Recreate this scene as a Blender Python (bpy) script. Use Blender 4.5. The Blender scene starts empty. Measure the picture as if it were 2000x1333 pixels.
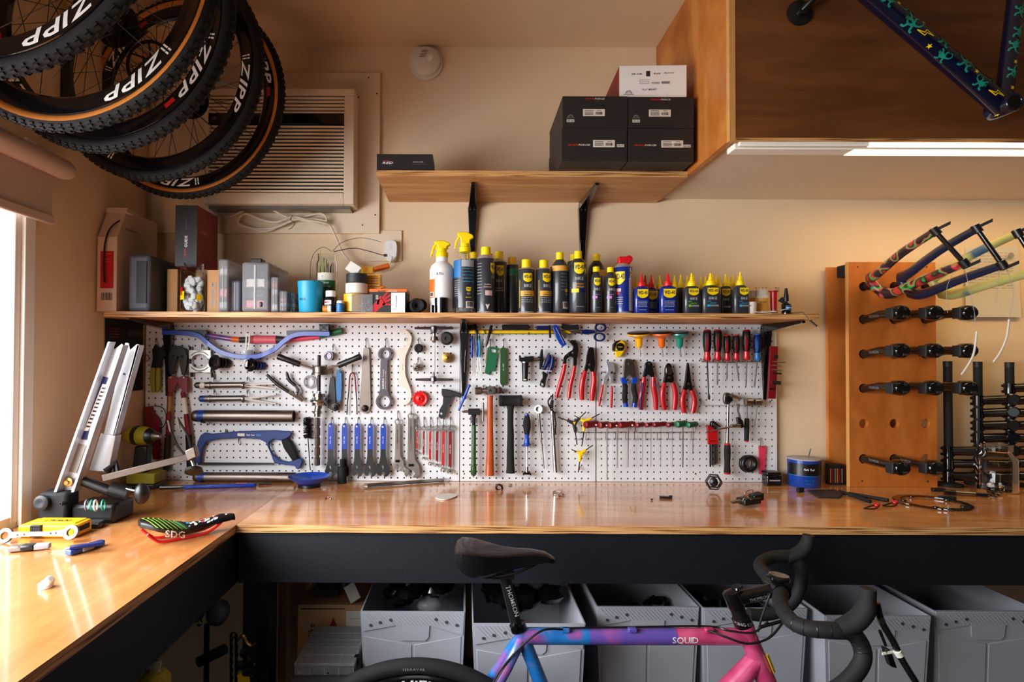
import bpy, bmesh, math, random
from mathutils import Vector as V, Matrix, geometry
PI = math.pi
R = random.Random(7)
sc = bpy.context.scene
COL = sc.collection
# ---------------------------------------------------------------- camera
F, CX, CY, H, PITCH, ROLL = 1158.0, 912.0, 683.0, 1.392, 0.0164, 0.0035
MC = (Matrix.Rotation(PI/2+PITCH, 3, 'X') @ Matrix.Rotation(ROLL, 3, 'Z'))
cd = bpy.data.cameras.new('camera'); cam = bpy.data.objects.new('camera', cd); COL.objects.link(cam)
cd.sensor_width = 36; cd.lens = F/2000*36; cd.shift_x = (1000-CX)/2000; cd.shift_y = (CY-666.5)/2000
cd.clip_start = .05
cam.matrix_world = Matrix.Translation((0, 0, H)) @ MC.to_4x4()
sc.camera = cam
# ---------------------------------------------------------------- world, lights, exposure
sc.view_settings.view_transform = 'Standard'; sc.view_settings.look = 'None'
sc.view_settings.gamma = 1; sc.view_settings.use_curve_mapping = False
sc.view_settings.exposure = -0.22
w = bpy.data.worlds.new('world'); sc.world = w; w.use_nodes = True
bg = w.node_tree.nodes['Background']; bg.inputs[0].default_value = (.93, .97, 1.0, 1); bg.inputs[1].default_value = 3.0
_t = w.node_tree; _c = _t.nodes.new('ShaderNodeTexCoord'); _s = _t.nodes.new('ShaderNodeSeparateXYZ'); _r = _t.nodes.new('ShaderNodeMapRange')
_r.inputs['From Min'].default_value = -.12; _r.inputs['From Max'].default_value = .05; _r.inputs['To Min'].default_value = 1.35; _r.inputs['To Max'].default_value = 1.9
_t.links.new(_c.outputs['Generated'], _s.inputs[0]); _t.links.new(_s.outputs['Z'], _r.inputs['Value']); _t.links.new(_r.outputs[0], bg.inputs[1])
def area(name, loc, look, sx, sy, power, col, portal=False, spread=PI):
    l = bpy.data.lights.new(name, 'AREA'); l.shape = 'RECTANGLE'; l.size = sx; l.size_y = sy; l.energy = power; l.color = col; l.spread = spread
    if portal: l.cycles.is_portal = True
    o = bpy.data.objects.new(name, l); COL.objects.link(o); o.location = loc
    o.rotation_euler = (V(look)-V(loc)).to_track_quat('-Z', 'Y').to_euler()
    return o
area('window_portal', (-1.31, .62, 1.46), (0, .62, 1.46), 2.04, 1.04, 1, (1, 1, 1), True)
area('doorway_portal', (-.45, -2.9, 1.05), (-.45, 0, 1.05), .7, 2.1, 1, (1, 1, 1), True)
area('window_daylight', (-1.34, .62, 1.46), (0, 1.05, .75), 2.0, .8, 84, (.95, .97, 1.0), False, 2.5)
area('ceiling_lamp', (-.1, -.9, 2.56), (-.1, -.4, 0), .5, .5, 1.5, (1.0, .74, .46))
# ---------------------------------------------------------------- key planes
YB, YW, YS, YC = 2.298, 2.318, 1.986, 1.688      # pegboard face, wall, shelf front, counter front
ZC, ZS, ZU, XL = 0.92, 1.548, 2.027, -1.252      # counter top, shelf top, upper shelf top, left wall
ZCEIL = 2.624
def ray(px, py):
    return MC @ V(((px-CX)/F, -(py-CY)/F, -1))
def at(px, py, Y):
    d = ray(px, py); return V((0, 0, H)) + d*(Y/d.y)
def onz(px, py, z=ZC):
    d = ray(px, py); return V((0, 0, H)) + d*((z-H)/d.z)
def B(px, py, off=0.0):
    return at(px, py, YB-off)
def S(off=0.0, Y=None):                      # metres per photo pixel at a depth
    return ((YB-off) if Y is None else Y)/F
# ---------------------------------------------------------------- materials
def lin(c):
    return tuple(((x/255)/12.92 if x/255 <= .04045 else ((x/255+.055)/1.055)**2.4) for x in c)
MATS = {}
def nt(m):
    m.use_nodes = True; t = m.node_tree; return t, t.nodes['Principled BSDF']
def lnk(t, a, b): t.links.new(a, b)
def pm(name, rgb, rough=.5, metal=0, trans=0, coat=0, alpha=1, var=.12, vs=60, bump=0, bs=300, ior=1.45, emit=0):
    m = bpy.data.materials.new(name); t, b = nt(m); c = lin(rgb)
    b.inputs['Roughness'].default_value = rough; b.inputs['Metallic'].default_value = metal
    b.inputs['Transmission Weight'].default_value = trans; b.inputs['IOR'].default_value = ior
    b.inputs['Coat Weight'].default_value = coat; b.inputs['Alpha'].default_value = alpha
    b.inputs['Base Color'].default_value = (*c, 1)
    if emit: b.inputs['Emission Color'].default_value = (*c, 1); b.inputs['Emission Strength'].default_value = emit
    tc = t.nodes.new('ShaderNodeTexCoord')
    if var:
        n = t.nodes.new('ShaderNodeTexNoise'); n.inputs['Scale'].default_value = vs; n.inputs['Detail'].default_value = 4
        r = t.nodes.new('ShaderNodeMix'); r.data_type = 'RGBA'
        r.inputs[6].default_value = (*[x*(1-var) for x in c], 1); r.inputs[7].default_value = (*[min(1, x*(1+var)) for x in c], 1)
        lnk(t, tc.outputs['Object'], n.inputs['Vector']); lnk(t, n.outputs['Fac'], r.inputs[0]); lnk(t, r.outputs[2], b.inputs['Base Color'])
    if bump:
        n2 = t.nodes.new('ShaderNodeTexNoise'); n2.inputs['Scale'].default_value = bs; n2.inputs['Detail'].default_value = 3
        bp = t.nodes.new('ShaderNodeBump'); bp.inputs['Strength'].default_value = bump; bp.inputs['Distance'].default_value = .002
        lnk(t, tc.outputs['Object'], n2.inputs['Vector']); lnk(t, n2.outputs['Fac'], bp.inputs['Height']); lnk(t, bp.outputs[0], b.inputs['Normal'])
    MATS[name] = m; return m
def ramp(t, fac, stops):
    r = t.nodes.new('ShaderNodeValToRGB'); e = r.color_ramp.elements
    while len(e) < len(stops): e.new(.5)
    for i, (p, c) in enumerate(stops): e[i].position = p; e[i].color = (*lin(c), 1)
    lnk(t, fac, r.inputs[0]); return r
def wood(name, dark, mid, light, scale=(1.2, 9, 9), rough=.3, coat=0, knots=False, bump=.05):
    m = bpy.data.materials.new(name); t, b = nt(m)
    tc = t.nodes.new('ShaderNodeTexCoord'); mp = t.nodes.new('ShaderNodeMapping'); mp.inputs['Scale'].default_value = scale
    n = t.nodes.new('ShaderNodeTexNoise'); n.inputs['Scale'].default_value = 1.6; n.inputs['Detail'].default_value = 5; n.inputs['Distortion'].default_value = 1.3
    n2 = t.nodes.new('ShaderNodeTexNoise'); n2.inputs['Scale'].default_value = 14; n2.inputs['Detail'].default_value = 3
    lnk(t, tc.outputs['Object'], mp.inputs[0]); lnk(t, mp.outputs[0], n.inputs['Vector']); lnk(t, mp.outputs[0], n2.inputs['Vector'])
    ad = t.nodes.new('ShaderNodeMath'); ad.operation = 'MULTIPLY_ADD'; ad.inputs[1].default_value = .22
    lnk(t, n2.outputs['Fac'], ad.inputs[0]); lnk(t, n.outputs['Fac'], ad.inputs[2])
    r = ramp(t, ad.outputs[0], [(.42, dark), (.60, mid), (.76, light)])
    lnk(t, r.outputs[0], b.inputs['Base Color'])
    n3 = t.nodes.new('ShaderNodeTexNoise'); n3.inputs['Scale'].default_value = 3.5; n3.inputs['Detail'].default_value = 2
    lnk(t, tc.outputs['Object'], n3.inputs['Vector'])
    mr = t.nodes.new('ShaderNodeMapRange'); mr.inputs['To Min'].default_value = rough*.7; mr.inputs['To Max'].default_value = rough*1.3
    lnk(t, n3.outputs['Fac'], mr.inputs['Value']); lnk(t, mr.outputs[0], b.inputs['Roughness'])
    b.inputs['Coat Weight'].default_value = coat; b.inputs['Coat Roughness'].default_value = .09
    bp = t.nodes.new('ShaderNodeBump'); bp.inputs['Strength'].default_value = bump; bp.inputs['Distance'].default_value = .004
    lnk(t, n3.outputs['Fac'], bp.inputs['Height']); lnk(t, bp.outputs[0], b.inputs['Normal']); lnk(t, bp.outputs[0], b.inputs['Coat Normal'])
    MATS[name] = m; return m
def plyedge(name, a, c, n=7):
    m = bpy.data.materials.new(name); t, b = nt(m)
    tc = t.nodes.new('ShaderNodeTexCoord'); mp = t.nodes.new('ShaderNodeMapping'); mp.inputs['Scale'].default_value = (6, 6, 330)
    wv = t.nodes.new('ShaderNodeTexNoise'); wv.inputs['Scale'].default_value = 1.0; wv.inputs['Detail'].default_value = 1
    lnk(t, tc.outputs['Object'], mp.inputs[0]); lnk(t, mp.outputs[0], wv.inputs['Vector'])
    r = ramp(t, wv.outputs['Fac'], [(.34, (95, 52, 20)), (.44, a), (.6, c)])
    lnk(t, r.outputs[0], b.inputs['Base Color']); b.inputs['Roughness'].default_value = .5
    MATS[name] = m
def twotone(name, stops, scale=20, detail=1, rough=.3, coat=.4, vscale=(1, 1, 1)):
    m = bpy.data.materials.new(name); t, b = nt(m)
    tc = t.nodes.new('ShaderNodeTexCoord'); mp = t.nodes.new('ShaderNodeMapping'); mp.inputs['Scale'].default_value = vscale
    n = t.nodes.new('ShaderNodeTexNoise'); n.inputs['Scale'].default_value = scale; n.inputs['Detail'].default_value = detail
    lnk(t, tc.outputs['Object'], mp.inputs[0]); lnk(t, mp.outputs[0], n.inputs['Vector'])
    r = ramp(t, n.outputs['Fac'], stops); lnk(t, r.outputs[0], b.inputs['Base Color'])
    b.inputs['Roughness'].default_value = rough; b.inputs['Coat Weight'].default_value = coat
    MATS[name] = m; return m
pm('wall', (230, 203, 168), .85, var=.03, vs=6, bump=.12, bs=160)
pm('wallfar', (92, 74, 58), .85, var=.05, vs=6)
pm('ceil', (224, 196, 160), .9, var=.03, vs=5, bump=.1, bs=120)
pm('panelwhite', (230, 210, 182), .75, var=.03, vs=8)
pm('concrete', (46, 42, 40), .8, var=.2, vs=5)
pm('board', (222, 222, 223), .55, var=.02, vs=30)
pm('boardedge', (150, 110, 72), .8)
pm('navy', (13, 16, 23), .55, var=.15, vs=20, bump=.2, bs=90)
pm('frame_white', (235, 232, 225), .5, var=.03)
pm('blind', (196, 172, 160), .8, var=.04, vs=90)
wood('plytop', (196, 124, 66), (214, 148, 86), (226, 170, 112), (1.0, 5, 5), .2, .8, bump=.10)
wood('plytop_left', (164, 100, 52), (182, 118, 64), (198, 138, 82), (5, 1.0, 5), .24, .6, bump=.10)
wood('plyshelf', (176, 116, 60), (196, 138, 78), (214, 160, 98), (1.2, 9, 9), .5)
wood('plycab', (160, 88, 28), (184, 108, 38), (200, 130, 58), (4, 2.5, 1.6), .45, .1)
wood('plycab_shaded', (92, 50, 18), (108, 60, 22), (122, 70, 28), (1.0, 6, 6), .5)  # same plywood as plycab, the cabinet front's shade put into its colour
wood('plyrack', (170, 92, 30), (188, 106, 40), (200, 124, 56), (3, 3, 1.2), .5)
plyedge('edge', (186, 130, 74), (218, 168, 108))
pm('metal', (150, 145, 140), .32, 1, var=.1); pm('chrome', (176, 174, 172), .24, 1, var=.05); pm('brushed', (128, 118, 110), .4, 1, var=.12)
pm('steel_dark', (52, 48, 47), .38, .9, var=.15); pm('gunmetal', (92, 86, 92), .35, .9); pm('brass', (180, 140, 80), .35, 1)
pm('silverpaint', (190, 190, 194), .35, .6); pm('screwzinc', (150, 140, 130), .4, 1)
pm('blk', (12, 12, 14), .4, coat=.15); pm('blkmatte', (16, 16, 17), .75); pm('blkgloss', (12, 12, 14), .16, coat=.5); pm('rubber', (17, 16, 16), .8, bump=.4, bs=500)
pm('dgrey', (36, 38, 42), .5); pm('grey', (108, 110, 118), .5); pm('lgrey', (168, 168, 172), .5); pm('casegrey', (92, 96, 106), .55)
pm('blue', (12, 60, 146), .32, coat=.3); pm('pblue', (10, 62, 168), .35, coat=.3); pm('lblue', (36, 108, 168), .4); pm('dblue', (14, 28, 88), .35); pm('sawblue', (10, 44, 112), .4)
pm('red', (184, 18, 26), .35, coat=.3); pm('dred', (120, 16, 22), .4); pm('brightred', (214, 24, 30), .35); pm('magenta', (214, 60, 90), .4); pm('pink', (214, 96, 110), .5)
pm('orange', (226, 104, 20), .4); pm('yellow', (240, 200, 10), .4); pm('dewalt', (244, 178, 12), .4, coat=.1); pm('olive', (150, 140, 30), .5); pm('handleyel', (244, 176, 22), .35, coat=.3)
pm('green', (22, 100, 60), .4); pm('teal', (20, 132, 112), .35, coat=.3); pm('dgreen', (38, 78, 34), .4, coat=.2); pm('tealcup', (30, 150, 190), .4); pm('lime', (150, 200, 60), .5)
pm('white', (236, 234, 230), .45, var=.03); pm('offwhite', (222, 214, 200), .5, var=.04); pm('paper', (214, 204, 190), .8, var=.03); pm('ink', (30, 28, 34), .7); pm('inkgrey', (130, 126, 124), .7)
pm('carton', (206, 178, 158), .8, var=.05); pm('edgeplain', (206, 150, 86), .5, var=.15, vs=40); pm('cardboard', (186, 140, 96), .85, var=.06); pm('cordwhite', (226, 208, 186), .55)
pm('wooden', (176, 78, 30), .3, coat=.4, var=.2, vs=25); pm('gum', (196, 120, 48), .55); pm('barpale', (214, 210, 200), .4)
pm('canDark', (48, 50, 55), .32, coat=.3, var=.04); pm('canBlue', (16, 40, 128), .28, coat=.4, var=.04); pm('wdYellow', (250, 214, 0), .4, var=.03); pm('wdBlue', (20, 24, 84), .5, var=0)
pm('lineGold', (220, 160, 60), .5); pm('linePink', (214, 170, 170), .5); pm('lineLilac', (190, 130, 200), .5); pm('lineGreen', (120, 200, 40), .5); pm('lineCyan', (50, 170, 220), .5)
pm('boxblack', (34, 31, 31), .5, var=.08); pm('boxred', (128, 28, 26), .55)
pm('clear', (240, 244, 246), .08, trans=1, ior=1.15, var=0); pm('glass', (250, 252, 252), .02, trans=1, ior=1.3, var=0); pm('frost', (226, 230, 236), .3, trans=.8, ior=1.2, var=.03)
pm('smokeclear', (190, 192, 196), .2, trans=.75, ior=1.2, var=0); pm('amber', (226, 150, 60), .25, trans=.3)
pm('bin', (166, 169, 178), .5, var=.04, vs=12); pm('binhole', (60, 62, 66), .7)
pm('lamp', (255, 240, 212), .5, emit=2.2, var=0)
pm('skyglow', (232, 242, 255), .5, emit=3.2, var=0)
pm('barwhite', (255, 250, 235), .5, var=0)
twotone('splash', [(.0, (20, 16, 22)), (.47, (34, 26, 40)), (.50, (200, 40, 60)), (.57, (60, 180, 90)), (.63, (24, 18, 26)), (.75, (190, 50, 50))], 24, 0)
twotone('bikepaint', [(.30, (20, 86, 160)), (.50, (34, 110, 176)), (.60, (120, 80, 150)), (.75, (180, 80, 130))], 16, 4)
twotone('bikepink', [(.3, (166, 48, 90)), (.5, (186, 64, 106)), (.75, (206, 90, 128))], 20, 4)
twotone('bikepurple', [(.3, (60, 74, 160)), (.5, (96, 70, 150)), (.7, (150, 76, 140))], 16, 4)
# ---------------------------------------------------------------- mesh builder
class MB:
    def __init__(s, mat='grey'):
        s.v = []; s.f = []; s.m = []; s.names = [mat]; s.c = 0
    def use(s, mat):
        if mat not in s.names: s.names.append(mat)
        s.c = s.names.index(mat); return s
    def add(s, vs, fs):
        n = len(s.v); s.v += [V(p) for p in vs]
        for f in fs: s.f.append([i+n for i in f]); s.m.append(s.c)
        return s
    def hexa(s, p):                       # 8 corners: bottom ring then top ring
        return s.add(p, [(3, 2, 1, 0), (4, 5, 6, 7), (0, 1, 5, 4), (1, 2, 6, 5), (2, 3, 7, 6), (3, 0, 4, 7)])
    def box(s, x0, x1, y0, y1, z0, z1):
        return s.hexa([(x0, y0, z0), (x1, y0, z0), (x1, y1, z0), (x0, y1, z0), (x0, y0, z1), (x1, y0, z1), (x1, y1, z1), (x0, y1, z1)])
    def obox(s, c, u, v, w):              # centre and three half-axis vectors
        c, u, v, w = V(c), V(u), V(v), V(w)
        return s.hexa([c-u-v-w, c+u-v-w, c+u+v-w, c-u+v-w, c-u-v+w, c+u-v+w, c+u+v+w, c-u+v+w])
    def prism(s, pts, ext, holes=()):     # planar outline extruded along ext
        pts = [V(p) for p in pts]; ext = V(ext); holes = [[V(p) for p in h] for h in holes]
        loops = [pts]+holes; allp = [p for l in loops for p in l]; n = len(allp)
        if holes:
            tr = geometry.tessellate_polygon(loops)
            fs = [tuple(t) for t in tr]+[tuple(i+n for i in reversed(t)) for t in tr]
        else:
            fs = [tuple(range(n)), tuple(reversed(range(n, 2*n)))]
        k = 0
        for l in loops:
            m = len(l)
            for i in range(m):
                a, b = k+i, k+(i+1) % m; fs.append((b, a, a+n, b+n))
            k += m
        return s.add(allp+[p+ext for p in allp], fs)
    def tube(s, pts, r, n=8, closed=False, cap=True, sq=None):
        pts = [V(p) for p in pts]; k = len(pts)
        rs = r if isinstance(r, (list, tuple)) else [r]*k
        vs = []; up = None
        for i, p in enumerate(pts):
            a = pts[(i-1) % k] if (closed or i) else p; b = pts[(i+1) % k] if (closed or i < k-1) else p
            d = (b-a); d = d.normalized() if d.length > 1e-9 else V((0, 0, 1))
            if up is None:
                up = V((0, 0, 1)) if abs(d.z) < .9 else V((0, 1, 0))
            x = d.cross(up)
            x = x.normalized() if x.length > 1e-6 else V((1, 0, 0)); up = x.cross(d).normalized()
            for j in range(n):
                t = 2*PI*j/n; ry = rs[i]*(sq or 1)
                vs.append(p+x*(math.cos(t)*rs[i])+up*(math.sin(t)*ry))
        fs = []
        for i in range(k if closed else k-1):
            for j in range(n):
                a = i*n+j; b = i*n+(j+1) % n; c = ((i+1) % k)*n+(j+1) % n; e = ((i+1) % k)*n+j
                fs.append((a, b, c, e))
        if cap and not closed: fs += [tuple(reversed(range(n))), tuple(range((k-1)*n, k*n))]
        return s.add(vs, fs)
    def lathe(s, o, d, prof, n=20, closed=False):     # prof: (distance along d, radius)
        o, d = V(o), V(d).normalized(); a = V((0, 0, 1)) if abs(d.z) < .9 else V((1, 0, 0))
        x = d.cross(a).normalized(); y = x.cross(d).normalized()
        vs = [o+d*h+(x*math.cos(2*PI*j/n)+y*math.sin(2*PI*j/n))*max(r, 1e-5) for h, r in prof for j in range(n)]
        k = len(prof); fs = []
        for i in range(k-1 if not closed else k):
            for j in range(n):
                i2 = (i+1) % k; fs.append((i*n+j, i*n+(j+1) % n, i2*n+(j+1) % n, i2*n+j))
        if not closed: fs += [tuple(reversed(range(n))), tuple(range((k-1)*n, k*n))]
        return s.add(vs, fs)
    def ball(s, c, r, sc_=(1, 1, 1), n=14):
        c = V(c); vs = []; fs = []; m = n//2
        for i in range(m+1):
            t = PI*i/m
            for j in range(n):
                a = 2*PI*j/n
                vs.append(c+V((math.sin(t)*math.cos(a)*sc_[0]*r, math.sin(t)*math.sin(a)*sc_[1]*r, math.cos(t)*sc_[2]*r)))
        for i in range(m):
            for j in range(n): fs.append((i*n+j, (i+1)*n+j, (i+1)*n+(j+1) % n, i*n+(j+1) % n))
        return s.add(vs, fs)
    def torus(s, c, nrm, RR, r, n=28, k=8, a0=0, a1=2*PI):
        c, d = V(c), V(nrm).normalized(); a = V((0, 0, 1)) if abs(d.z) < .9 else V((1, 0, 0))
        x = a.cross(d).normalized(); y = d.cross(x)
        full = abs(a1-a0-2*PI) < 1e-6; m = n if full else n+1
        return s.tube([c+(x*math.cos(a0+(a1-a0)*i/n)+y*math.sin(a0+(a1-a0)*i/n))*RR for i in range(m)], r, k, closed=full)
    def quad(s, a, b, c, d): return s.add([a, b, c, d], [(0, 1, 2, 3)])
    def loft(s, rings, cap=True):
        n = len(rings[0]); k = len(rings); fs = []
        for i in range(k-1):
            for j in range(n): fs.append((i*n+j, i*n+(j+1) % n, (i+1)*n+(j+1) % n, (i+1)*n+j))
        if cap: fs += [tuple(reversed(range(n))), tuple(range((k-1)*n, k*n))]
        return s.add([p for r in rings for p in r], fs)
    def build(s, name, base, parent=None, bevel=0, ang=38):
        me = bpy.data.meshes.new(name); base = V(base)
        me.from_pydata([tuple(p-base) for p in s.v], [], s.f)
        for n in s.names: me.materials.append(MATS[n])
        me.polygons.foreach_set('material_index', s.m)
        me.polygons.foreach_set('use_smooth', [True]*len(s.f))
        me.validate(); me.update()
        me.set_sharp_from_angle(angle=math.radians(ang))
        o = bpy.data.objects.new(name, me); COL.objects.link(o)
        if parent: o.parent = parent
        if bevel:
            b = o.modifiers.new('bevel', 'BEVEL'); b.width = bevel; b.segments = 2; b.limit_method = 'ANGLE'; b.angle_limit = math.radians(40); b.use_clamp_overlap = True
        return o
def bounds(mbs):
    ps = [p for m in mbs for p in m.v]
    return V([min(p[i] for p in ps) for i in range(3)]), V([max(p[i] for p in ps) for i in range(3)])
def base_of(mbs):
    lo, hi = bounds(mbs); return V(((lo.x+hi.x)/2, (lo.y+hi.y)/2, lo.z))
def tag(o, label, cat, group=None, kind=None):
    if label: o['label'] = label
    if cat: o['category'] = cat
    if group: o['group'] = group
    if kind: o['kind'] = kind
    return o
class T:                                    # a thing with parts
    def __init__(s, name, label, cat, group=None):
        s.name, s.label, s.cat, s.group, s.p = name, label, cat, group, []
    def add(s, name, mb, sub=None, bevel=0, label=None):
        s.p.append((name, mb, sub, bevel, label)); return len(s.p)-1
    def done(s):
        b = base_of([q[1] for q in s.p]); e = bpy.data.objects.new(s.name, None); COL.objects.link(e)
        e.location = b; e.empty_display_size = .02; tag(e, s.label, s.cat, s.group)
        obs = []
        for name, mb, sub, bev, label in s.p:
            o = mb.build(name, b, e if sub is None else obs[sub], bev)
            if label: o['label'] = label
            obs.append(o)
        return e
def one(name, mb, label, cat, group=None, bevel=0, kind=None):
    b = base_of([mb]); o = mb.build(name, b, None, bevel); o.location = b
    return tag(o, label, cat, group, kind)
def struct(name, mb, bevel=0):
    o = mb.build(name, (0, 0, 0), None, bevel); o['kind'] = 'structure'; return o
# ---------------------------------------------------------------- lettering
GL = {}
def glyph(ch, bold):
    if (ch, bold) in GL: return GL[ch, bold]
    c = bpy.data.curves.new('g', 'FONT'); c.body = ch; c.size = 1.0; c.resolution_u = 2
    if bold: c.offset = .022
    o = bpy.data.objects.new('g', c); tmp.objects.link(o)
    bpy.context.view_layer.update(); dg = bpy.context.evaluated_depsgraph_get()
    me = bpy.data.meshes.new_from_object(o.evaluated_get(dg))
    bm = bmesh.new(); bm.from_mesh(me)
    for _ in range(3):
        bmesh.ops.triangulate(bm, faces=bm.faces[:]); ed = [e for e in bm.edges if e.calc_length() > .2]
        if not ed: break
        bmesh.ops.subdivide_edges(bm, edges=ed, cuts=1)
    bmesh.ops.triangulate(bm, faces=bm.faces[:]); bm.to_mesh(me); bm.free()
    vs = [(v.co.x, v.co.y) for v in me.vertices]; fs = [tuple(p.vertices) for p in me.polygons]
    x0 = min([v[0] for v in vs], default=0); x1 = max([v[0] for v in vs], default=.3)
    GL[ch, bold] = ([(x-x0, y) for x, y in vs], fs, x1-x0)
    bpy.data.objects.remove(o); bpy.data.curves.remove(c); bpy.data.meshes.remove(me)
    return GL[ch, bold]
tmp = COL
_used = 'ABCDEFGHIJKLMNOPQRSTUVWXYZabcdefghijklmnopqrstuvwxyz0123456789-.&$@:/'
for _b in (0, 1):
    for _c in _used: glyph(_c, _b)
def text(mb, st, fn, h, w=None, bold=1, cx=0, cy=0, shear=0, mat=None, gap=.09):
    """lettering h metres high centred at (cx, cy) of the surface map fn(x, y)"""
    if mat: mb.use(mat)
    x = 0; parts = []
    for ch in st:
        if ch == ' ': x += .32; continue
        vs, fs, wd = glyph(ch, bold); parts.append((x, vs, fs)); x += wd+gap
    x -= gap; k = h/.72; kx = k if w is None else w/max(x, .01)
    for ox, vs, fs in parts:
        mb.add([fn(cx+(px+ox-x/2+shear*(py-.36))*kx, cy+(py-.36)*k) for px, py in vs], fs)
    return mb
def plane(o, u, v, lift=.0006):
    o, u, v = V(o), V(u).normalized(), V(v).normalized(); n = u.cross(v)*lift
    return lambda x, y: o+u*x+v*y+n
def cyl(cx, cy, z0, r, a0=0, lift=.0006):            # label map round a standing cylinder, facing -Y
    return lambda x, y: V((cx+(r+lift)*math.sin(a0+x/r), cy-(r+lift)*math.cos(a0+x/r), z0+y))
def band(mb, fn, x0, x1, lo, hi, n=6, mat=None):
    """a printed patch between lo(t) and hi(t)"""
    if mat: mb.use(mat)
    f = lambda q, t: q(t) if callable(q) else q
    vs = []
    for i in range(n+1):
        t = i/n; x = x0+(x1-x0)*t; vs += [fn(x, f(lo, t)), fn(x, f(hi, t))]
    return mb.add(vs, [(2*i, 2*i+2, 2*i+3, 2*i+1) for i in range(n)])
def lines(mb, fn, x0, x1, ys, h, mat, seed=0):        # rows of small print
    r = random.Random(seed); mb.use(mat)
    for y in ys:
        x = x0
        while x < x1:
            l = (x1-x0)*r.uniform(.08, .22); band(mb, fn, x, min(x+l, x1), y, y+h, 1); x += l+(x1-x0)*.04
def bars(mb, fn, x0, x1, y0, y1, mat='ink', seed=3):
    r = random.Random(seed); mb.use(mat); x = x0
    while x < x1:
        l = (x1-x0)*r.uniform(.03, .08); band(mb, fn, x, min(x+l, x1), y0, y1, 1); x += l+(x1-x0)*r.uniform(.03, .07)
def shield(mb, fn, cx, cy, wd, hg):                    # yellow shield with the letters WD-40
    band(mb, fn, cx-wd/2, cx+wd/2, lambda t: cy-hg/2+hg*.30*abs(2*t-1)**2.2, cy+hg/2, 10, 'wdYellow')
    f2 = lambda x, y: fn(x, y)+(fn(x, y)-fn(x, y+.0))*0
    text(mb, 'WD-40', lift2(fn), hg*.40, wd*.86, 1, cx, cy+hg*.12, mat='wdBlue')
def lift2(fn, e=.0005):
    def g(x, y):
        a, b, c = fn(x, y), fn(x+.001, y), fn(x, y+.001)
        return a+(b-a).cross(c-a).normalized()*e
    return g
def smooth(pts, n=5, closed=False):                   # Catmull-Rom through the points
    P = [V(p) if len(p) == 3 else V((p[0], p[1], 0)) for p in pts]; k = len(P); out = []
    for i in range(k if closed else k-1):
        g = (lambda j: P[j % k]) if closed else (lambda j: P[max(0, min(k-1, j))])
        p0, p1, p2, p3 = g(i-1), g(i), g(i+1), g(i+2)
        for j in range(n):
            t = j/n
            out.append(.5*((2*p1)+(p2-p0)*t+(2*p0-5*p1+4*p2-p3)*t*t+(3*p1-p0-3*p2+p3)*t**3))
    if not closed: out.append(P[-1])
    return out
# pegboard-plane helpers: coordinates are the photo's pixels measured on the board, offsets in metres from it
def pl(mb, pts, off, th, holes=(), mat=None, sm=0):
    if mat: mb.use(mat)
    if sm: pts = smooth(pts, sm, True)
    return mb.prism([B(p[0], p[1], off+th) for p in pts], (0, th, 0), [[B(p[0], p[1], off+th) for p in h] for h in holes])
def rd(mb, pts, r, off=.01, mat=None, n=8, sm=0, sq=None):
    if mat: mb.use(mat)
    P = [(p[0], p[1], p[2] if len(p) > 2 else off) for p in pts]
    if sm:
        k = len(P); P = smooth(P, sm)
        if isinstance(r, (list, tuple)):
            rr = []
            for i in range(len(P)):
                t = i/(len(P)-1)*(k-1); a = int(t); b = min(a+1, k-1); rr.append(r[a]+(r[b]-r[a])*(t-a))
            r = rr
    s = S(off)
    return mb.tube([B(x, y, o) for x, y, o in P], [q*s for q in r] if isinstance(r, (list, tuple)) else r*s, n, sq=sq)
def lp(mb, p0, p1, prof, off=.012, mat=None, n=16):
    if mat: mb.use(mat)
    a = B(p0[0], p0[1], p0[2] if len(p0) > 2 else off); b = B(p1[0], p1[1], p1[2] if len(p1) > 2 else off)
    L = (b-a).length; s = S(off)
    return mb.lathe(a, b-a, [(t*L, r*s) for t, r in prof], n)
def ring(cx, cy, r, n=18, ry=None): return [(cx+r*math.cos(2*PI*i/n), cy+(ry or r)*math.sin(2*PI*i/n)) for i in range(n)]
def bplane(px, py, off, ang=0, lift=.0004):            # lettering plane parallel to the board
    a = math.radians(ang); return plane(B(px, py, off), (math.cos(a), 0, math.sin(a)), (-math.sin(a), 0, math.cos(a)), lift)
def hook(px, py, what, ln=10, off=.0, dx=0):
    mb = MB('metal')
    rd(mb, [(px, py, -.004), (px, py, .006), (px+dx*.5, py+ln*.5, .010), (px+dx, py+ln, .012), (px+dx, py+ln+1, .024), (px+dx, py+ln-3, .029)], .9, n=6)
    one('peg_hook', mb, 'bent wire peg hook holding '+what, 'hook', 'wire hooks in the pegboard holes')
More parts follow.
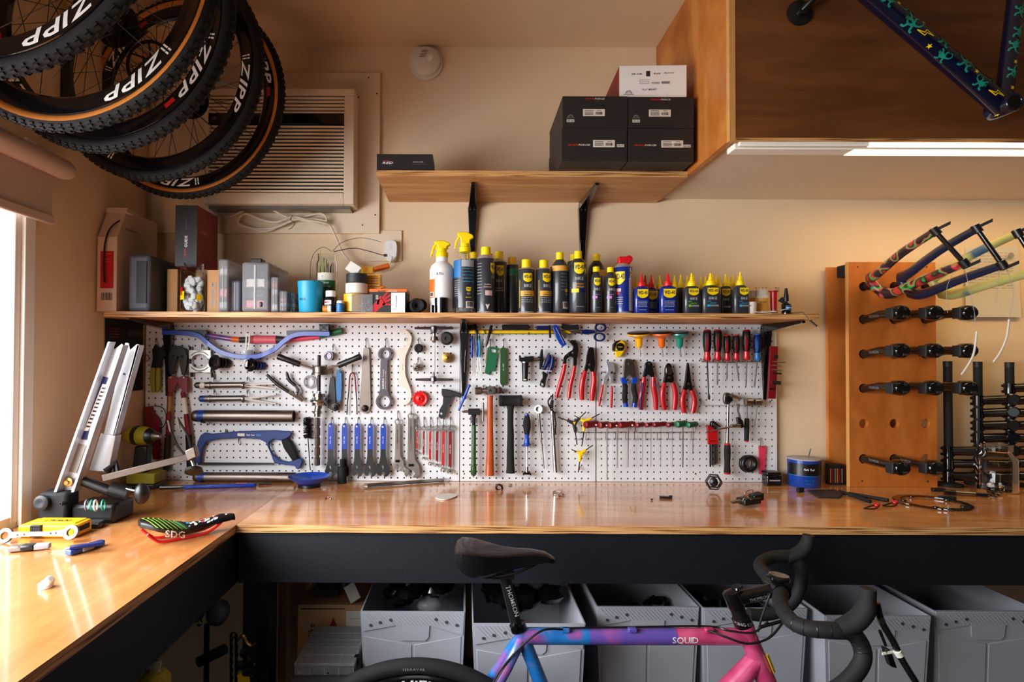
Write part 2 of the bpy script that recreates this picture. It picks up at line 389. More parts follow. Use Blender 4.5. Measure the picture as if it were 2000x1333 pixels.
# ================================================================ the setting
m = MB('concrete'); m.box(-3, 3.2, -3.2, 2.6, -.1, 0); struct('floor', m)
m = MB('ceil'); m.box(-1.6, 3.0, -3.1, 2.5, ZCEIL, ZCEIL+.1); struct('ceiling', m)
m = MB('wall'); m.box(-1.6, 3.0, YW, YW+.12, 0, ZCEIL); struct('wall_back', m)
m = MB('wall')                                  # left wall with the window opening
wy0, wy1, wz0, wz1 = -.4, 1.705, ZC+.012, 1.985
X0, X1 = XL-.05, XL
m.box(X0, X1, wy1, YW, 0, ZCEIL).box(X0, X1, -3.0, wy0, 0, ZCEIL).box(X0, X1, wy0, wy1, 0, wz0-.02).box(X0, X1, wy0, wy1, wz1, ZCEIL)
struct('wall_left', m)
m = MB('wallfar'); m.box(2.9, 3.0, -3.0, YW, 0, ZCEIL); struct('wall_right', m)
m = MB('wallfar'); m.box(-1.39, -.8, -3.1, -3.0, 0, ZCEIL).box(-.1, 2.9, -3.1, -3.0, 0, ZCEIL).box(-.8, -.1, -3.1, -3.0, 2.1, ZCEIL); struct('wall_rear', m)
m = MB('frame_white')                           # window frame and casing
m.box(XL-.014, XL-.002, 1.640, wy1, wz0, wz1).box(XL-.05, XL-.004, wy0, wy0+.045, wz0, wz1).box(XL-.05, XL-.004, wy0, wy1, wz0-.02, wz0+.02).box(XL-.05, XL-.004, wy0, wy1, wz1-.04, wz1).box(XL-.04, XL-.014, .6, .63, wz0, wz1)
m.box(XL-.002, XL+.010, 1.662, 1.702, ZC+.001, wz1+.03)
struct('window_1', m, .002)
m = MB('wall'); m.tube([at(520, 79, YW-.003), at(1284, 81, YW-.003)], .006, 6); struct('trim_1', m)
# roller blind over the window
t = T('roller_blind', 'pale rolled window blind drawn partway down the left wall window', 'blind')
g = MB('blind'); g.lathe((XL+.045, -.45, 1.955), (0, 1, 0), [(0, .001), (0, .030), (2.215, .030), (2.235, .024), (2.24, .004)], 20); t.add('roller', g)
g = MB('blind'); g.box(XL+.022, XL+.025, -.42, 1.745, 1.80, 1.94); t.add('blind_fabric', g)
g = MB('blind'); g.box(XL+.014, XL+.032, -.42, 1.747, 1.785, 1.812); t.add('bottom_rail', g, bevel=.004); t.done()
# benches
def slab(x0, x1, y0, y1, z0, z1, top, mb=None):
    m = mb or MB(top); p = [(x0, y0, z0), (x1, y0, z0), (x1, y1, z0), (x0, y1, z0), (x0, y0, z1), (x1, y0, z1), (x1, y1, z1), (x0, y1, z1)]
    m.use(top).add(p, [(3, 2, 1, 0), (4, 5, 6, 7)]); m.use('edge').add(p, [(0, 1, 5, 4), (1, 2, 6, 5), (2, 3, 7, 6), (3, 0, 4, 7)]); return m
XB = -.652
m = slab(XB+.001, 2.6, YC, YW-.001, ZC-.022, ZC, 'plytop')
t = T('back_workbench', 'long varnished plywood workbench along the back wall below the pegboard', 'workbench')
ib = t.add('worktop', m)
g = MB('navy'); g.box(XB+.001, 2.6, YC+.012, YC+.05, ZC-.168, ZC-.022); t.add('apron', g, bevel=.002)
for x in (-.650,):
    g = MB('navy'); g.box(x, x+.075, YC+.052, YC+.127, .24, ZC-.022); t.add('leg', g)
    g = MB('navy'); g.box(x, x+.075, YC+.052, YC+.127, 0.0, .215); t.add('lower_leg', g)
for x in (.25, 1.3, 2.3): g = MB('navy'); g.box(x, x+.075, YW-.021, YW-.002, 0, ZC-.022); t.add('rear_leg', g)
g = MB('navy'); g.box(XB+.03, 2.6, YC-.02, YW-.02, .215, .24); t.add('lower_shelf', g)
t.done()
t = T('side_workbench', 'varnished plywood workbench along the left wall below the window', 'workbench')
t.add('worktop', slab(XL+.001, XB, -.35, YW-.001, ZC-.022, ZC, 'plytop_left'))
g = MB('navy'); g.box(XB-.04, XB-.002, -.35, YC+.05, ZC-.168, ZC-.022); t.add('apron', g, bevel=.002)
g = MB('navy'); g.box(XB-.10, XB-.022, -.3, -.23, 0, ZC-.168); t.add('leg', g)
t.done()
m = MB('panelwhite'); m.box(-.728, -.692, 2.20, 2.236, 0, ZC-.03); one('wall_stud', m, 'pale upright timber post under the bench near the corner', 'post')
# pegboards, with real holes one inch apart
def peg(px0, px1, label, phx, phz=2.5):
    x0, x1 = B(px0, 780).x, B(px1, 780).x; z1 = ZS-.018; z0 = ZC+.001; d = .0254
    m = MB('board'); r = .0036; oct_ = [(r*math.cos(PI/8+PI/4*i), r*math.sin(PI/8+PI/4*i)) for i in range(8)]
    cx = math.ceil((x0+.011-phx)/d)*d+phx
    nx = int((x1-.011-cx)/d)+1; nz = 24; cz = z1-.0135
    y = YB
    X_ = [x0]+[cx+(i+.5)*d for i in range(nx-1)]+[x1]; Z_ = [z1]+[cz-(j+.5)*d for j in range(nz-1)]+[z0]
    for i in range(nx):
        for j in range(nz):
            hx, hz = cx+i*d, cz-j*d; a, b, c, e = X_[i], X_[i+1], Z_[j+1], Z_[j]
            o = [(hx+p, y, hz+q) for p, q in oct_]     # 0: right-up ... ccw
            back = [(p[0], y+.005, p[2]) for p in o]
            vs = [(a, y, c), (b, y, c), (b, y, e), (a, y, e)]+o+back
            f = [(1, 2, 4, 11), (2, 3, 6, 5, 4)[:5], (3, 0, 8, 7, 6)[:5], (0, 1, 11, 10, 9, 8)]
            f = [(1, 2, 4, 11), (2, 3, 6, 5, 4), (3, 0, 8, 7, 6), (0, 1, 11, 10, 9, 8)]
            m.use('board').add(vs, f+[(4+k, 4+(k+1) % 8, 12+(k+1) % 8, 12+k) for k in range(8)])
    m.use('boardedge'); h = [(x0, x0, 0), (x1, x1, 0)]
    m.quad((x0, y, z0), (x0, y, z1), (x0, y+.006, z1), (x0, y+.006, z0)); m.quad((x1, y, z0), (x1, y, z1), (x1, y+.006, z1), (x1, y+.006, z0))
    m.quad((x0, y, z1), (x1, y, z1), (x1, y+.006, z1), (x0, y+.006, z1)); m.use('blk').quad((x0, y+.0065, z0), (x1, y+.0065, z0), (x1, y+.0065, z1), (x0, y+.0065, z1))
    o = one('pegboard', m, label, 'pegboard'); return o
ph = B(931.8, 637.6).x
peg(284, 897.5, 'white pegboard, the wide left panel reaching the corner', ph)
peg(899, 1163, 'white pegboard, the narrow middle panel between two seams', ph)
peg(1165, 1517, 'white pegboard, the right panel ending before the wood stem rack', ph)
for i, (x, y) in enumerate([(611, 641), (753, 641), (1170.5, 790), (1354, 643), (891, 783), (1358, 926), (906, 926), (892, 926), (1504, 785)]):
    m = MB('brass'); m.lathe(B(x, y, 0), (0, -1, 0), [(0, .003), (.0012, .0035), (.002, .0015)], 10)
    one('wood_screw', m, ['brass screw head above the press handle near the pegboard top', 'brass screw head above the dark two-ring wrench', 'brass screw head low on the seam beside the T-handle row', 'brass screw head left of the screwdriver handles', 'brass screw head beside the foot of the middle bracket', 'brass screw head low on the right panel near the pedal', 'brass screw head low on the middle panel left corner', 'brass screw head low at the red spanners', 'brass screw head under the dark red bit rail'][i], 'screw', 'brass screws in the pegboard')
# main shelf
x0, x1 = at(203, 611, YS).x, at(1600, 611, YS).x
one('long_shelf', slab(x0, x1, YS, YW-.001, ZS-.018, ZS, 'plyshelf'), 'long plywood shelf over the pegboard crowded with cans and bottles', 'shelf')
def bracket(px, name_label, ztop, leg, arm=.27):
    X = at(px, 640, 2.25).x; w_ = .013
    t = T('shelf_bracket', name_label, 'bracket')
    g = MB('blkgloss'); y = YB-.002 if ztop < 1.7 else YW-.002
    # tapered channel leg down the wall
    g.hexa([(X-.006, y-.006, ztop-leg), (X+.006, y-.006, ztop-leg), (X+.006, y, ztop-leg), (X-.006, y, ztop-leg), (X-w_-.004, y-.03, ztop-.03), (X+w_+.004, y-.03, ztop-.03), (X+w_+.004, y, ztop-.03), (X-w_-.004, y, ztop-.03)])
    g.hexa([(X-w_-.004, y-.03, ztop-.03), (X+w_+.004, y-.03, ztop-.03), (X+w_+.004, y, ztop-.03), (X-w_-.004, y, ztop-.03), (X-w_, y-.022, ztop), (X+w_, y-.022, ztop), (X+w_, y, ztop), (X-w_, y, ztop)])
    t.add('wall_leg', g, bevel=.002)
    g = MB('blkgloss'); g.hexa([(X-.007, y-arm, ztop-.010), (X+.007, y-arm, ztop-.010), (X+w_+.004, y, ztop-.034), (X-w_-.004, y, ztop-.034), (X-.007, y-arm, ztop-.001), (X+.007, y-arm, ztop-.001), (X+w_, y, ztop-.001), (X-w_, y, ztop-.001)])
    t.add('shelf_arm', g, bevel=.0015)
    g = MB('screwzinc')
    for dx, dz in ((-.008, -.035), (.008, -.035)): g.lathe((X+dx, y-.03, ztop+dz), (0, -1, 0), [(0, .0025), (.0012, .002)], 8)
    t.add('screw', g); t.done()
bracket(906, 'black steel shelf bracket over the pegboard seam, middle of the long shelf', ZS-.0185, .285)
bracket(1504, 'black steel shelf bracket at the right end of the pegboard', ZS-.0185, .29)
bracket(321, 'black steel shelf bracket near the left corner, partly behind the blue bow gauge', ZS-.0185, .27)
bracket(922, 'black steel bracket holding up the small upper shelf, left one', ZU-.0195, .27)
bracket(1143, 'black steel bracket holding up the small upper shelf, right one', ZU-.0195, .30)
# upper shelf and hanging cabinet
XC = .742
x0 = at(735, 342, YS).x
one('small_shelf', slab(x0, XC-.001, YS, YW-.001, ZU-.019, ZU, 'plyshelf'), 'small upper plywood shelf carrying black cartons beside the cabinet', 'shelf')
t = T('wall_cabinet', 'orange plywood cabinet hung high at the right with a bike frame on its front', 'cabinet')
YF = 1.672; zb = 2.02
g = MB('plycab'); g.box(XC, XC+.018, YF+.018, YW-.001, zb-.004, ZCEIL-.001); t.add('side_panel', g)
g = MB('plycab_shaded'); g.box(XC+.019, 2.6, YF+.001, YF+.018, zb+.004, ZCEIL-.001); t.add('front_panel', g)
g = MB('edgeplain'); g.box(XC, XC+.019, YF, YF+.018, zb-.006, ZCEIL-.001); t.add('edge_strip', g, bevel=.001)
g = MB('edge'); g.box(XC+.019, 2.6, YF, YF+.018, zb-.006, zb+.004); t.add('edge_strip', g, bevel=.001)
g = MB('panelwhite'); g.box(XC+.019, 2.6, YF+.02, YW-.001, zb+.004, zb+.018); t.add('underside_panel', g)
t.done()
t = T('shop_light', 'long white strip light fixed under the front of the cabinet', 'light')
for nm, mt, x0, y0, y1, z0, z1 in (('front_rail', 'barwhite', XC+.03, YF+.001, YF+.014, 2.002, 2.0135), ('lens_housing', 'barwhite', XC+.03, 1.705, 1.757, 2.0036, 2.0235), ('diffuser', 'lamp', 1.14, YF-.0015, YF+.012, 2.0005, 2.012), ('diffuser', 'lamp', 1.12, 1.707, 1.756, 2.0022, 2.0034)):
    g = MB(mt); g.box(x0, 2.59 if mt == 'lamp' else 2.6, y0, y1, z0, z1); t.add(nm, g, bevel=.002)
t.done()
area('shop_light_glow', (1.95, YF+.30, zb-.02), (1.95, YF+.40, 0), 1.2, .14, 5.5, (1.0, .70, .32))
# window air conditioner in its white plywood panel
m = MB('panelwhite'); a = at(744, 147, YW); b = at(300, 457, YW); m.box(b.x, a.x, YW-.019, YW-.0005, b.z, a.z)
one('plywood_surround', m, 'cream painted board screwed to the wall around the air conditioner', 'panel', bevel=.0015)
for i, (x, y) in enumerate([(736, 183), (700, 190), (733, 420), (708, 440), (720, 152)]):
    m = MB('steel_dark'); m.lathe(at(x, y, YW-.019), (0, -1, 0), [(0, .003), (.001, .003)], 8); one('panel_screw', m, 'dark screw head in the cream board, '+['at the upper right corner edge', 'beside the air conditioner top', 'low by the right edge', 'below and right of the air conditioner', 'at the very top edge'][i], 'screw', 'screws in the cream board')
YA = 2.205; t = T('air_conditioner', 'cream louvred window air conditioner built into the wall behind the wheels', 'air conditioner')
def A(x, y, d=0): return at(x, y, YA+d)
xa, xb = A(398, 200).x, A(692, 200).x; zt, zm = A(500, 172).z, A(500, 398).z
g = MB('panelwhite'); g.box(xa, xb, YA+.02, YW-.019, zm, zt)
# front shell as a frame round the grille
gx0, gx1 = A(408, 200).x, A(672, 200).x
z1_, z2_, z3_, z4_ = A(500, 186).z, A(500, 221).z, A(500, 243).z, A(500, 376).z
g.box(xa, xb, YA, YA+.02, z1_, zt).box(xa, gx0, YA, YA+.02, zm, z1_).box(gx1, xb, YA, YA+.02, zm, z1_).box(gx0, gx1, YA, YA+.02, zm, z4_)
t.add('casing', g, bevel=.003)
g = MB('blk'); g.box(gx0, gx1, YA+.016, YA+.019, z4_, z1_); t.add('grille_backing', g)
g = MB('panelwhite')
for i in range(19):
    z = z3_-.004+(z4_-z3_)*i/19; g.hexa([(gx0, YA+.001, z-.0068), (gx1, YA+.001, z-.0068), (gx1, YA+.015, z-.0055), (gx0, YA+.015, z-.0055), (gx0, YA-.001, z-.001), (gx1, YA-.001, z-.001), (gx1, YA+.015, z+.001), (gx0, YA+.015, z+.001)])
t.add('louvre_grille', g)
g = MB('panelwhite')
for i in range(5):
    z = z1_-.006+(z2_-z1_)*i/5; g.hexa([(gx0, YA+.0, z-.0085), (gx1, YA+.0, z-.0085), (gx1, YA+.015, z-.007), (gx0, YA+.015, z-.007), (gx0, YA-.001, z-.001), (gx1, YA-.001, z-.001), (gx1, YA+.015, z), (gx0, YA+.015, z)])
g.box(gx0+.2, gx0+.23, YA-.003, YA, z1_-.03, z1_-.02)
t.add('air_vanes', g)
g = MB('blkgloss'); g.box(gx0, gx1, YA-.003, YA+.012, z3_+.001, z2_-.001)
f = plane((0, YA-.003, 0), (1, 0, 0), (0, 0, 1)); zc = (z2_+z3_)/2
text(g, 'GE', f, .010, None, 1, gx0+.02, zc, mat='inkgrey')
for k in range(3): band(g, f, gx1-.03+k*.005, gx1-.027+k*.005, zc-.008, zc+.008, 1, 'dgrey')
t.add('control_panel', g, bevel=.001)
g = MB('metal'); g.box(xa+.01, xb-.02, YA+.03, YW-.019, zm-.012, zm-.001); t.add('bottom_rail', g); t.done()
# power cord bundle hanging under the air conditioner
m = MB('cordwhite'); Y = YW-.04
def cord(mb, pts, r, Y, sm=8, mat=None):
    if mat: mb.use(mat)
    mb.tube([at(p.x, p.y, Y-p.z) for p in smooth([(q[0], q[1], q[2] if len(q) > 2 else 0) for q in pts], sm)], r, 8)
cord(m, [(405, 398, .03), (418, 418, 0), (445, 424, 0), (480, 411, 0), (520, 406, .01), (560, 424, .01), (600, 432, .015), (630, 440, .01), (638, 428, .01), (628, 418, 0), (600, 422, 0), (560, 436, 0), (520, 452, 0), (490, 446, 0), (470, 440, .01), (465, 430, .01), (480, 418, .015), (512, 430, .02), (540, 434, .02), (572, 424, .02), (600, 430, .02), (632, 436, .02), (645, 442, .01), (655, 462, 0), (666, 488, 0), (682, 510, 0), (708, 524, 0)], .0042, Y)
cord(m, [(468, 438, 0), (500, 447, -.005), (540, 444, .004), (575, 430, .02), (610, 428, .01), (636, 432, .01)], .0042, Y)
cord(m, [(690, 512, 0), (716, 526, 0), (745, 526, 0), (760, 516, 0), (766, 502, .015)], .0036, Y)
one('power_cord', m, 'cream power cord looped and tied below the air conditioner', 'cord')
m = MB('blk'); cord(m, [(571, 421, .03), (568, 430, .035), (576, 436, .03), (570, 445, .03), (564, 448, .02)], .0012, Y); one('twist_tie', m, 'thin dark twist tie round the cream cord bundle', 'tie')
m = MB('panelwhite'); a = at(710, 451, YW); b = at(785, 511, YW); m.box(a.x, b.x, YW-.008, YW-.0005, b.z, a.z); one('outlet_cover', m, 'cream blank wall plate behind the white plug', 'plate', bevel=.001)
m = MB('white'); c = at(763, 490, YW-.02); m.prism([at(p.x, p.y, YW-.036) for p in smooth([(752, 473), (762, 470), (773, 473), (775, 490), (771, 508), (760, 511), (754, 505), (751, 490)], 4, True)], (0, .028, 0))
m.torus(at(762, 479, YW-.037), (0, 1, 0), .006, .0009, 16, 6).torus(at(762, 485, YW-.037), (0, 1, 0), .003, .0009, 12, 6)
one('safety_plug', m, 'white safety plug with test buttons in the wall socket', 'plug', bevel=.002)
# smoke detector
t = T('smoke_detector', 'round white smoke detector high on the back wall', 'smoke detector')
c = at(832, 126, YW-.0005); g = MB('offwhite'); g.lathe(c, (0, -1, 0), [(0, .066), (.012, .066), (.014, .058), (.030, .056), (.038, .046), (.040, .001)], 40); t.add('housing', g)
g = MB('blk'); f = plane(c+V((0, -.0405, 0)), (1, 0, 0), (0, 0, 1))
for i in range(5): band(g, f, -.022+i*.002, .0+i*.003, .010+i*.006, .0118+i*.006, 1)
t.add('vent_slots', g); g = MB('white'); g.lathe(c+V((.02, -.038, .005)), (0, -1, 0), [(0, .012), (.005, .011), (.006, .002)], 20); t.add('test_button', g); t.done()
# paper notice on the wall at right
m = MB('paper'); cs = [at(1885, 484, YW-.002), at(1988, 480, YW-.002), at(1995, 620, YW-.012), at(1886, 620, YW-.012)]
m.quad(*cs); m.add([c+V((0, .0005, 0)) for c in cs], [(3, 2, 1, 0)])
f = plane(at(1938, 550, YW-.009), (1, 0, 0), (0, -.07, 1), .0012)
lines(m, f, -.09, .05, [.11-.012*i for i in range(4)], .0015, 'inkgrey', 1); lines(m, f, -.09, .085, [.05-.011*i for i in range(12)], .0015, 'inkgrey', 2)
for i in range(16): a = i*PI/8; m.add([f(.067+.012*math.cos(a), .10+.012*math.sin(a)), f(.067+.012*math.cos(a+.3), .10+.012*math.sin(a+.3)), f(.067, .10)], [(0, 1, 2)])
one('wall_notice', m, 'white printed notice with a round seal stuck on the wall at right', 'paper')
# black posters in the left corner under the shelf
m = MB('blkmatte'); Yp = lambda x: 1158*(XL+.002)/(x-912)
def lw(x, y): Y_ = F*(XL+.003)/(x-CX); return at(x, y, Y_)
m.prism([lw(205, 622), lw(278, 628), lw(278, 762), lw(205, 770)], (.003, 0, 0)); f = plane(lw(262, 652)+V((.0035, 0, 0)), (0, 1, 0), (0, 0, 1))
band(m, f, -.05, .05, -.012, .012, 1, 'dgrey'); lines(m, f, -.16, -.1, [.01, 0, -.01, -.02], .004, 'dred', 4)
one('wall_poster', m, 'black printed poster on the left wall beneath the shelf', 'poster')
# ================================================================ hanging wheels
def wheel(C, yaw, label, gum, hub_mat='blk', cass=False, th0=-1.9, knob=96, red=False):
    C = V(C); u = V((math.cos(yaw), math.sin(yaw), 0)); n = V((math.sin(yaw), -math.cos(yaw), 0)); z = V((0, 0, 1))
    P = lambda r, a, d: C+u*(r*math.cos(a))+z*(r*math.sin(a))+n*d        # d>0 towards the room
    def rev(mb, prof, N=96):
        vs = [P(r, 2*PI*i/N, d) for i in range(N) for r, d in prof]; k = len(prof)
        return mb.add(vs, [(i*k+j, ((i+1) % N)*k+j, ((i+1) % N)*k+(j+1) % k, i*k+(j+1) % k) for i in range(N) for j in range(k)])
    t = T('bike_wheel', label, 'wheel', 'bike wheels hanging from the ceiling')
    g = MB('rubber'); Rt = .3265; rr = .0165
    rev(g, [(Rt+rr*math.cos(a), rr*math.sin(a)) for a in [i*2*PI/14 for i in range(14)]])
    it = t.add('tire', g)
    g = MB('rubber')
    for row, (a, w_) in enumerate(((0, .0035), (.55, .003), (-.55, .003), (1.0, .0025), (-1.0, .0025))):
        for k in range(knob):
            th = 2*PI*(k+(.5 if row % 2 else 0))/knob; c = P(Rt+(rr+.001)*math.cos(a), th, (rr+.001)*math.sin(a))
            er = (P(1, th, 0)-C).normalized(); ra = er*math.cos(a)+n*math.sin(a); ta = er*-math.sin(a)+n*math.cos(a); tg = ra.cross(ta)
            g.obox(c, ta*w_, tg*.0048, ra*.0018)
    t.add('tread_knobs', g, sub=it)
    if gum:
        g = MB('gum')
        for s in (1, -1): rev(g, [(Rt-rr*.98*math.cos(a), s*rr*1.045*math.sin(a)) for a in (.5, .8, 1.1, 1.4, 1.62)]+[(Rt-rr*.9*math.cos(a), s*rr*.9*math.sin(a)) for a in (1.62, 1.1, .5)])
        t.add('gum_sidewall', g, sub=it)
    g = MB('blkgloss'); ri = rev(g, [(.313, .010), (.311, .0125), (.296, .013), (.276, .008), (.270, 0), (.276, -.008), (.296, -.013), (.311, -.0125), (.313, -.010)])
    ir = t.add('rim', g)
    for q in range(3):
        g = MB('white'); a0 = th0+q*2*PI/3
        def fn(x, y): r = .2935+y; k = (r-.27)/(.313-.27); return P(r, a0-x/.2935, .0088+.0052*min(1, max(0, k/.6)))
        text(g, 'ZIPP', fn, .027, .150, 1, 0, 0, .3, gap=.12)
        for s in (-.088, -.097): band(g, fn, s, s+.004, -.012, .012, 1)
        if red: band(g, fn, .09, .12, -.006, .006, 3, 'red')
        t.add('rim_lettering', g, sub=ir)
    g = MB(hub_mat); g.lathe(C-n*.055, n, [(0, .006), (.004, .008), (.02, .010), (.024, .024), (.028, .024), (.032, .012), (.078, .012), (.082, .022), (.086, .022), (.09, .010), (.106, .008), (.11, .006)], 20)
    t.add('hub', g)
    g = MB('blk')
    for k in range(24):
        s = 1 if k % 2 else -1; th = 2*PI*k/24; dh = .9 if (k//2) % 2 else -.9
        g.tube([P(.021, th+dh, s*.028), P(.272, th, 0)], .0010, 4)
    t.add('spokes', g)
    g = MB('steel_dark')
    if cass:
        for k in range(9):
            r = .026+.004*k; rev(g, [(r, -.036-(.004*(8-k))), (r, -.038-(.004*(8-k))), (.014, -.038-(.004*(8-k))), (.014, -.036-(.004*(8-k)))], 40)
        t.add('cassette', g)
    else:
        rev(g, [(.07, .036), (.07, .038), (.060, .038), (.060, .036)], 48)
        for k in range(6): a = k*PI/3; g.tube([P(.018, a, .037), P(.06, a+.5, .037)], .003, 5)
        t.add('brake_rotor', g)
    t.done()
    g = MB('steel_dark'); top = C+z*.268; y0 = n*.0
    g.lathe(V((top.x, top.y, ZCEIL-.0005)), (0, 0, -1), [(0, .016), (.003, .016), (.004, .004)], 14)
    g.tube([(top.x, top.y+.028, ZCEIL), (top.x, top.y+.028, top.z+.01), (top.x, top.y+.016, top.z-.008), (top.x, top.y-.01, top.z-.010), (top.x, top.y-.025, top.z)], .003, 8)
    one('ceiling_hook', g, 'dark ceiling hook carrying '+label.split(',')[0], 'hook', 'hooks for the hanging wheels')
wheel((-.955, 2.0, 2.277), -.09, 'tan-sidewall bike wheel nearest the air conditioner, lowest and farthest right of the five hung', True, th0=-1.72, cass=True, red=True)
wheel((-.95, 1.79, 2.272), -.1, 'all-black knobby bike wheel hanging in front of the air conditioner, second from the right', False, th0=-.25)
wheel((-.915, 1.49, 2.255), -.12, 'muddy thin-walled bike wheel hanging third from the wall, middle of the five', False, cass=True, th0=-.55, red=True)
wheel((-.845, 1.25, 2.216), -.12, 'tan-sidewall bike wheel with big white rim lettering, fourth from the back wall', True, th0=-1.0)
wheel((-.875, 1.075, 2.245), -.08, 'black bike wheel at the top left corner, nearest to the viewer', False, th0=-1.05)
# ================================================================ cartons
def carton(name, label, cat, rect, Y, d, mat, yaw=0, group=None, z0=None, faces={}, prints=None, bevel=.0012, tilt=0, part='lid_print'):
    a, b = at(rect[0], rect[1], Y), at(rect[2], rect[3], Y); zb = b.z if z0 is None else z0
    x0, x1, z1 = a.x, b.x, a.z; w_ = x1-x0; h = z1-zb; c = V(((x0+x1)/2, Y, zb))
    M = Matrix.Translation(c) @ Matrix.Rotation(yaw, 4, 'Z') @ Matrix.Rotation(tilt, 4, 'Y')
    g = MB(mat); p = [M @ V(q) for q in [(-w_/2, 0, 0), (w_/2, 0, 0), (w_/2, d, 0), (-w_/2, d, 0), (-w_/2, 0, h), (w_/2, 0, h), (w_/2, d, h), (-w_/2, d, h)]]
    for nme, f in (('bottom', (3, 2, 1, 0)), ('top', (4, 5, 6, 7)), ('front', (0, 1, 5, 4)), ('right', (1, 2, 6, 5)), ('back', (2, 3, 7, 6)), ('left', (3, 0, 4, 7))):
        g.use(faces.get(nme, mat)).add([p[i] for i in f], [(0, 1, 2, 3)])
    # weld
    R3 = M.to_3x3(); fr = plane(M @ V((0, 0, h/2)), R3 @ V((1, 0, 0)), R3 @ V((0, 0, 1)))
    lf = plane(M @ V((-w_/2, d/2, h/2)), R3 @ V((0, -1, 0)), R3 @ V((0, 0, 1))); rt = plane(M @ V((w_/2, d/2, h/2)), R3 @ V((0, 1, 0)), R3 @ V((0, 0, 1)))
    if prints:
        t = T(name, label, cat, group); i = t.add('carton_body', g); m = MB('ink'); prints(m, fr, w_, h, lf, rt, d); t.add('printing', m, sub=None); return t.done()
    return one(name, g, label, cat, group)
def sticker(m, f, cx, cy, w_, h, seed=1):
    band(m, f, cx-w_/2, cx+w_/2, cy-h/2, cy+h/2, 1, 'paper'); g = lift2(f)
    lines(m, g, cx-w_*.42, cx-w_*.02, [cy+h*.25, cy+h*.02, cy-h*.15, cy-h*.32], h*.09, 'ink', seed); bars(m, g, cx+w_*.08, cx+w_*.40, cy-h*.3, cy+h*.1, 'ink', seed); lines(m, g, cx+w_*.15, cx+w_*.35, [cy+h*.28], h*.07, 'ink', seed+3)
def dome(m, f, cx, cy, r, mat):
    m.use(mat)
    for k in range(3):
        r0 = r*(1-.3*k); m.add([f(cx+q*math.cos(PI*i/10), cy+q*math.sin(PI*i/10)) for i in range(11) for q in (r0, r0*.85)], [(2*i, 2*i+1, 2*i+3, 2*i+2) for i in range(10)])
    band(m, f, cx-r*1.5, cx+r*1.5, cy-r*.22, cy-r*.1, 1)
def p_top(seed):
    def pr(m, f, w_, h, lf, rt, d):
        text(m, 'SRAM', f, .0042, .029, 1, -.002-.015, h*.42, .3, 'brightred'); text(m, 'FORCE', f, .0048, .03, 1, .015, h*.42, .3, 'paper')
        text(m, 'Doubletap Control', f, .0045, .082, 0, 0, h*.27, mat='dgrey'); text(m, 'Hydraulic Road Disc Brake', f, .0035, .12, 0, 0, h*.19, mat='dgrey')
        sticker(m, f, -.004, -h*.02, .070, .023, seed); dome(m, f, -w_*.38, -h*.17, .009, 'inkgrey'); sticker(m, f, -w_*.38, -h*.28, .024, .009, seed+1); band(m, f, w_*.43, w_*.455, -h*.19, -h*.13, 2, 'dgrey')
    return pr
def p_low(seed, dx=0):
    def pr(m, f, w_, h, lf, rt, d):
        text(m, 'SRAM', f, .0055, .032, 1, -w_*.33, -h*.01, .3, 'brightred'); text(m, 'FORCE1', f, .0055, .036, 1, -w_*.155, -h*.01, .3, 'paper')
        sticker(m, f, w_*.16+dx, h*.03, .070, .023, seed); sticker(m, f, w_*.40, -h*.03, .023, .009, seed+1)
    return pr
YX = 1.889; zt = at(1099, 250.5, YX).z
carton('shipping_carton', 'black carton with white barcode label, lower left of the four stacked black cartons', 'box', (1097.5, 250, 1224.5, 313), YX, .30, 'boxblack', z0=ZU+.0006, group='black cartons on the upper shelf', prints=p_low(11, -.003))
carton('shipping_carton', 'black carton with white barcode label, lower right of the four, touching the cabinet', 'box', (1226.5, 251, 1354.5, 313), YX, .30, 'boxblack', z0=ZU+.0006, group='black cartons on the upper shelf', prints=p_low(14, .003))
carton('shipping_carton', 'black carton with round dome mark, upper left of the four stacked black cartons', 'box', (1099, 188, 1225.5, 248), YX+.001, .30, 'boxblack', z0=zt+.002, group='black cartons on the upper shelf', prints=p_top(21))
carton('shipping_carton', 'black carton with round dome mark, upper right of the four, under the white box', 'box', (1227, 189.5, 1355, 249), YX+.001, .30, 'boxblack', z0=zt+.002, group='black cartons on the upper shelf', prints=p_top(24))
def p_white(m, f, w_, h, lf, rt, d):
    text(m, 'SRAM', f, .0045, .033, 1, -w_*.24, h*.24, .3, 'ink'); band(m, f, -w_*.10, -w_*.04, h*.16, h*.33, 1, 'dgrey'); text(m, 'Avid', f, .0055, .022, 1, w_*.06, h*.25, .35, 'ink'); text(m, 'TRUVATIV', f, .0038, .033, 1, w_*.24, h*.26, .3, 'ink')
    lines(m, f, -w_*.2, -w_*.05, [.004, -.002, -.007], .0018, 'inkgrey', 5); bars(m, f, -w_*.02, w_*.1, -.008, -.002, 'inkgrey'); band(m, f, w_*.13, w_*.25, -.008, 0, 1, 'inkgrey')
    text(m, 'FLAT MOUNT', f, .006, .045, 1, -w_*.05, -h*.25, .1, 'dblue'); dome(m, f, -w_*.36, -h*.38, .011, 'ink')
zt2 = at(1099, 189.2, YX).z
carton('white_carton', 'white carton with red sides lying on top of the black cartons', 'box', (1210, 128, 1340, 184), 1.90, .28, 'white', yaw=-.035, z0=zt2+.004, faces={'left': 'boxred', 'bottom': 'boxred'}, prints=p_white)
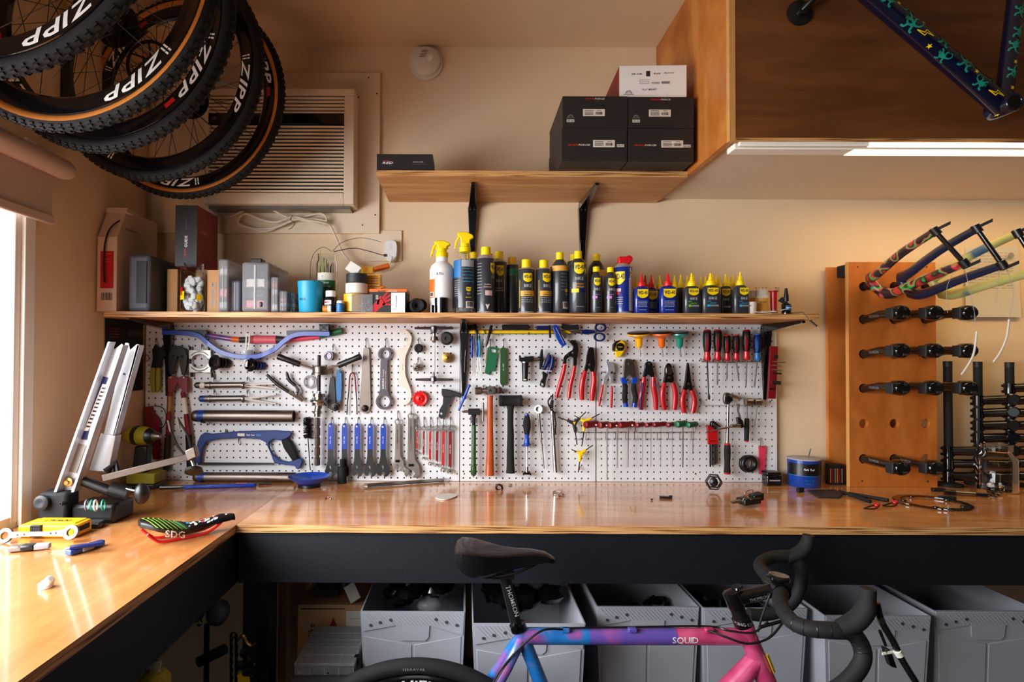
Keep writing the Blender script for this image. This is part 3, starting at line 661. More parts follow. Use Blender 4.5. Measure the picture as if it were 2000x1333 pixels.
def p_red(m, f, w_, h, lf, rt, d):
    text(m, 'RED', f, .0075, .034, 1, -w_*.30, 0, .3, 'white'); band(m, f, -w_*.39, -w_*.29, .007, .0085, 1, 'brightred')
    text(m, 'BRAKING CALIPER', f, .003, .036, 1, w_*.24, .003, 0, 'paper'); text(m, 'REAR RED 22 BLACK TI', f, .0026, .05, 0, w_*.27, -.004, 0, 'inkgrey')
carton('small_black_box', 'slim black box with white lettering at the left end of the upper shelf', 'box', (736, 301, 845, 332), 2.0, .12, 'boxblack', z0=ZU+.0006, prints=p_red)

# ================================================================ blue frame on the cabinet
t = T('blue_bike_frame', 'dark blue bicycle frame with green creatures and yellow stars, hung on the cabinet front', 'bike frame')
YFm = 1.592
def tubemap(a, b, r):
    a, b = V(a), V(b); d = (b-a).normalized(); L = (b-a).length; n = V((0, -1, 0)); s = d.cross(n).normalized()
    return (lambda x, y: a+d*x+(n*math.cos(y/r)+s*math.sin(y/r))*(r+.0008)), L
def stroke(mb, fn, pts, w_, mat=None):
    if mat: mb.use(mat)
    P = smooth(pts, 4); vs = []
    for i, p in enumerate(P):
        q0, q1 = P[max(0, i-1)], P[min(len(P)-1, i+1)]; d = (q1-q0).normalized(); k = i/(len(P)-1)
        ww = w_(k) if callable(w_) else w_; o = V((-d.y, d.x, 0))*ww/2
        vs += [fn(p.x+o.x, p.y+o.y), fn(p.x-o.x, p.y-o.y)]
    return mb.add(vs, [(2*i, 2*i+1, 2*i+3, 2*i+2) for i in range(len(P)-1)])
def creature(mb, fn, x, y, s, fl=1):
    f = lambda a, b: fn(x+a*s*fl, y+b*s)
    stroke(mb, f, [(-.5, .1), (-.2, 0), (.15, 0)], lambda k: .46*(.5+math.sin(PI*min(1, k+.15))*.5), 'teal')
    stroke(mb, f, [(.1, 0), (.45, .1), (.6, .4), (.4, .62), (.2, .5)], lambda k: .15*(1-k*.7), 'teal')
    for q in ([(-.35, .1), (-.5, .4), (-.7, .45)], [(-.3, -.1), (-.4, -.4), (-.65, -.45)], [(.05, -.1), (.15, -.4), (.35, -.45)], [(0, .1), (-.05, .4), (.1, .55)]): stroke(mb, f, q, .15, 'teal')
    stroke(mb, f, [(-.75, .12), (-.5, .1)], lambda k: .24, 'green')
def star(mb, fn, x, y, s, mat='yellow'):
    mb.use(mat); pts = [fn(x+s*(1 if i % 2 == 0 else .42)*math.sin(i*PI/5), y+s*(1 if i % 2 == 0 else .42)*math.cos(i*PI/5)) for i in range(10)]
    mb.add([fn(x, y)]+pts, [(0, i+1, (i+1) % 10+1) for i in range(10)])
def bolt(mb, fn, x, y, s):
    stroke(mb, fn, [(x-s, y+.3*s), (x-.1*s, y+.1*s)], .0022, 'yellow'); stroke(mb, fn, [(x-.1*s, y+.1*s), (x-.15*s, y-.25*s)], .0022); stroke(mb, fn, [(x-.15*s, y-.25*s), (x+s, y-.3*s)], .0022)
    stroke(mb, fn, [(x+s, y-.3*s), (x+.1*s, y)], .0022); stroke(mb, fn, [(x+.1*s, y), (x+.15*s, y+.35*s)], .0022); stroke(mb, fn, [(x+.15*s, y+.35*s), (x-s, y+.3*s)], .0022)
pm('frameblue', (6, 11, 36), .25, coat=.6, var=.05)
bbA, bbB = at(1983, 198, 1.556), at(1983, 198, 1.556)+V((0, .073, 0)); bbm = (bbA+bbB)/2
top = at(1668, -38, YFm); top = bbm+(top-bbm)*1.22; top.y = bbm.y
if top.z > 2.56: top = bbm+(top-bbm)*((2.56-bbm.z)/(top.z-bbm.z))
g = MB('frameblue'); g.tube([bbm, top], .0268, 20); idt = t.add('down_tube', g)
stp = at(1986, -12, YFm); stp.y = bbm.y; stp = bbm+(stp-bbm)*((2.55-bbm.z)/(stp.z-bbm.z))
g = MB('frameblue'); g.tube([bbm, stp], .0205, 20); ist = t.add('seat_tube', g)
g = MB('frameblue'); g.tube([top+V((.03, 0, -.05)), stp+V((0, 0, -.03))], .018, 14); t.add('top_tube', g)
g = MB('frameblue'); g.lathe(bbA, (0, 1, 0), [(.002, .0165), (0, .018), (0, .0225), (.002, .024), (.071, .024), (.073, .022), (.073, .018), (.02, .0165)], 28); t.add('bottom_bracket_shell', g)
g = MB('steel_dark'); g.lathe(bbA+V((0, .001, 0)), (0, 1, 0), [(.018, .0001), (.018, .0170), (.0, .0172), (.0, .0185)], 24); t.add('bearing_bore', g)
g = MB('teal'); fn, L = tubemap(bbm, top, .0268)
for k, (x, y, fl, s) in enumerate([(.10, -.012, 1, .026), (.075, .018, -1, .02), (.165, .004, 1, .036), (.215, -.020, -1, .026), (.245, .012, 1, .030), (.335, -.010, -1, .036), (.37, .018, 1, .028), (.43, 0, 1, .03)]): creature(g, fn, x, y, s, fl)
for x, y in [(.125, .004), (.20, .026), (.262, -.022), (.315, .016), (.30, .028), (.40, .01)]: star(g, fn, x, y, .0075)
bolt(g, fn, .048, -.006, .020); bolt(g, fn, .295, -.006, .022); t.add('painted_creatures', g, sub=idt)
g = MB('teal'); fn, L = tubemap(bbm, stp, .0205)
for x, y, fl in [(.09, .0, 1), (.155, -.004, -1), (.20, .002, 1), (.25, 0, -1)]: creature(g, fn, x, y, .028, fl)
for x in (.045, .115): star(g, fn, x, .002, .0065)
t.add('painted_creatures', g, sub=ist)
g = MB('yellow'); star(g, lambda x, y: bbA+V(((.0245)*math.cos(-2.2+y*30), .04-x, .0245*math.sin(-2.2+y*30))), 0, 0, .009); t.add('star_decal', g); t.done()
t = T('wall_hook', 'black flanged hook bolted to the cabinet front holding the blue frame', 'hook')
c = at(1561, 26, YF); g = MB('blk'); g.lathe(c, (0, -1, 0), [(0, .036), (.004, .036), (.005, .030), (.008, .014), (.02, .012)], 28); t.add('flange', g)
g = MB('steel_dark')
for k in range(4): a = k*PI/2+.2; g.lathe(c+V((.026*math.cos(a), -.004, .026*math.sin(a))), (0, -1, 0), [(0, .004), (.002, .003)], 8)
t.add('screw', g)
g = MB('blk'); g.tube([c+V((0, -.01, 0)), c+V((.02, -.045, .02)), c+V((.05, -.06, .05)), c+V((.14, -.06, .14))], .009, 10); t.add('arm', g); t.done()
# ================================================================ long shelf, left to right
ZB = ZS+.0006
def sx(px, Y): return at(px, 600, Y).x
def sz(py, Y, px=900): return at(px, py, Y).z
def std(px0, px1, top, Y):                     # x centre, radius, height of a thing standing on the shelf, Y its front
    a, b = at(px0, top, Y), at(px1, top, Y); return (a.x+b.x)/2, (b.x-a.x)/2, a.z-ZB
# tall pale carton with red label and a black cable
t = T('tall_carton', 'tall open pale carton with a red label and a black cable hanging out', 'box')
Y = 1.99; a, b = at(191, 463, Y), at(229, 463, Y); x0, x1 = a.x, b.x; h0 = a.z-ZB; d = .24
yw = -.16; M = Matrix.Translation((x0, Y, ZB)) @ Matrix.Rotation(0, 4, 'Z')
g = MB('carton'); w_ = x1-x0; hb = at(215, 412, Y+.05).z-ZB
P = [(0, 0, 0), (w_, 0, 0), (w_+.008, d, 0), (.008, d, 0), (0, 0, h0), (w_, 0, h0), (w_+.008, d, hb), (.008, d, hb)]
q = [M @ V(p) for p in P]; g.add(q, [(3, 2, 1, 0), (0, 1, 5, 4), (2, 3, 7, 6), (3, 0, 4, 7)]); g.add([q[1], q[2], q[6], M @ V((w_+.002, .05, hb)), q[5]], [(0, 1, 2, 3, 4)])
g.add([q[4], q[5], M @ V((w_+.002, .05, hb)), M @ V((.002, .05, hb))], [(0, 1, 2, 3)]); t.add('carton_body', g)
g = MB('carton'); g.obox(M @ V((w_*.5+.012, .05, hb-.002)), (w_*.55, 0, 0), (0, .02, .0), (0, .002, .008)); t.add('open_flap', g)
g = MB('red'); f = plane(M @ V((w_/2, 0, h0/2)), (1, 0, 0), (0, 0, 1)); band(g, f, -w_*.34, w_*.34, -h0*.19, h0*.31, 1, 'red'); f2 = lift2(f)
lines(g, f2, -w_*.2, w_*.2, [h0*.27, h0*.2, h0*.16], .002, 'pink', 4); bars(g, f, -w_*.28, w_*.28, -h0*.35, -h0*.25); t.add('front_label', g)
g = MB('dgrey'); f = plane((q[1]+q[2])/2+V((0, 0, hb*.5)), (q[2]-q[1]), (0, 0, 1)); text(g, 'SRAM Road', f, .006, .07, 1, -.04, hb*.32, mat='dgrey'); t.add('side_print', g)
t.done()
m = MB('blk'); cs = smooth([M @ V(p) for p in [(w_*.9, .06, hb-.02), (w_*.7, .0, h0+.035), (w_*.5, -.012, h0-.02), (w_*.42, -.010, h0*.6), (w_*.45, -.008, h0*.38)]], 6); m.tube(cs, .0028, 8)
one('black_cable', m, 'black cable drooping over the front of the pale carton', 'cable')
def bx(name, label, cat, px0, px1, top, Y, d, mat, group=None, prints=None, faces={}, z0=None, yaw=0, bev=.0012):
    return carton(name, label, cat, (px0, top, px1, 600), Y, d, mat, yaw, group, ZB if z0 is None else z0, faces, prints, bev)
# grey plastic case
t = T('plastic_case', 'upright grey plastic tool case with rounded corners on the shelf', 'case')
Y = 2.0; x, r, h = std(250, 293, 497, Y); g = MB('casegrey'); g.box(x-r, x+r, Y, Y+.22, ZB+.002, ZB+h); t.add('shell', g, bevel=.012)
g = MB('dgrey'); g.box(x-r*.2, x+r*.75, Y-.002, Y+.002, ZB+h*.15, ZB+h*.88); t.add('raised_panel', g, bevel=.001); t.done()
# stack of cardboard boxes carrying the black-red box
bx('cardboard_box', 'brown cardboard box under the black and red box, beside the grey case', 'box', 327, 346, 526, 2.08, .16, 'cardboard')
def ptm(m, f, w_, h, lf, rt, d):
    g = lambda x, y: f(-y, x)
    text(m, 'PARK TOOL TM-1', g, .0075, .085, 1, -.010, .006, 0, 'lblue'); text(m, 'Spoke Tension Meter', g, .005, .085, 0, -.010, -.006, 0, 'lblue')
bx('cardboard_box', 'brown cardboard box printed with blue lettering, beside the plastic organizers', 'box', 405, 432, 528, 2.04, .2, 'cardboard', prints=ptm)
bx('cardboard_box', 'weathered brown cardboard box between the white-filled jar and the printed box', 'box', 382, 404, 527, 2.08, .2, 'cardboard')
def pg(m, f, w_, h, lf, rt, d):
    g = lambda x, y: f(-y, x)
    text(m, 'GUIDE', g, .0095, .040, 1, -.02, 0, 0, 'white'); text(m, 'SRAM', g, .006, .026, 1, -.058, 0.003, 0, 'brightred'); lines(m, g, .02, .055, [-.001], .0012, 'inkgrey')
    text(m, 'GUIDE', lambda x, y: rt(x, y+.02) , .011, .05, 1, -.03, 0, 0, 'pink')
z0 = at(360, 524, 2.06).z
bx('brake_box', 'black box with red side standing on the cardboard boxes', 'box', 343, 383, 401, 2.03, .17, 'boxblack', z0=z0+.002, prints=pg, faces={'right': 'boxred', 'bottom': 'boxred'})
# jars and organisers
def jar(name, label, cat, px0, px1, top, Y, glass, lid=None, fill=None, neck=.8, group=None, fillh=.8):
    x, r, h = std(px0, px1, top, Y); c = V((x, Y+r, ZB)); t = T(name, label, cat, group)
    g = MB(glass); g.lathe(c, (0, 0, 1), [(0, r*.9), (.006, r), (h*.8, r), (h*.87, r*neck), (h, r*neck), (h, r*neck-.002), (h*.87, r*neck-.002), (h*.8, r-.0025), (.006, r-.0025), (.004, .001)], 28)
    for k in range(2): g.torus(c+V((0, 0, h*(.91+.04*k))), (0, 0, 1), r*neck, .0012, 24, 5)
    t.add('glass_body', g)
    if fill: fill(t, c, r, h)
    if lid: g = MB(lid); g.lathe(c+V((0, 0, h*.9)), (0, 0, 1), [(0, r*neck+.002), (h*.12, r*neck+.002), (h*.13, .001)], 24); t.add('lid', g)
    t.done(); return c, r, h
def fcloth(t, c, r, h):
    g = MB('white'); q = random.Random(5)
    for k in range(80):
        a = q.uniform(0, 2*PI); z = q.uniform(.03, .68)*h; rr = r*.62*q.uniform(.5, 1); p = c+V((math.cos(a)*rr, math.sin(a)*rr, z+.004))
        g.ball(p, r*.27, (1, .7, .8+q.random()*.6), 8)
    t.add('white_rags', g)
    g = MB('yellow'); f = cyl(c.x, c.y, c.z, r, -.25); band(g, f, -r*1.1, -r*.1, h*.25, h*.42, 5, 'yellow'); band(g, f, -r*1.1, -r*.3, h*.34, h*.5, 4, 'red'); band(g, f, r*.9, r*1.4, h*.24, h*.36, 4, 'yellow'); t.add('label', g)
jar('plastic_jar', 'clear jar stuffed with white plastic bits and a red-yellow label', 'jar', 344, 392, 512, 2.0, 'clear', fill=fcloth, neck=.78)
def organiser(label, px0, px1, top, Y, d, mat='frost', inside='dgrey', handle=False, name='organizer_case', group=None):
    x, r, h = std(px0, px1, top, Y); t = T(name, label, 'case', group); q = random.Random(int(px0))
    g = MB(mat); g.box(x-r, x+r, Y, Y+d, ZB+.001, ZB+h); t.add('shell', g, bevel=min(.008, r*.4))
    g = MB('lgrey'); g.box(x-r*.12, x+r*.02, Y-.0015, Y+.001, ZB+h*.06, ZB+h*.94); t.add('seam_rib', g, bevel=.0005)
    if inside:
        g = MB(inside); n = 4
        for k in range(n):
            zz = ZB+h*(.08+.21*k); g.use(['dgrey', 'lgrey', 'red', 'dgrey', 'offwhite'][(k+int(px0)) % 5]).box(x-r*.7, x+r*.6, Y+.006, Y+d*.6, zz, zz+h*q.uniform(.10, .17))
        t.add('stored_bits', g, bevel=.002)
    if handle: g = MB('blk'); g.box(x-r*.45, x+r*.35, Y+.01, Y+.05, ZB+h-.002, ZB+h+.014); g.use('blk').box(x+r*.3, x+r*.5, Y-.003, Y+.003, ZB+h*.1, ZB+h*.2); t.add('handle', g, bevel=.004)
    t.done()
organiser('clear compartment box on edge with red and white bits inside', 426, 447, 506, 2.0, .16)
organiser('dark slim plastic case leaning by the clear compartment box', 449, 470, 548, 2.02, .14, 'casegrey', None, name='small_case')
organiser('large frosted plastic carry case with black top handle on the shelf', 472, 527, 512, 1.995, .22, 'frost', 'dgrey', True, 'carry_case')
organiser('narrow clear bit box just right of the large frosted case', 529, 544, 541, 2.0, .15)
organiser('small clear parts box beside the teal cup, the wider one', 545, 562, 568, 1.995, .1, 'smokeclear')
organiser('tiny dark clear box half hidden by the teal cup', 563, 577, 571, 2.03, .1, 'smokeclear')
x, r, h = std(575, 625, 548, 1.995); c = V((x, 1.995+r, ZB)); m = MB('tealcup')
m.lathe(c, (0, 0, 1), [(0, r*.82), (.003, r*.88), (h*.95, r), (h, r), (h, r-.002), (h*.9, r-.003), (.006, r*.8), (.005, .001)], 32)
f = cyl(c.x, c.y, c.z, r*.94, -.45, .001); text(m, 'FOX', lambda x, y: f(x, y), .008, None, 1, 0, h*.42, mat='dblue'); one('teal_cup', m, 'teal blue plastic cup standing on the shelf', 'cup')
# jar of cable ties
t = T('cable_tie_jar', 'clear jar with green label full of cable ties', 'jar'); Y = 2.095; x, r, h = std(612, 655, 494, Y); c = V((x, Y+r, ZB))
g = MB('clear'); g.lathe(c, (0, 0, 1), [(0, r*.9), (.005, r), (h*.85, r), (h*.9, r*.86), (h, r*.86), (h, r*.80), (h*.9, r*.80), (.01, r*.9), (.008, .001)], 28); t.add('glass_body', g)
g = MB('green'); f = cyl(c.x, c.y, c.z, r, .25); band(g, f, -r*.95, r*.8, h*.30, h*.56, 8, 'green'); band(g, f, -r*.95, r*.8, h*.56, h*.68, 8, 'offwhite'); f2 = lift2(f)
text(g, 'Assorted', f2, .006, .028, 1, -r*.2, h*.52, mat='white'); text(g, 'Cable Ties', f2, .006, .034, 1, -r*.1, h*.46, mat='white'); text(g, 'C', f2, .008, None, 1, -r*.4, h*.62, mat='grey'); lines(g, f2, -r*.6, r*.4, [h*.4, h*.37, h*.34], .0012, 'lgrey'); t.add('label', g); t.done()
q = random.Random(9); m = MB('blk')
for k in range(14):
    a = q.uniform(0, 2*PI); b = c+V((math.cos(a)*r*.5, math.sin(a)*r*.5, .012)); e = c+V((math.cos(a)*r*.6, math.sin(a)*r*.5, h*q.uniform(.8, 1.1)))
    m.use('lime' if k % 3 == 0 else 'blk').tube([b, (b+e)/2+V((q.uniform(-.01, .01), 0, 0)), e], .0012, 5)
one('cable_ties', m, 'black and lime cable ties standing in the green-labelled jar', 'cable tie', kind='stuff')
Y2 = c.y
for pts, lab in (([(650, 491), (668, 474), (700, 465), (726, 468), (744, 473)], 'thin black cable tie arching to the right out of the jar, upper one'), ([(652, 492), (690, 485), (720, 491), (745, 498), (753, 499)], 'thick black cable tie reaching right out of the jar, lower one'), ([(648, 492), (632, 483), (616, 492), (607, 512), (606, 545)], 'black cable tie bent over the left rim of the jar')):
    m = MB('blk'); m.tube([at(p.x, p.y, Y2) for p in smooth(pts, 6)], .0016 if 'thick' in lab else .0009, 6)
    if 'thick' in lab: m.obox(at(753, 499, Y2), (.006, 0, 0), (0, .003, 0), (0, 0, .0045))
    one('loose_cable_tie', m, lab, 'cable tie')
# small bottles, tape and boxes near the middle
def pill(label, px0, px1, top, Y, body, cap, capf=.28, extra=None, tiltpx=0):
    x, r, h = std(px0, px1, top, Y); c = V((x, Y+r, ZB)); t = T('small_bottle', label, 'bottle')
    g = MB(body); g.lathe(c, (0, 0, 1), [(0, r*.9), (.003, r), (h*(.92-capf), r), (h*(1-capf), r*.8), (h*(1-capf)+.002, .001)], 22); t.add('body', g)
    g = MB(cap); g.lathe(c+V((0, 0, h*(1-capf))), (0, 0, 1), [(0, r*.86), (h*capf-.001, r*.84), (h*capf, r*.7), (h*capf+.0003, .001)], 22); t.add('cap', g)
    if extra: extra(t, c, r, h)
    t.done()
def e1(t, c, r, h):
    g = MB('red'); f = cyl(c.x, c.y, c.z, r, -.2); band(g, f, -r*1.0, r*.5, h*.36, h*.55, 6, 'white'); band(g, lift2(f), -r*.8, r*.2, h*.42, h*.5, 4, 'red'); t.add('label', g)
pill('dark supplement bottle with white cap and red-white label', 632, 655, 567, 2.0, 'steel_dark', 'white', extra=e1)
pill('tiny blue bottle with white cap on the shelf', 655, 671, 587, 1.99, 'lblue', 'white', .22)
m = MB('amber'); c = V((sx(634, 1.992), 2.0, ZB+.012)); m.lathe(c, (1, 0, 0), [(-.008, .008), (-.007, .011), (.010, .011)], 18); m.use('offwhite').lathe(c, (1, 0, 0), [(.010, .012), (.021, .012), (.022, .001)], 18)
one('orange_bottle', m, 'little orange bottle with white cap lying on its side', 'bottle')
m = MB('dgrey'); x, r, h = std(628, 655, 553, 2.09); m.ball((x, 2.10+r*.6, ZB+h*.5), r, (1, .9, h/r/2), 16); m.use('red').ball((x-r*.9, 2.10, ZB+h*.35), .004); one('black_pouch', m, 'dark rounded gadget behind the small bottles', 'gadget')
m = MB('blkmatte'); c = at(636, 556, 2.07); m.lathe(V((c.x, 2.07, ZB)), (.02, 0, 1), [(0, .006), (.055, .006), (.062, .003), (.085, .001)], 12); one('glue_nozzle', m, 'thin black pointed nozzle standing before the tie jar', 'nozzle')
def roll(label, px0, px1, top, bot, Y, mat, core='cardboard', name='tape_roll'):
    a, b, c_ = at(px0, top, Y), at(px1, top, Y), at(px0, bot, Y); r = (b.x-a.x)/2; x = (a.x+b.x)/2
    m = MB(mat); m.lathe((x, Y+r, c_.z), (0, 0, 1), [(0, r*.7), (0, r), (a.z-c_.z, r), (a.z-c_.z, r*.7)], 28, closed=True)
    one(name, m, label, 'tape', 'tape rolls stacked on the shelf', bevel=.0012)
z9 = 0
roll('wide pale yellow tape roll at the bottom of the tape stack', 666, 714, 573, 608.5, 2.01, 'handleyel')
roll('white tape roll in the middle of the tape stack', 671, 714, 552, 572, 2.01, 'offwhite')
roll('dark grey cloth tape roll on top of the tape stack', 672, 714, 533, 551, 2.01, 'dgrey')
m = MB('barpale'); c = at(690, 524, 2.05); m.obox(c, (.018, 0, -.012), (0, .003, .001), (.010, 0, .014)); one('cord_tag', m, 'pale warning tag hanging on the white cord', 'tag')
m = MB('handleyel'); c0, c1 = at(706, 521, 2.09), at(728, 534, 2.09); m.box(c0.x, c1.x, 2.09, 2.13, c1.z, c0.z+.001); one('yellow_carton', m, 'small yellow carton on top of the orange-yellow stack', 'box', 'yellow cartons behind the glove box', bevel=.001)
c0, c1 = at(710, 534.5, 2.085), at(741, 560, 2.085)
def py(m, f, w_, h, lf, rt, d): lines(m, f, -w_*.4, w_*.4, [h*.3, h*.1, -h*.1, -h*.3], .0022, 'dred', 6)
carton('yellow_carton', 'orange-yellow carton behind the glove box, middle of its stack', 'box', (710, 535, 742, 560), 2.085, .05, 'handleyel', z0=None, group='yellow cartons behind the glove box', prints=py)
carton('yellow_carton', 'orange-yellow carton behind the glove box, lowest of its stack', 'box', (712, 561, 744, 600), 2.085, .05, 'handleyel', z0=ZB, group='yellow cartons behind the glove box', prints=py)
m = MB('orange'); a = at(727, 528, 2.17); b = at(760, 519, 2.17); m.lathe(a, b-a, [(0, .0085), (.002, .010), ((b-a).length-.002, .010), ((b-a).length, .008)], 16); one('orange_tube', m, 'orange-red rolled tag on the cord near the plug', 'tube')
# glove box
t = T('glove_box', 'black disposable glove box with orange lid band and red hand picture', 'box'); Y = 2.0
a, b = at(722, 565, Y), at(794, 565, Y); h = a.z-ZB; g = MB('boxblack'); g.box(a.x, b.x, Y, Y+.11, ZB, ZB+h-.009); t.add('carton_body', g)
g = MB('orange'); g.box(a.x-.001, b.x+.001, Y-.001, Y+.111, ZB+h-.009, ZB+h); t.add('lid', g)
f = plane(((a.x+b.x)/2, Y-.001, ZB+h/2), (1, 0, 0), (0, 0, 1)); w_ = b.x-a.x; g = MB('ink'); text(g, 'GLOVES', f, .0045, .026, 1, -w_*.17, h*.42, mat='ink'); text(g, 'DISPOSABLE', f, .0045, .03, 1, w_*.12, h*.42, mat='paper')
f = plane(((a.x+b.x)/2, Y, ZB+h/2), (1, 0, 0), (0, 0, 1)); text(g, '100', lambda x, y: f(y-.037, -x+.012), .008, .014, 1, mat='paper')
stroke(g, f, [(-.055, -.035), (-.035, -.015), (-.015, .0)], lambda k: .026, 'red')
for q in ([(-.02, .004), (-.008, .022), (.0, .028)], [(-.016, .0), (.002, .016), (.012, .020)], [(-.014, -.006), (.006, .004), (.018, .006)], [(-.018, -.012), (.002, -.012), (.014, -.014)], [(-.035, -.012), (-.030, .006), (-.022, .016)]): stroke(g, f, q, lambda k: .0075*(1-.4*k), 'red')
t.add('printed_hand', g); t.done()
def pw(m, f, w_, h, lf, rt, d): text(m, 'TRANSFER', lambda x, y: f(-y-.006, x+.003), .005, .042, 1, mat='dblue'); dome(m, f, -w_*.25, -h*.36, .005, 'blue')
carton('pill_box', 'small white box with blue lettering leaning on the glove box', 'box', (764, 572, 791, 610), 1.992, .007, 'white', z0=ZB, yaw=-.1, prints=pw)
m = MB('smokeclear'); a, b = at(687, 575, 1.995), at(728, 575, 1.995); h = a.z-ZB; m.box(a.x, b.x, 1.995, 2.0-.004+.04, ZB, ZB+h); m.use('lgrey').box((a.x+b.x)/2-.0006, (a.x+b.x)/2+.0006, 1.9945, 1.9955, ZB, ZB+h)
q = random.Random(3)
for k in range(26): m.use(['metal', 'offwhite'][k % 2]).ball((q.uniform(a.x+.006, b.x-.006), q.uniform(2.004, 2.03), ZB+q.uniform(.004, h*.6)), .0035, n=6)
one('clear_parts_box', m, 'clear plastic box of small fittings in front of the tape rolls', 'box', bevel=.001)
for (px, py_, R1, lab) in ((812, 590, .024, 'black handlebar tape roll lying at the front of the shelf'), (820, 577, .020, 'black handlebar tape roll lying behind the front one')):
    c = at(px, py_, 2.03 if R1 > .022 else 2.09); c.z = ZB+R1 if R1 > .022 else ZB+R1+.012; m = MB('blkmatte'); m.lathe(c, (.25, -1, 0), [(-.035, .004), (-.035, R1*.9), (-.03, R1), (.03, R1), (.035, R1*.85), (.030, R1*.35), (.02, .003)], 22)
    for k in range(4): m.torus(c+V((.25, -1, 0)).normalized()*(-.03+.018*k), (.25, -1, 0), R1, .002, 22, 5)
    one('bar_tape_roll', m, lab, 'bar tape')
m = MB('orange'); m.ball(at(748, 561, 2.02), .007, (1.5, 1, .5), 8); one('orange_glove', m, 'crumpled orange glove poking out behind the box lid', 'glove')
# ---------------------------------------------------------------- bottles and cans
def spray(label, px0, px1, top, nk, sh, Y, body, fill, flip=1, printing=None, head=True):
    x, r, h = std(px0, px1, sh, Y); c = V((x, Y+r, ZB)); t = T('spray_bottle', label, 'spray bottle'); hn = at(px0, nk, Y).z-ZB; ht = at(px0, top, Y).z-ZB
    g = MB(body); g.lathe(c, (0, 0, 1), [(0, r*.92), (.004, r), (h*.86, r), (h*.95, r*.85), (h*1.02, r*.5), (hn, r*.46), (hn+.001, .001)], 32); t.add('body', g)
    if fill: g = MB(fill); g.lathe(c, (0, 0, 1), [(.004, r*.9), (h*.7, r*.93), (h*.7+.001, .001)], 28); t.add('liquid', g)
    g = MB('wdYellow'); g.lathe(c+V((0, 0, hn-.002)), (0, 0, 1), [(0, r*.52), (.016, r*.52), (.018, r*.42), (.03, r*.4)], 20); t.add('collar', g)
    z0 = hn+.022; g = MB('wdYellow'); L = .052; s = flip; k = ht-z0
    pts = [(-.014, 0), (.014, 0), (.018, k*.4), (.030, k*.55), (.028, k*.75), (.006, k), (-.024, k*.96), (-.028, k*.70), (-.018, k*.6), (-.014, k*.35)]
    g.prism([c+V((p[0]*s, -.011, z0+p[1])) for p in pts], (0, .022, 0)); t.add('spray_head', g, bevel=.003)
    g = MB('wdYellow'); g.tube([c+V((-.022*s, 0, z0+k*.62)), c+V((-.030*s, 0, z0+k*.2)), c+V((-.034*s, 0, z0-.012))], [.004, .0045, .003], 8); t.add('trigger', g)
    g = MB('ink'); 
    if printing: printing(g, cyl(c.x, c.y, c.z, r, 0), r, h); t.add('label', g)
    t.done()
def pws(m, f, r, h):
    band(m, f, -r*1.35, -r*.55, h*.30, h*.66, 6, 'orange'); f2 = lift2(f); band(m, f2, -r*1.2, -r*.65, h*.32, h*.41, 3, 'white'); bars(m, lift2(f2), -r*1.15, -r*.7, h*.33, h*.40)
    text(m, '$35e', f, .008, .026, 0, -r*.1, h*.76, .2, 'ink')
spray('white spray bottle with yellow trigger head, an orange label and handwriting', 838, 886, 466, 498, 510, 2.01, 'white', None, 1, pws)
def pclr(m, f, r, h):
    band(m, f, -r*1.5, r*1.5, h*.10, h*.99, 14, 'canDark'); g = lift2(f); band(m, g, -r*1.5, -r*.35, h*.66, h*.985, 6, 'lblue'); band(m, g, -r*.3, r*.9, h*.86, h*.985, 6, 'lgrey')
    shield(m, g, r*.35, h*.44, .017, .014); text(m, 'BIKE', g, .0055, .012, 1, r*.35, h*.36, mat='lgrey'); band(m, g, r*.1, r*.9, h*.09, h*.22, 4, 'paper'); bars(m, lift2(g), r*.2, r*.8, h*.12, h*.21)
    lines(m, g, -r*.2, r*.9, [h*(.82-.06*k) for k in range(5)], .0016, 'lineCyan', 7); lines(m, g, -r*1.1, -r*.45, [h*(.6-.04*k) for k in range(8)], .0016, 'lgrey', 8); text(m, 'BIKE WASH', g, .0035, .02, 1, r*.35, h*.29, mat='wdYellow')
spray('tall clear spray bottle with dark blue-grey label and yellow trigger head', 886, 930, 449, 488, 506, 2.005, 'clear', 'smokeclear', 1, pclr)
x, r, h = std(846, 872, 520, 2.12)
spray('clear spray bottle half hidden behind the white spray bottle', 842, 876, 474, 505, 520, 2.13, 'clear', 'lblue', 1, None)
for a_ in ((848, 875, 581, 1.99, 'glossy black cup standing before the white spray bottle'), (839, 848, 596, 1.988, 'short black cup left of the taller black cup')):
    x, r, h = std(*a_[:4]); m = MB('blkgloss'); m.lathe((x, a_[3]+r, ZB), (0, 0, 1), [(0, r*.95), (h, r), (h, r*.9), (.004, r*.88), (.003, .001)], 26); one('black_cup', m, a_[4], 'cup')
WG = 'yellow-capped cans and bottles on the long shelf'
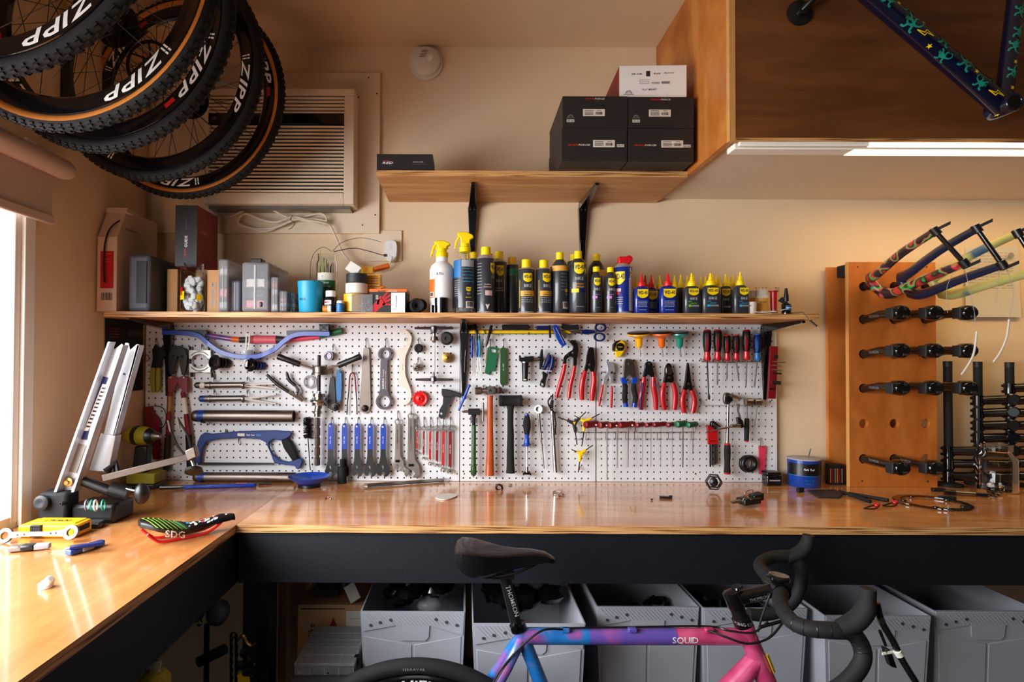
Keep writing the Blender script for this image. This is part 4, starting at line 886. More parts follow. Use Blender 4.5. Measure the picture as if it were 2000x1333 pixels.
def can(label, px0, px1, ct, cb, bt, Y, mat='canDark', cap='wdYellow', cw=.56, pr=None, a0=0, round_=False, name='spray_can', red=False):
    x, r, h = std(px0, px1, bt, Y); c = V((x, Y+r, ZB)); t = T(name, label, 'can' if name == 'spray_can' else 'bottle', WG); zc0 = at(px0, cb, Y).z-ZB; zc1 = at(px0, ct, Y).z-ZB
    g = MB(mat)
    if round_: g.lathe(c, (0, 0, 1), [(0, r*.93), (.004, r), (h*.80, r), (h*.90, r*.93), (h*.97, r*.75), (h*1.02, r*.5), (zc0, r*.42), (zc0+.001, .001)], 30)
    else:
        g.lathe(c, (0, 0, 1), [(0, r*.96), (.003, r*.96), (.004, r), (h-.003, r), (h, r*.97), (h+.001, .001)], 30)
    t.add('body', g)
    if not round_:
        g = MB('silverpaint'); g.lathe(c, (0, 0, 1), [(h+.0005, r*.99), (h+.002, r*.96), (h+(zc0-h)*.55, r*.80), (zc0, r*.60), (zc0+.001, .001)], 28); g.lathe(c, (0, 0, 1), [(-.0002, r*.97), (.003, r*.985), (.0045, r*1.012), (.006, r*1.0)], 28); t.add('metal_shoulder', g)
    g = MB(cap)
    if red:
        g.box(c.x-r*.55, c.x+r*.75, c.y-r*.45, c.y+r*.45, ZB+zc0, ZB+zc1-.004); g.lathe(c+V((r*.55, r*.4, zc0+(zc1-zc0)*.55)), (0, -1, 0), [(0, r*.42), (r*.8, r*.42), (r*.81, .001)], 18); t.add('flip_spout', g, bevel=.002)
    else:
        g.lathe(c+V((0, 0, zc0)), (0, 0, 1), [(0, r*cw), ((zc1-zc0)-.001, r*cw*.97), (zc1-zc0, r*cw*.9), (zc1-zc0+.0002, .001)], 24); t.add('cap', g)
    if pr: g = MB('ink'); pr(g, cyl(c.x, c.y, c.z, r*(1.0), a0), r, h); t.add('label', g)
    t.done()
def face(Y, px): return math.atan2((912-px)/F, 1)*1.0        # turn towards where the room stands
def pr_deg(m, f, r, h):
    shield(m, f, r*.95, h*.82, .026, h*.19); text(m, 'BIKE', f, .0085, .02, 1, r*1.05, h*.66, mat='lgrey'); text(m, 'FOAMING', f, .0045, .024, 1, r*.2, h*.52, mat='linePink'); text(m, 'DEGREASER', f, .0045, .028, 1, r*.2, h*.475, mat='linePink'); band(m, f, -r*.1, r*.75, h*.32, h*.41, 4, 'linePink')
    lines(m, f, -r*1.3, -r*.5, [h*(.9-.055*k) for k in range(11)], .0018, 'lgrey', 3); m.use('paper').add([f(-.002, h*.16), f(.012, h*.16), f(.005, h*.06)], [(0, 2, 1)])
can('tall grey aerosol can with yellow cap right of the clear spray bottle, white side print', 932, 967, 480, 496, 504, 2.0, pr=pr_deg)
def pr_deg2(m, f, r, h):
    shield(m, f, r*.1, h*.83, .026, h*.2); text(m, 'BIKE', f, .010, .022, 1, 0, h*.64, mat='lgrey'); text(m, 'FOAMING', f, .0045, .024, 1, 0, h*.50, mat='linePink'); text(m, 'DEGREASER', f, .0045, .028, 1, 0, h*.455, mat='linePink')
can('grey aerosol can with yellow shield, second in line, tucked behind the first', 960, 991, 489, 504, 511, 2.08, pr=pr_deg2)
def pr_green(m, f, r, h): band(m, f, -r*.6, r*1.2, h*.78, h*.92, 6, 'green'); lines(m, f, -r*.8, r*.9, [h*(.7-.06*k) for k in range(7)], .0015, 'dgreen', 9)
can('dark can with a green band and dull yellow cap behind the row', 988, 1014, 501, 515, 517, 2.12, cap='handleyel', pr=pr_green, cw=.66)
def pr_lube(dx):
    def pr(m, f, r, h):
        shield(m, f, r*.1+dx, h*.80, .031, h*.20); text(m, 'BIKE', f, .0105, .025, 1, dx+r*.1, h*.62, mat='lgrey'); band(m, f, -r*.8+dx, r*1.0+dx, h*.385, h*.505, 6, 'lineGold'); g = lift2(f)
        text(m, 'ALL-CONDITIONS', g, .003, .027, 1, dx+r*.1, h*.475, mat='ink'); text(m, 'CHAIN LUBE', g, .0045, .029, 1, dx+r*.1, h*.42, mat='ink'); band(m, f, -r*.98+dx, -r*.92+dx, h*.12, h*.75, 1, 'wdYellow')
        lines(m, f, -r*.7+dx, r*.8+dx, [h*.34, h*.29, h*.245], .002, 'lgrey', 5)
    return pr
can('short grey can with gold band, left one of the two matching chain lube cans', 1013, 1046, 505, 521, 525, 2.0, pr=pr_lube(0))
can('short grey can with gold band, right one of the two matching chain lube cans', 1048, 1080, 506, 521.5, 525, 2.005, pr=pr_lube(.006))
def pr_back(m, f, r, h):
    band(m, f, -r*1.2, r*1.3, h*.80, h*.90, 8, 'lineGold'); lines(m, f, 0, r*1.0, [h*(.74-.06*k) for k in range(6)], .0016, 'inkgrey', 2); shield(m, f, r*.7, h*.43, .012, .010); text(m, 'BIKE', f, .0045, .009, 1, r*.7, h*.36, mat='lgrey'); band(m, f, r*.2, r*1.1, h*.09, h*.22, 4, 'paper'); bars(m, lift2(f), r*.3, r*1.0, h*.12, h*.21)
can('round-shouldered grey bottle with yellow cap, turned to show its back label', 1079, 1113, 490.5, 505, 508, 2.01, round_=True, cw=.45, pr=pr_back, name='squeeze_bottle')
def pr_hd(m, f, r, h):
    shield(m, f, -r*.05, h*.83, .034, h*.21); text(m, 'BIKE', f, .011, .029, 1, -r*.05, h*.645, mat='lgrey'); text(m, 'HEAVY-DUTY', f, .0055, .033, 1, -r*.05, h*.54, mat='lineGold'); text(m, 'DEGREASER', f, .0055, .033, 1, -r*.05, h*.49, mat='lineGold')
    band(m, f, -r*.9, -r*.1, h*.385, h*.455, 4, 'wdYellow'); band(m, f, -r*.02, r*.7, h*.385, h*.455, 4, 'wdBlue'); lines(m, f, -r*.4, r*.5, [h*.12], .0015, 'lgrey')
can('large round-shouldered grey bottle with big front shield below the shelf bracket tip', 1114, 1151, 487.5, 503, 506, 2.0, round_=True, cw=.42, pr=pr_hd, name='squeeze_bottle')
can('round-shouldered grey bottle standing behind the two small bottles', 1152, 1185, 494, 508, 511, 2.09, round_=True, cw=.45, name='squeeze_bottle', pr=lambda m, f, r, h: band(m, f, r*.1, r*1.2, h*.74, h*.85, 5, 'lineGold'))
def pr_small(m, f, r, h):
    shield(m, f, 0, h*.78, .022, h*.19); text(m, 'BIKE', f, .0085, .020, 1, 0, h*.60, mat='lgrey'); text(m, 'FRAME PRO', f, .003, .022, 1, 0, h*.47, mat='lineLilac'); band(m, f, -r*.9, 0, h*.37, h*.43, 3, 'lineLilac'); lines(m, f, -r*.6, r*.5, [h*.14], .0014, 'inkgrey')
can('small grey bottle with yellow cap and lilac print, left of the matching two', 1156, 1178, 520, 530, 533, 2.0, round_=True, cw=.62, pr=pr_small, name='squeeze_bottle')
can('small grey bottle with yellow cap and lilac print, right of the matching two', 1184, 1206, 521, 531, 534, 2.0, round_=True, cw=.62, pr=pr_small, name='squeeze_bottle')
for px, tp, Y, lab in ((926, 491, 2.16, 'yellow-capped can hidden behind the clear spray bottle'), (957, 494, 2.2, 'yellow-capped can hidden behind the first tall grey can'), (1023, 520, 2.16, 'yellow-capped can hidden behind the left chain lube can'), (1124, 495, 2.16, 'yellow-capped can hidden behind the largest grey bottle'), (1090, 506, 2.2, 'yellow-capped can hidden behind the back-label bottle')):
    can(lab, px-14, px+12, tp, tp+12, tp+15, Y)
def pr_blue(m, f, r, h):
    band(m, f, -r*1.35, -r*.1, lambda t: h*.62+h*.10*abs(2*t-1)**2, h*.90, 8, 'wdYellow'); text(m, 'WD-40', lift2(f), h*.12, r*1.15, 1, -r*.72, h*.80, mat='wdBlue'); shield(m, f, r*.72, h*.86, .012, h*.10)
    band(m, f, r*.38, r*1.15, h*.06, h*.76, 5, 'paper'); g = lift2(f); lines(m, g, r*.42, r*1.1, [h*(.7-.05*k) for k in range(12)], .0014, 'inkgrey', 4); band(m, g, r*.4, r*1.13, h*.42, h*.435, 4, 'wdYellow')
    band(m, f, -r*1.2, -r*.5, h*.47, h*.54, 3, 'linePink'); band(m, f, -r*1.0, -r*.7, h*.40, h*.46, 3, 'brightred'); lines(m, f, -r*1.2, -r*.3, [h*(.34-.045*k) for k in range(4)], .002, 'paper', 6)
can('blue aerosol can with red flip spout, the only red-topped can', 1204, 1240, 497, 513, 521, 2.0, mat='canBlue', cap='brightred', pr=pr_blue, red=True)
# squeeze bottles with pointed nozzles
def drip(label, px0, px1, bt, nt_, Y, mat, noz, pr=None, hidden=False):
    x, r, h = std(px0, px1, bt, Y); hn = at(px0, nt_, Y).z-ZB; t = T('drip_bottle', label, 'bottle', 'little drip bottles with pointed nozzles'); c = V((x, Y+r*.6, ZB))
    g = MB(mat); rings = []
    for z, k in ((0, .93), (.003, 1), (h*.86, 1), (h*.93, .9), (h*.98, .66), (h*1.02, .42)):
        rings.append([c+V((math.copysign(abs(math.cos(a))**.6, math.cos(a))*r*k, math.copysign(abs(math.sin(a))**.6, math.sin(a))*r*.58*k, z)) for a in [2*PI*i/28 for i in range(28)]])
    g.loft(rings); t.add('body', g)
    g = MB(noz); k = hn-h; g.lathe(c+V((0, 0, h*1.0)), (0, 0, 1), [(0, r*.5), (k*.22, r*.5), (k*.24, r*.42), (k*.36, r*.40), (k*.42, r*.27), (k*.72, r*.17), (k*.74, r*.13), (k*.97, r*.10), (k, .0012)], 20); t.add('nozzle', g)
    if pr: g = MB('ink'); pr(g, plane((c.x, Y+r*.6-r*.58-.0003, ZB), (1, 0, 0), (0, 0, 1)), r, h); t.add('label', g)
    t.done()
def pb(m, f, r, h): shield(m, f, 0, h*.72, r*1.4, h*.32); lines(m, f, -r*.6, r*.6, [h*(.44-.05*k) for k in range(5)], .0016, 'lgrey', 4); lines(m, f, -r*.5, r*.5, [h*.12], .0016, 'lgrey')
def pgr(col, nm, dx=0):
    def pr(m, f, r, h):
        shield(m, f, dx, h*.78, r*1.15, h*.25); text(m, 'BIKE', f, .0085, r*.85, 1, dx, h*.54, mat='lgrey'); text(m, nm, f, .0035, .012, 1, dx-r*.4, h*.43, mat=col); text(m, 'LUBRICANT', f, .0035, .022, 1, dx, h*.37, mat=col); band(m, f, dx-r*.6, dx-r*.3, h*.24, h*.32, 1, col); band(m, f, dx-r*.28, dx+r*.6, h*.25, h*.31, 1, 'inkgrey')
    return pr
drip('blue drip bottle with red nozzle beside the red-topped can', 1241, 1270, 559, 534, 1.995, 'canBlue', 'brightred', pb)
drip('blue drip bottle with red nozzle, half hidden, right of the first', 1262, 1287, 562, 536, 2.06, 'canBlue', 'brightred', pb)
drip('blue drip bottle whose red nozzle pokes up between the first two', 1250, 1275, 562, 537, 2.12, 'canBlue', 'brightred')
drip('blue drip bottle with red nozzle standing alone in the front row', 1291, 1325, 558, 532, 1.995, 'canBlue', 'brightred', pb)
drip('grey drip bottle with green print in the front row', 1338, 1372, 558.5, 532, 1.995, 'canDark', 'wdYellow', pgr('lineGreen', 'DRY'))
drip('grey drip bottle with blue print in the middle of the front row', 1374, 1411, 557, 532, 1.99, 'canDark', 'wdYellow', pgr('lineCyan', 'WET'))
drip('grey drip bottle with dull green print set back between two blue-print ones', 1407, 1435, 559, 534, 2.05, 'canDark', 'wdYellow', pgr('dgreen', 'DRY', -.005))
drip('grey drip bottle with blue print at the right end of the front row', 1435, 1465, 557, 530, 1.995, 'canDark', 'wdYellow', pgr('lineCyan', 'WET', .006))
for i, (px, nt_, Y) in enumerate([(1244, 541, 2.12), (1277, 541, 2.13), (1291, 538, 2.09), (1320, 537, 2.12), (1332, 535, 2.07), (1345, 537, 2.15), (1358, 536, 2.10), (1372, 539, 2.17), (1381, 538, 2.11), (1395, 534, 2.13), (1407, 537, 2.16), (1402, 537, 2.21), (1427, 540, 2.16), (1435, 536, 2.10), (1389, 533, 2.20), (1352, 534, 2.21), (1444, 538, 2.16)]):
    drip({0: 'grey drip bottle with yellow nozzle left of the first red nozzle', 1: 'grey drip bottle with yellow nozzle just right of the red-nozzled trio', 2: 'grey drip bottle with yellow nozzle just left of the lone red-nozzled bottle', 3: 'grey drip bottle with yellow nozzle just right of the lone red nozzle', 4: 'grey drip bottle half seen between the lone blue bottle and the green-print one', 16: 'yellow-nozzled grey bottle hidden behind the last blue-print bottle'}.get(i, 'grey drip bottle with yellow nozzle in the crowded back rows'), px-12, px+12, nt_+27, nt_, Y, 'canDark', 'wdYellow')
m = MB('frost'); c = V((sx(1456, 2.12), 2.13, ZB)); m.lathe(c, (0, 0, 1), [(0, .014), (.07, .014), (.08, .009), (.12, .004), (.16, .0015)], 16); one('white_nozzle_bottle', m, 'translucent bottle with long pale nozzle behind the last grey bottle', 'bottle')
pill('white bottle with orange label beside the last drip bottle', 1465, 1482, 567, 2.06, 'amber', 'offwhite', .3)
def e2(t, c, r, h): g = MB('amber'); f = cyl(c.x, c.y, c.z, r, 0); band(g, f, -r*1.2, r*.6, h*.08, h*.66, 8, 'lineGold'); text(g, 'KYSO', lift2(f), .006, .022, 0, -r*.2, h*.5, .3, 'ink'); t.add('label', g)
pill('wide orange-labelled bottle with a white cap near the red spool', 1481, 1507, 565, 2.04, 'offwhite', 'offwhite', .2, e2)
x, r, h = std(1507, 1523, 567, 2.05); m = MB('red'); m.lathe((x, 2.05+r, ZB+.008), (0, 0, 1), [(0, r*1.0), (.003, r), (.004, r*.7), (h-.014, r*.8), (h-.012, r*1.15), (h-.009, r*1.15), (h-.008, .001)], 22); one('red_spool', m, 'red plastic funnel-like spool beside the orange bottle', 'spool')
x, r, h = std(1464, 1482, 589, 1.995); m = MB('offwhite'); m.lathe((x, 2.0+r, ZB), (0, 0, 1), [(0, r*.9), (h*.5, r), (h*.5, r*1.08), (h*.95, r*1.08), (h, r*.9), (h+.001, .001)], 22); one('white_tub', m, 'small white screw-top tub at the shelf front', 'tub')
for px, a_ in ((1487, -.2), (1494, .1), (1516, .25)):
    m = MB('clear'); c = V((sx(px, 2.16), 2.17, ZB)); d_ = V((a_*.4, 0, 1)); m.lathe(c, d_, [(0, .001), (.0005, .006), (.108, .006), (.110, .010), (.112, .010)], 12); one('clear_syringe', m, 'clear plastic syringe standing up behind the orange bottles', 'syringe', 'clear syringes')
m = MB('offwhite'); a = V((sx(1490, 2.0), 2.0, ZB)); 
for k in range(4): m.obox(a+V((.02*k, .012, .004+.003*k)), (.024, 0, .002*(k-1)), (0, .018, 0), (0, 0, .001))
one('folded_wipes', m, 'heap of pale folded wipes on the shelf end', 'wipes')
m = MB('blkmatte'); a, b = at(1524, 584, 2.04), at(1536, 594, 2.03); b.z = max(b.z, ZB+.01); m.lathe(a, b-a, [(0, .009), (.002, .010), (.018, .006), (.03, .004)], 16); one('small_funnel', m, 'small tilted black cap leaning by the dropper bottle', 'funnel')
x, r, h = std(1533, 1551, 588, 1.995); t = T('dropper_bottle', 'tiny dark glass dropper bottle at the right shelf end', 'bottle'); c = V((x, 2.0+r, ZB)); hh = at(1540, 562, 1.995).z-ZB
g = MB('blkgloss'); g.lathe(c, (0, 0, 1), [(0, r*.95), (h*.75, r), (h, r*.5), (h+.001, .001)], 20); t.add('body', g); g = MB('blk'); g.lathe(c+V((0, 0, h)), (0, 0, 1), [(0, r*.5), ((hh-h)*.4, r*.5), (hh-h, r*.25)], 14); t.add('cap', g)
g = MB('blue'); f = cyl(c.x, c.y, c.z, r, 0); band(g, f, -r*.6, r*1.1, h*.3, h*.65, 6, 'lblue'); band(g, lift2(f), -r*.5, r, h*.45, h*.5, 4, 'white'); t.add('label', g); t.done()
m = MB('chrome'); a, b = at(1548, 600, 1.99), at(1574, 622, 1.95); a.z = ZB+.003; m.tube([(a.x, 2.02, ZB+.004), (at(1570, 611, 1.975).x, 1.978, ZB+.004), at(1582, 626, 1.95)], .0018, 8); m.use('blk').tube([at(1582, 626, 1.95), at(1596, 638, 1.94)], .003, 8); m.use('chrome').tube([at(1596, 638, 1.94), at(1603, 646, 1.935)], .0012, 6)
one('steel_pick', m, 'thin steel pick hanging over the right end of the shelf', 'pick')
# ================================================================ tools on the pegboard
def KK(ox, oy, s): return lambda *p: [(ox+q[0]/s, oy+q[1]/s)+tuple(q[2:]) for q in p]
k1, k2, k3, k4, k5, k6, k7 = KK(270, 620, 3.92), KK(600, 620, 6.25), KK(600, 780, 6.25), KK(880, 620, 6.25), KK(880, 760, 6.25), KK(1160, 620, 5), KK(1120, 790, 4.545)
def strip(pts, w_, sm=5):
    P = smooth(pts, sm) if sm else [V((p[0], p[1], 0)) for p in pts]; n = len(P); a, b = [], []
    for i, p in enumerate(P):
        d = (P[min(n-1, i+1)]-P[max(0, i-1)]); d = d.normalized() if d.length else V((1, 0, 0)); k = i/(n-1)
        ww = (w_(k) if callable(w_) else w_)/2; o = V((-d.y, d.x, 0))*ww; a.append((p.x+o.x, p.y+o.y)); b.append((p.x-o.x, p.y-o.y))
    return a+b[::-1]
def simple(name, label, cat, mb, group=None, bevel=.0006): return one(name, mb, label, cat, group, bevel)
# ---- far left corner tools
hook(304, 661, 'the yellow-handled cutters', 8)
t = T('cable_cutters', 'yellow-handled cutters hanging at the far left edge of the pegboard', 'pliers')
g = MB('steel_dark'); pl(g, k1((105, 250), (130, 205), (150, 240), (200, 215), (208, 290), (175, 330), (168, 388), (95, 385), (110, 320)), .012, .012, mat='steel_dark'); g.use('metal').torus(B(285, 700, .02), (0, 1, 0), .012, .002); t.add('cutting_head', g, bevel=.001)
for q in (k1((92, 385), (128, 388), (124, 480), (128, 572), (98, 580), (84, 480)), k1((134, 388), (166, 388), (166, 480), (160, 560), (136, 576), (130, 480))): g = MB('handleyel'); pl(g, q, .010, .016, mat='olive'); t.add('handle', g, bevel=.003)
t.done()
t = T('bolt_cutters', 'large bolt cutters with red arms and dark jaws hanging near the corner', 'bolt cutters')
g = MB('steel_dark'); pl(g, k1((235, 260), (265, 225), (310, 218), (355, 240), (378, 300), (370, 380), (352, 450), (330, 440), (304, 300), (298, 300), (262, 440), (240, 440), (228, 360)), .016, .012); g.use('blkmatte')
for x in (262, 335): g.lathe(B(270+x/3.92, 620+300/3.92, .028), (0, -1, 0), [(0, .006), (.003, .006)], 12)
t.add('jaws', g, bevel=.0015)
g = MB('dred'); pl(g, k1((225, 455), (260, 445), (300, 470), (335, 448), (375, 460), (378, 575), (345, 578), (318, 540), (300, 500), (284, 540), (262, 575), (225, 570)), .018, .014); g.use('metal')
for x in (250, 350): g.lathe(B(270+x/3.92, 620+462/3.92, .032), (0, -1, 0), [(0, .005), (.003, .005)], 12)
t.add('toggle_joint', g, bevel=.002)
for q, c_ in ((k1((244, 570), (240, 640), (236, 740)), 'brass'), (k1((340, 575), (355, 660), (368, 760)), 'offwhite')):
    g = MB('dred'); rd(g, q, [4.5, 4.5, 4.3], .022); g.use(c_); rd(g, [((q[0][0]*.5+q[1][0]*.5), (q[0][1]*.5+q[1][1]*.5)), ((q[1][0]*.2+q[2][0]*.8), (q[1][1]*.2+q[2][1]*.8))], 4.9, .022); t.add('arm', g)
for q in (k1((236, 740), (228, 900), (215, 1165)), k1((368, 760), (385, 900), (396, 1160))): g = MB('dred'); rd(g, q[:2], 5, .022); g.use('blk'); rd(g, q[1:], 6.2, .022); t.add('grip', g)
t.done()
t = T('cable_snips', 'dark red snips with a black lanyard loop behind the drill', 'pliers')
g = MB('dred'); pl(g, k1((40, 690), (100, 680), (108, 720), (150, 770), (165, 800), (160, 1090), (110, 1090), (80, 900), (50, 830)), .006, .012); t.add('body', g, bevel=.002)
g = MB('blk'); rd(g, k1((120, 680), (180, 690), (212, 740), (205, 820), (165, 860)), .9, .014, sm=5); t.add('lanyard', g); t.done()
m = MB('blkmatte'); pl(m, k1((190, 130), (262, 130), (262, 200), (228, 210), (222, 600), (208, 605), (200, 300)), .002, .006); simple('dark_file', 'dark flat bar hanging behind the left shelf bracket', 'bar', m)
# ---- blue alignment gauge and the tube behind
t = T('alignment_gauge', 'long bow-shaped blue frame alignment gauge across the top left of the pegboard', 'gauge')
g = MB('pblue'); pl(g, strip(k1((180, 116), (300, 118), (410, 128), (470, 148), (530, 200), (620, 262), (730, 297), (830, 305), (930, 295), (1040, 245), (1120, 178), (1190, 138), (1280, 126), (1466, 128)), 9.2), .036, .012); t.add('bow', g, bevel=.0012)
g = MB('blk'); pl(g, k1((300, 95), (520, 97), (522, 130), (470, 135), (400, 112), (300, 108)), .026, .010); pl(g, k1((1135, 101), (1390, 98), (1390, 110), (1190, 118), (1150, 140), (1135, 135)), .026, .010); t.add('backing_rail', g)
g = MB('blk'); pl(g, k1((1383, 52), (1455, 50), (1457, 108), (1385, 106)), .028, .03); g.use('dgrey'); rd(g, k1((1390, 58, .0585), (1450, 102, .0585)), .6); rd(g, k1((1450, 58, .0585), (1390, 102, .0585)), .6); t.add('end_cap', g)
g = MB('barpale'); pl(g, k1((822, 122), (856, 126), (848, 260), (833, 380), (806, 380), (818, 250)), .042, .004, [k1((832, 140), (846, 141), (838, 245), (828, 244))]); t.add('centre_scale', g)
g = MB('blkgloss'); pl(g, k1((785, 250), (872, 250), (868, 282), (787, 282)), .046, .008); g.use('metal').lathe(B(270+815/3.92, 620+266/3.92, .054), (0, -1, 0), [(0, .003), (.003, .003)], 10); t.add('clamp', g)
for x, y in ((402, 132), (1372, 132)): g = MB('red'); g.lathe(B(270+x/3.92, 620+y/3.92, .042), (0, -1, 0), [(0, .0025), (.003, .002)], 10); t.add('red_stud', g)
t.done()
m = MB('dgreen'); L_ = [((520, 138, .012), (720, 168, .014), 'bikepurple', 5), ((718, 168, .014), (780, 174, .014), 'orange', 5.4), ((778, 174, .014), (862, 172, .014), 'dgrey', 5.8), ((862, 172, .015), (1060, 172, .015), 'pink', 8.2), ((1060, 172, .015), (1110, 176, .015), 'dgrey', 7.6), ((1108, 180, .014), (1390, 150, .012), 'magenta', 4.6), ((1388, 140, .014), (1562, 104, .014), 'green', 6.6)]
for a, b, c_, r in L_: p = k1(a, b); m.use(c_); rd(m, [tuple(p[0]), tuple(p[1])], r, n=14)
simple('painted_bar', 'purple, red and green sleeved bar lying behind the blue gauge', 'bar', m, bevel=0)
# ---- pullers, sockets and tube tools
t = T('bearing_separator', 'steel bearing separator of two curved halves with bolts, left side of pegboard', 'bearing separator')
for y0, s in ((285, 1), (390, -1)):
    g = MB('metal'); pl(g, k1((388, y0-32*s), (430, y0-34*s), (470, y0-26*s), (510, y0-34*s), (552, y0-32*s), (556, y0+34*s), (532, y0+34*s), (520, y0+14*s), (498, y0+2*s), (470, y0-3*s), (442, y0+2*s), (420, y0+14*s), (410, y0+34*s), (388, y0+34*s)), .008, .014); g.use('steel_dark'); pl(g, strip(k1((405, y0+8*s), (435, y0-14*s), (470, y0-20*s), (505, y0-14*s), (536, y0+8*s)), 1.6), .0222, .0006); t.add('half_plate', g, bevel=.0015)
for a, b in (((395, 222), (408, 458)), ((540, 222), (568, 462))):
    g = MB('steel_dark'); p = k1(a, b); lp(g, p[0], p[1], [(0, 2.2), (.10, 2.2), (.12, 1.2), (.85, 1.2), (.86, 2.6), (1, 2.6)], .016); t.add('bolt', g)
t.done(); hook(394, 673, 'the steel bearing separator', 7)
def stub(name, label, c, r, body, fl, L=.07, bore=.5, dx=.35, dz=-.02, ribs=3, cat='socket'):
    t = T(name, label, cat); o = B(c[0], c[1], .004); d = V((dx, -1, dz)).normalized(); s = S(.05)
    g = MB(body); pr = [(0, r*s*.6)]
    for k in range(ribs): z = L*(.1+.8*k/ribs*.7); pr += [(z, r*s*(.62+.06*k)), (z+.006, r*s*(.62+.06*k)), (z+.007, r*s*.52)]
    g.lathe(o, d, pr+[(L*.75, r*s*.55), (L*.75+.0005, .001)], 24); t.add('stepped_body', g)
    g = MB(fl); g.lathe(o+d*L*.75, d, [(0, r*s), (L*.1, r*s), (L*.12, r*s*.8), (L*.25, r*s*.72), (L*.25, r*s*bore), (L*.02, r*s*bore), (L*.018, .001)], 28); t.add('flange', g); t.done()
stub('cup_press', 'grey stepped bearing press cup with wide purple-grey flange', k1((690, 355))[0], 15, 'steel_dark', 'gunmetal', .07, .55, -.7, .1)
stub('cup_press', 'black stepped bearing press cup with dark blue ring', k1((960, 375))[0], 13.5, 'dblue', 'blkgloss', .07, .7, -.8, .12)
def ttube(label, y, x0, x1, r, fork, lab):
    t = T('race_tool', label, 'race remover')
    g = MB('brushed'); p = k1((x0, y), (800 if fork else x1, y-4)); lp(g, p[0], p[1], [(0, r*.35), (.03, r*.9), (.06, r), (.33, r), (.331, r*.92), (1, r*.92)], .02, n=20); t.add('shaft', g)
    g = MB(lab); q = k1((480, y), (515, y)); lp(g, q[0], q[1], [(0, r*1.03), (1, r*1.03)], .02, n=20); t.add('label_band', g)
    if fork:
        for s in fork: g = MB('brushed'); pl(g, strip(k1((800, y-2), (900, y+s[0]), (1055, y+s[1])), lambda k: 4.2-1.6*k, 3), .015, .012); t.add('prong', g)
    for x in (545, 800): g = MB('brushed'); q = k1((x, y), (x+12, y)); lp(g, q[0], q[1], [(0, r*1.2), (1, r*1.2)], .02); t.add('collar', g)
    t.done()
ttube('slim steel headset race tool with closed prongs, upper of two', 522, 430, 1045, 6.2, [(-8, -14), (8, 26)], 'offwhite')
ttube('slim steel headset race tool with splayed prongs, lower of two', 625, 462, 1080, 6.2, [(-10, -36), (14, 38)], 'blue')
for x, y, n_ in ((418, 738, 'left end of the upper race tool'), (483, 737, 'middle of the upper race tool'), (418, 763, 'left end of the forked race tool'), (483, 763, 'middle of the forked race tool')): hook(x, y, n_, 6)
def bigt(label, y, x0, x1, r, lab, cut=1):
    t = T('crown_race_setter', label, 'setting tube'); g = MB('brushed'); p = k1((x0, y), (x1, y+2)); lp(g, p[0], p[1], [(0, r*.6), (.01, r*.85), (.03, r*.97), (.05, r), (.995, r), (1, r*.99), (1.0, r*.9), (.9, r*.88), (.89, .01)], .026, n=32); t.add('tube', g)
    g = MB('blue'); q = k1((465, y), (515, y)); lp(g, q[0], q[1], [(0, r*1.012), (1, r*1.012)], .026, n=32); g.use('blk'); q = k1((490, y+9), (512, y+9)); lp(g, q[0], q[1], [(0, r*1.0), (1, r*1.0)], .026, n=32); t.add('label_band', g); t.done()
bigt('thick brushed steel setting tube with blue label above the blue hacksaw', 756, 415, 1192, 11.7, 'blue')
bigt('brushed steel setting tube lying low behind the counter edge, beneath the hacksaw', 1225, 425, 1200, 9.6, 'blue')
for x, n_ in ((408, 'left'), (525, 'right')): hook(x, 822, 'the %s part of the thick steel tube' % n_, 6, dx=1)
t = T('hacksaw', 'blue hacksaw with dark grip hanging above the counter at left', 'hacksaw')
g = MB('sawblue')
out = k1((505, 885), (560, 895), (700, 880), (800, 872), (1050, 868), (1165, 875), (1172, 900), (1140, 930), (1090, 945), (1035, 935), (1000, 960), (1003, 1000), (1030, 1050), (1080, 1095), (1150, 1110), (1210, 1085), (1240, 1080), (1257, 1100), (1245, 1140), (1225, 1168), (1205, 1160), (1200, 1140), (1120, 1130), (1040, 1120), (1010, 1040), (975, 960), (930, 935), (800, 925), (600, 935), (520, 955), (488, 1010), (472, 1120), (435, 1118), (450, 960), (475, 905))
pl(g, out, .010, .014); t.add('frame', g, bevel=.0025)
g = MB('rubber'); pl(g, k1((1092, 945), (1138, 925), (1170, 960), (1205, 1030), (1222, 1085), (1180, 1105), (1150, 1060), (1110, 1000)), .008, .020); t.add('grip', g, bevel=.004)
g = MB('steel_dark'); pl(g, k1((455, 1112), (1040, 1116), (1040, 1130), (455, 1134)), .015, .0015); t.add('blade', g)
g = MB('offwhite'); f = bplane(270+850/3.92, 620+902/3.92, .0245, -1); text(g, 'Park Tool', f, .006, .03, 1, .005, 0, .2, 'white'); band(g, f, -.045, -.018, -.005, .005, 1, 'offwhite'); band(g, f, .026, .045, -.0045, .0045, 1, 'lblue'); t.add('lettering', g); t.done()
hook(441, 839, 'the blue hacksaw', 6); hook(466, 858, 'the blue hacksaw frame from inside', 7)
t = T('spring_pliers', 'open black-handled disc brake pliers with steel head', 'pliers')
for q in (k1((985, 440), (1060, 510), (1150, 572)), k1((1138, 425), (1155, 480), (1205, 525))): g = MB('blk'); rd(g, q, [2.6, 3.6, 3.0], .022, sm=4, n=10); t.add('grip', g)
g = MB('metal'); rd(g, k1((1150, 575), (1200, 600), (1235, 620), (1262, 642)), [2.6, 4, 4.5, 3], .02, n=8); rd(g, k1((1205, 525), (1225, 560), (1215, 600)), [2.4, 4, 4], .022, n=8); g.lathe(B(270+1222/3.92, 620+585/3.92, .012), (0, -1, 0), [(0, .006), (.02, .006), (.022, .003)], 12); t.add('linkage', g); t.done()
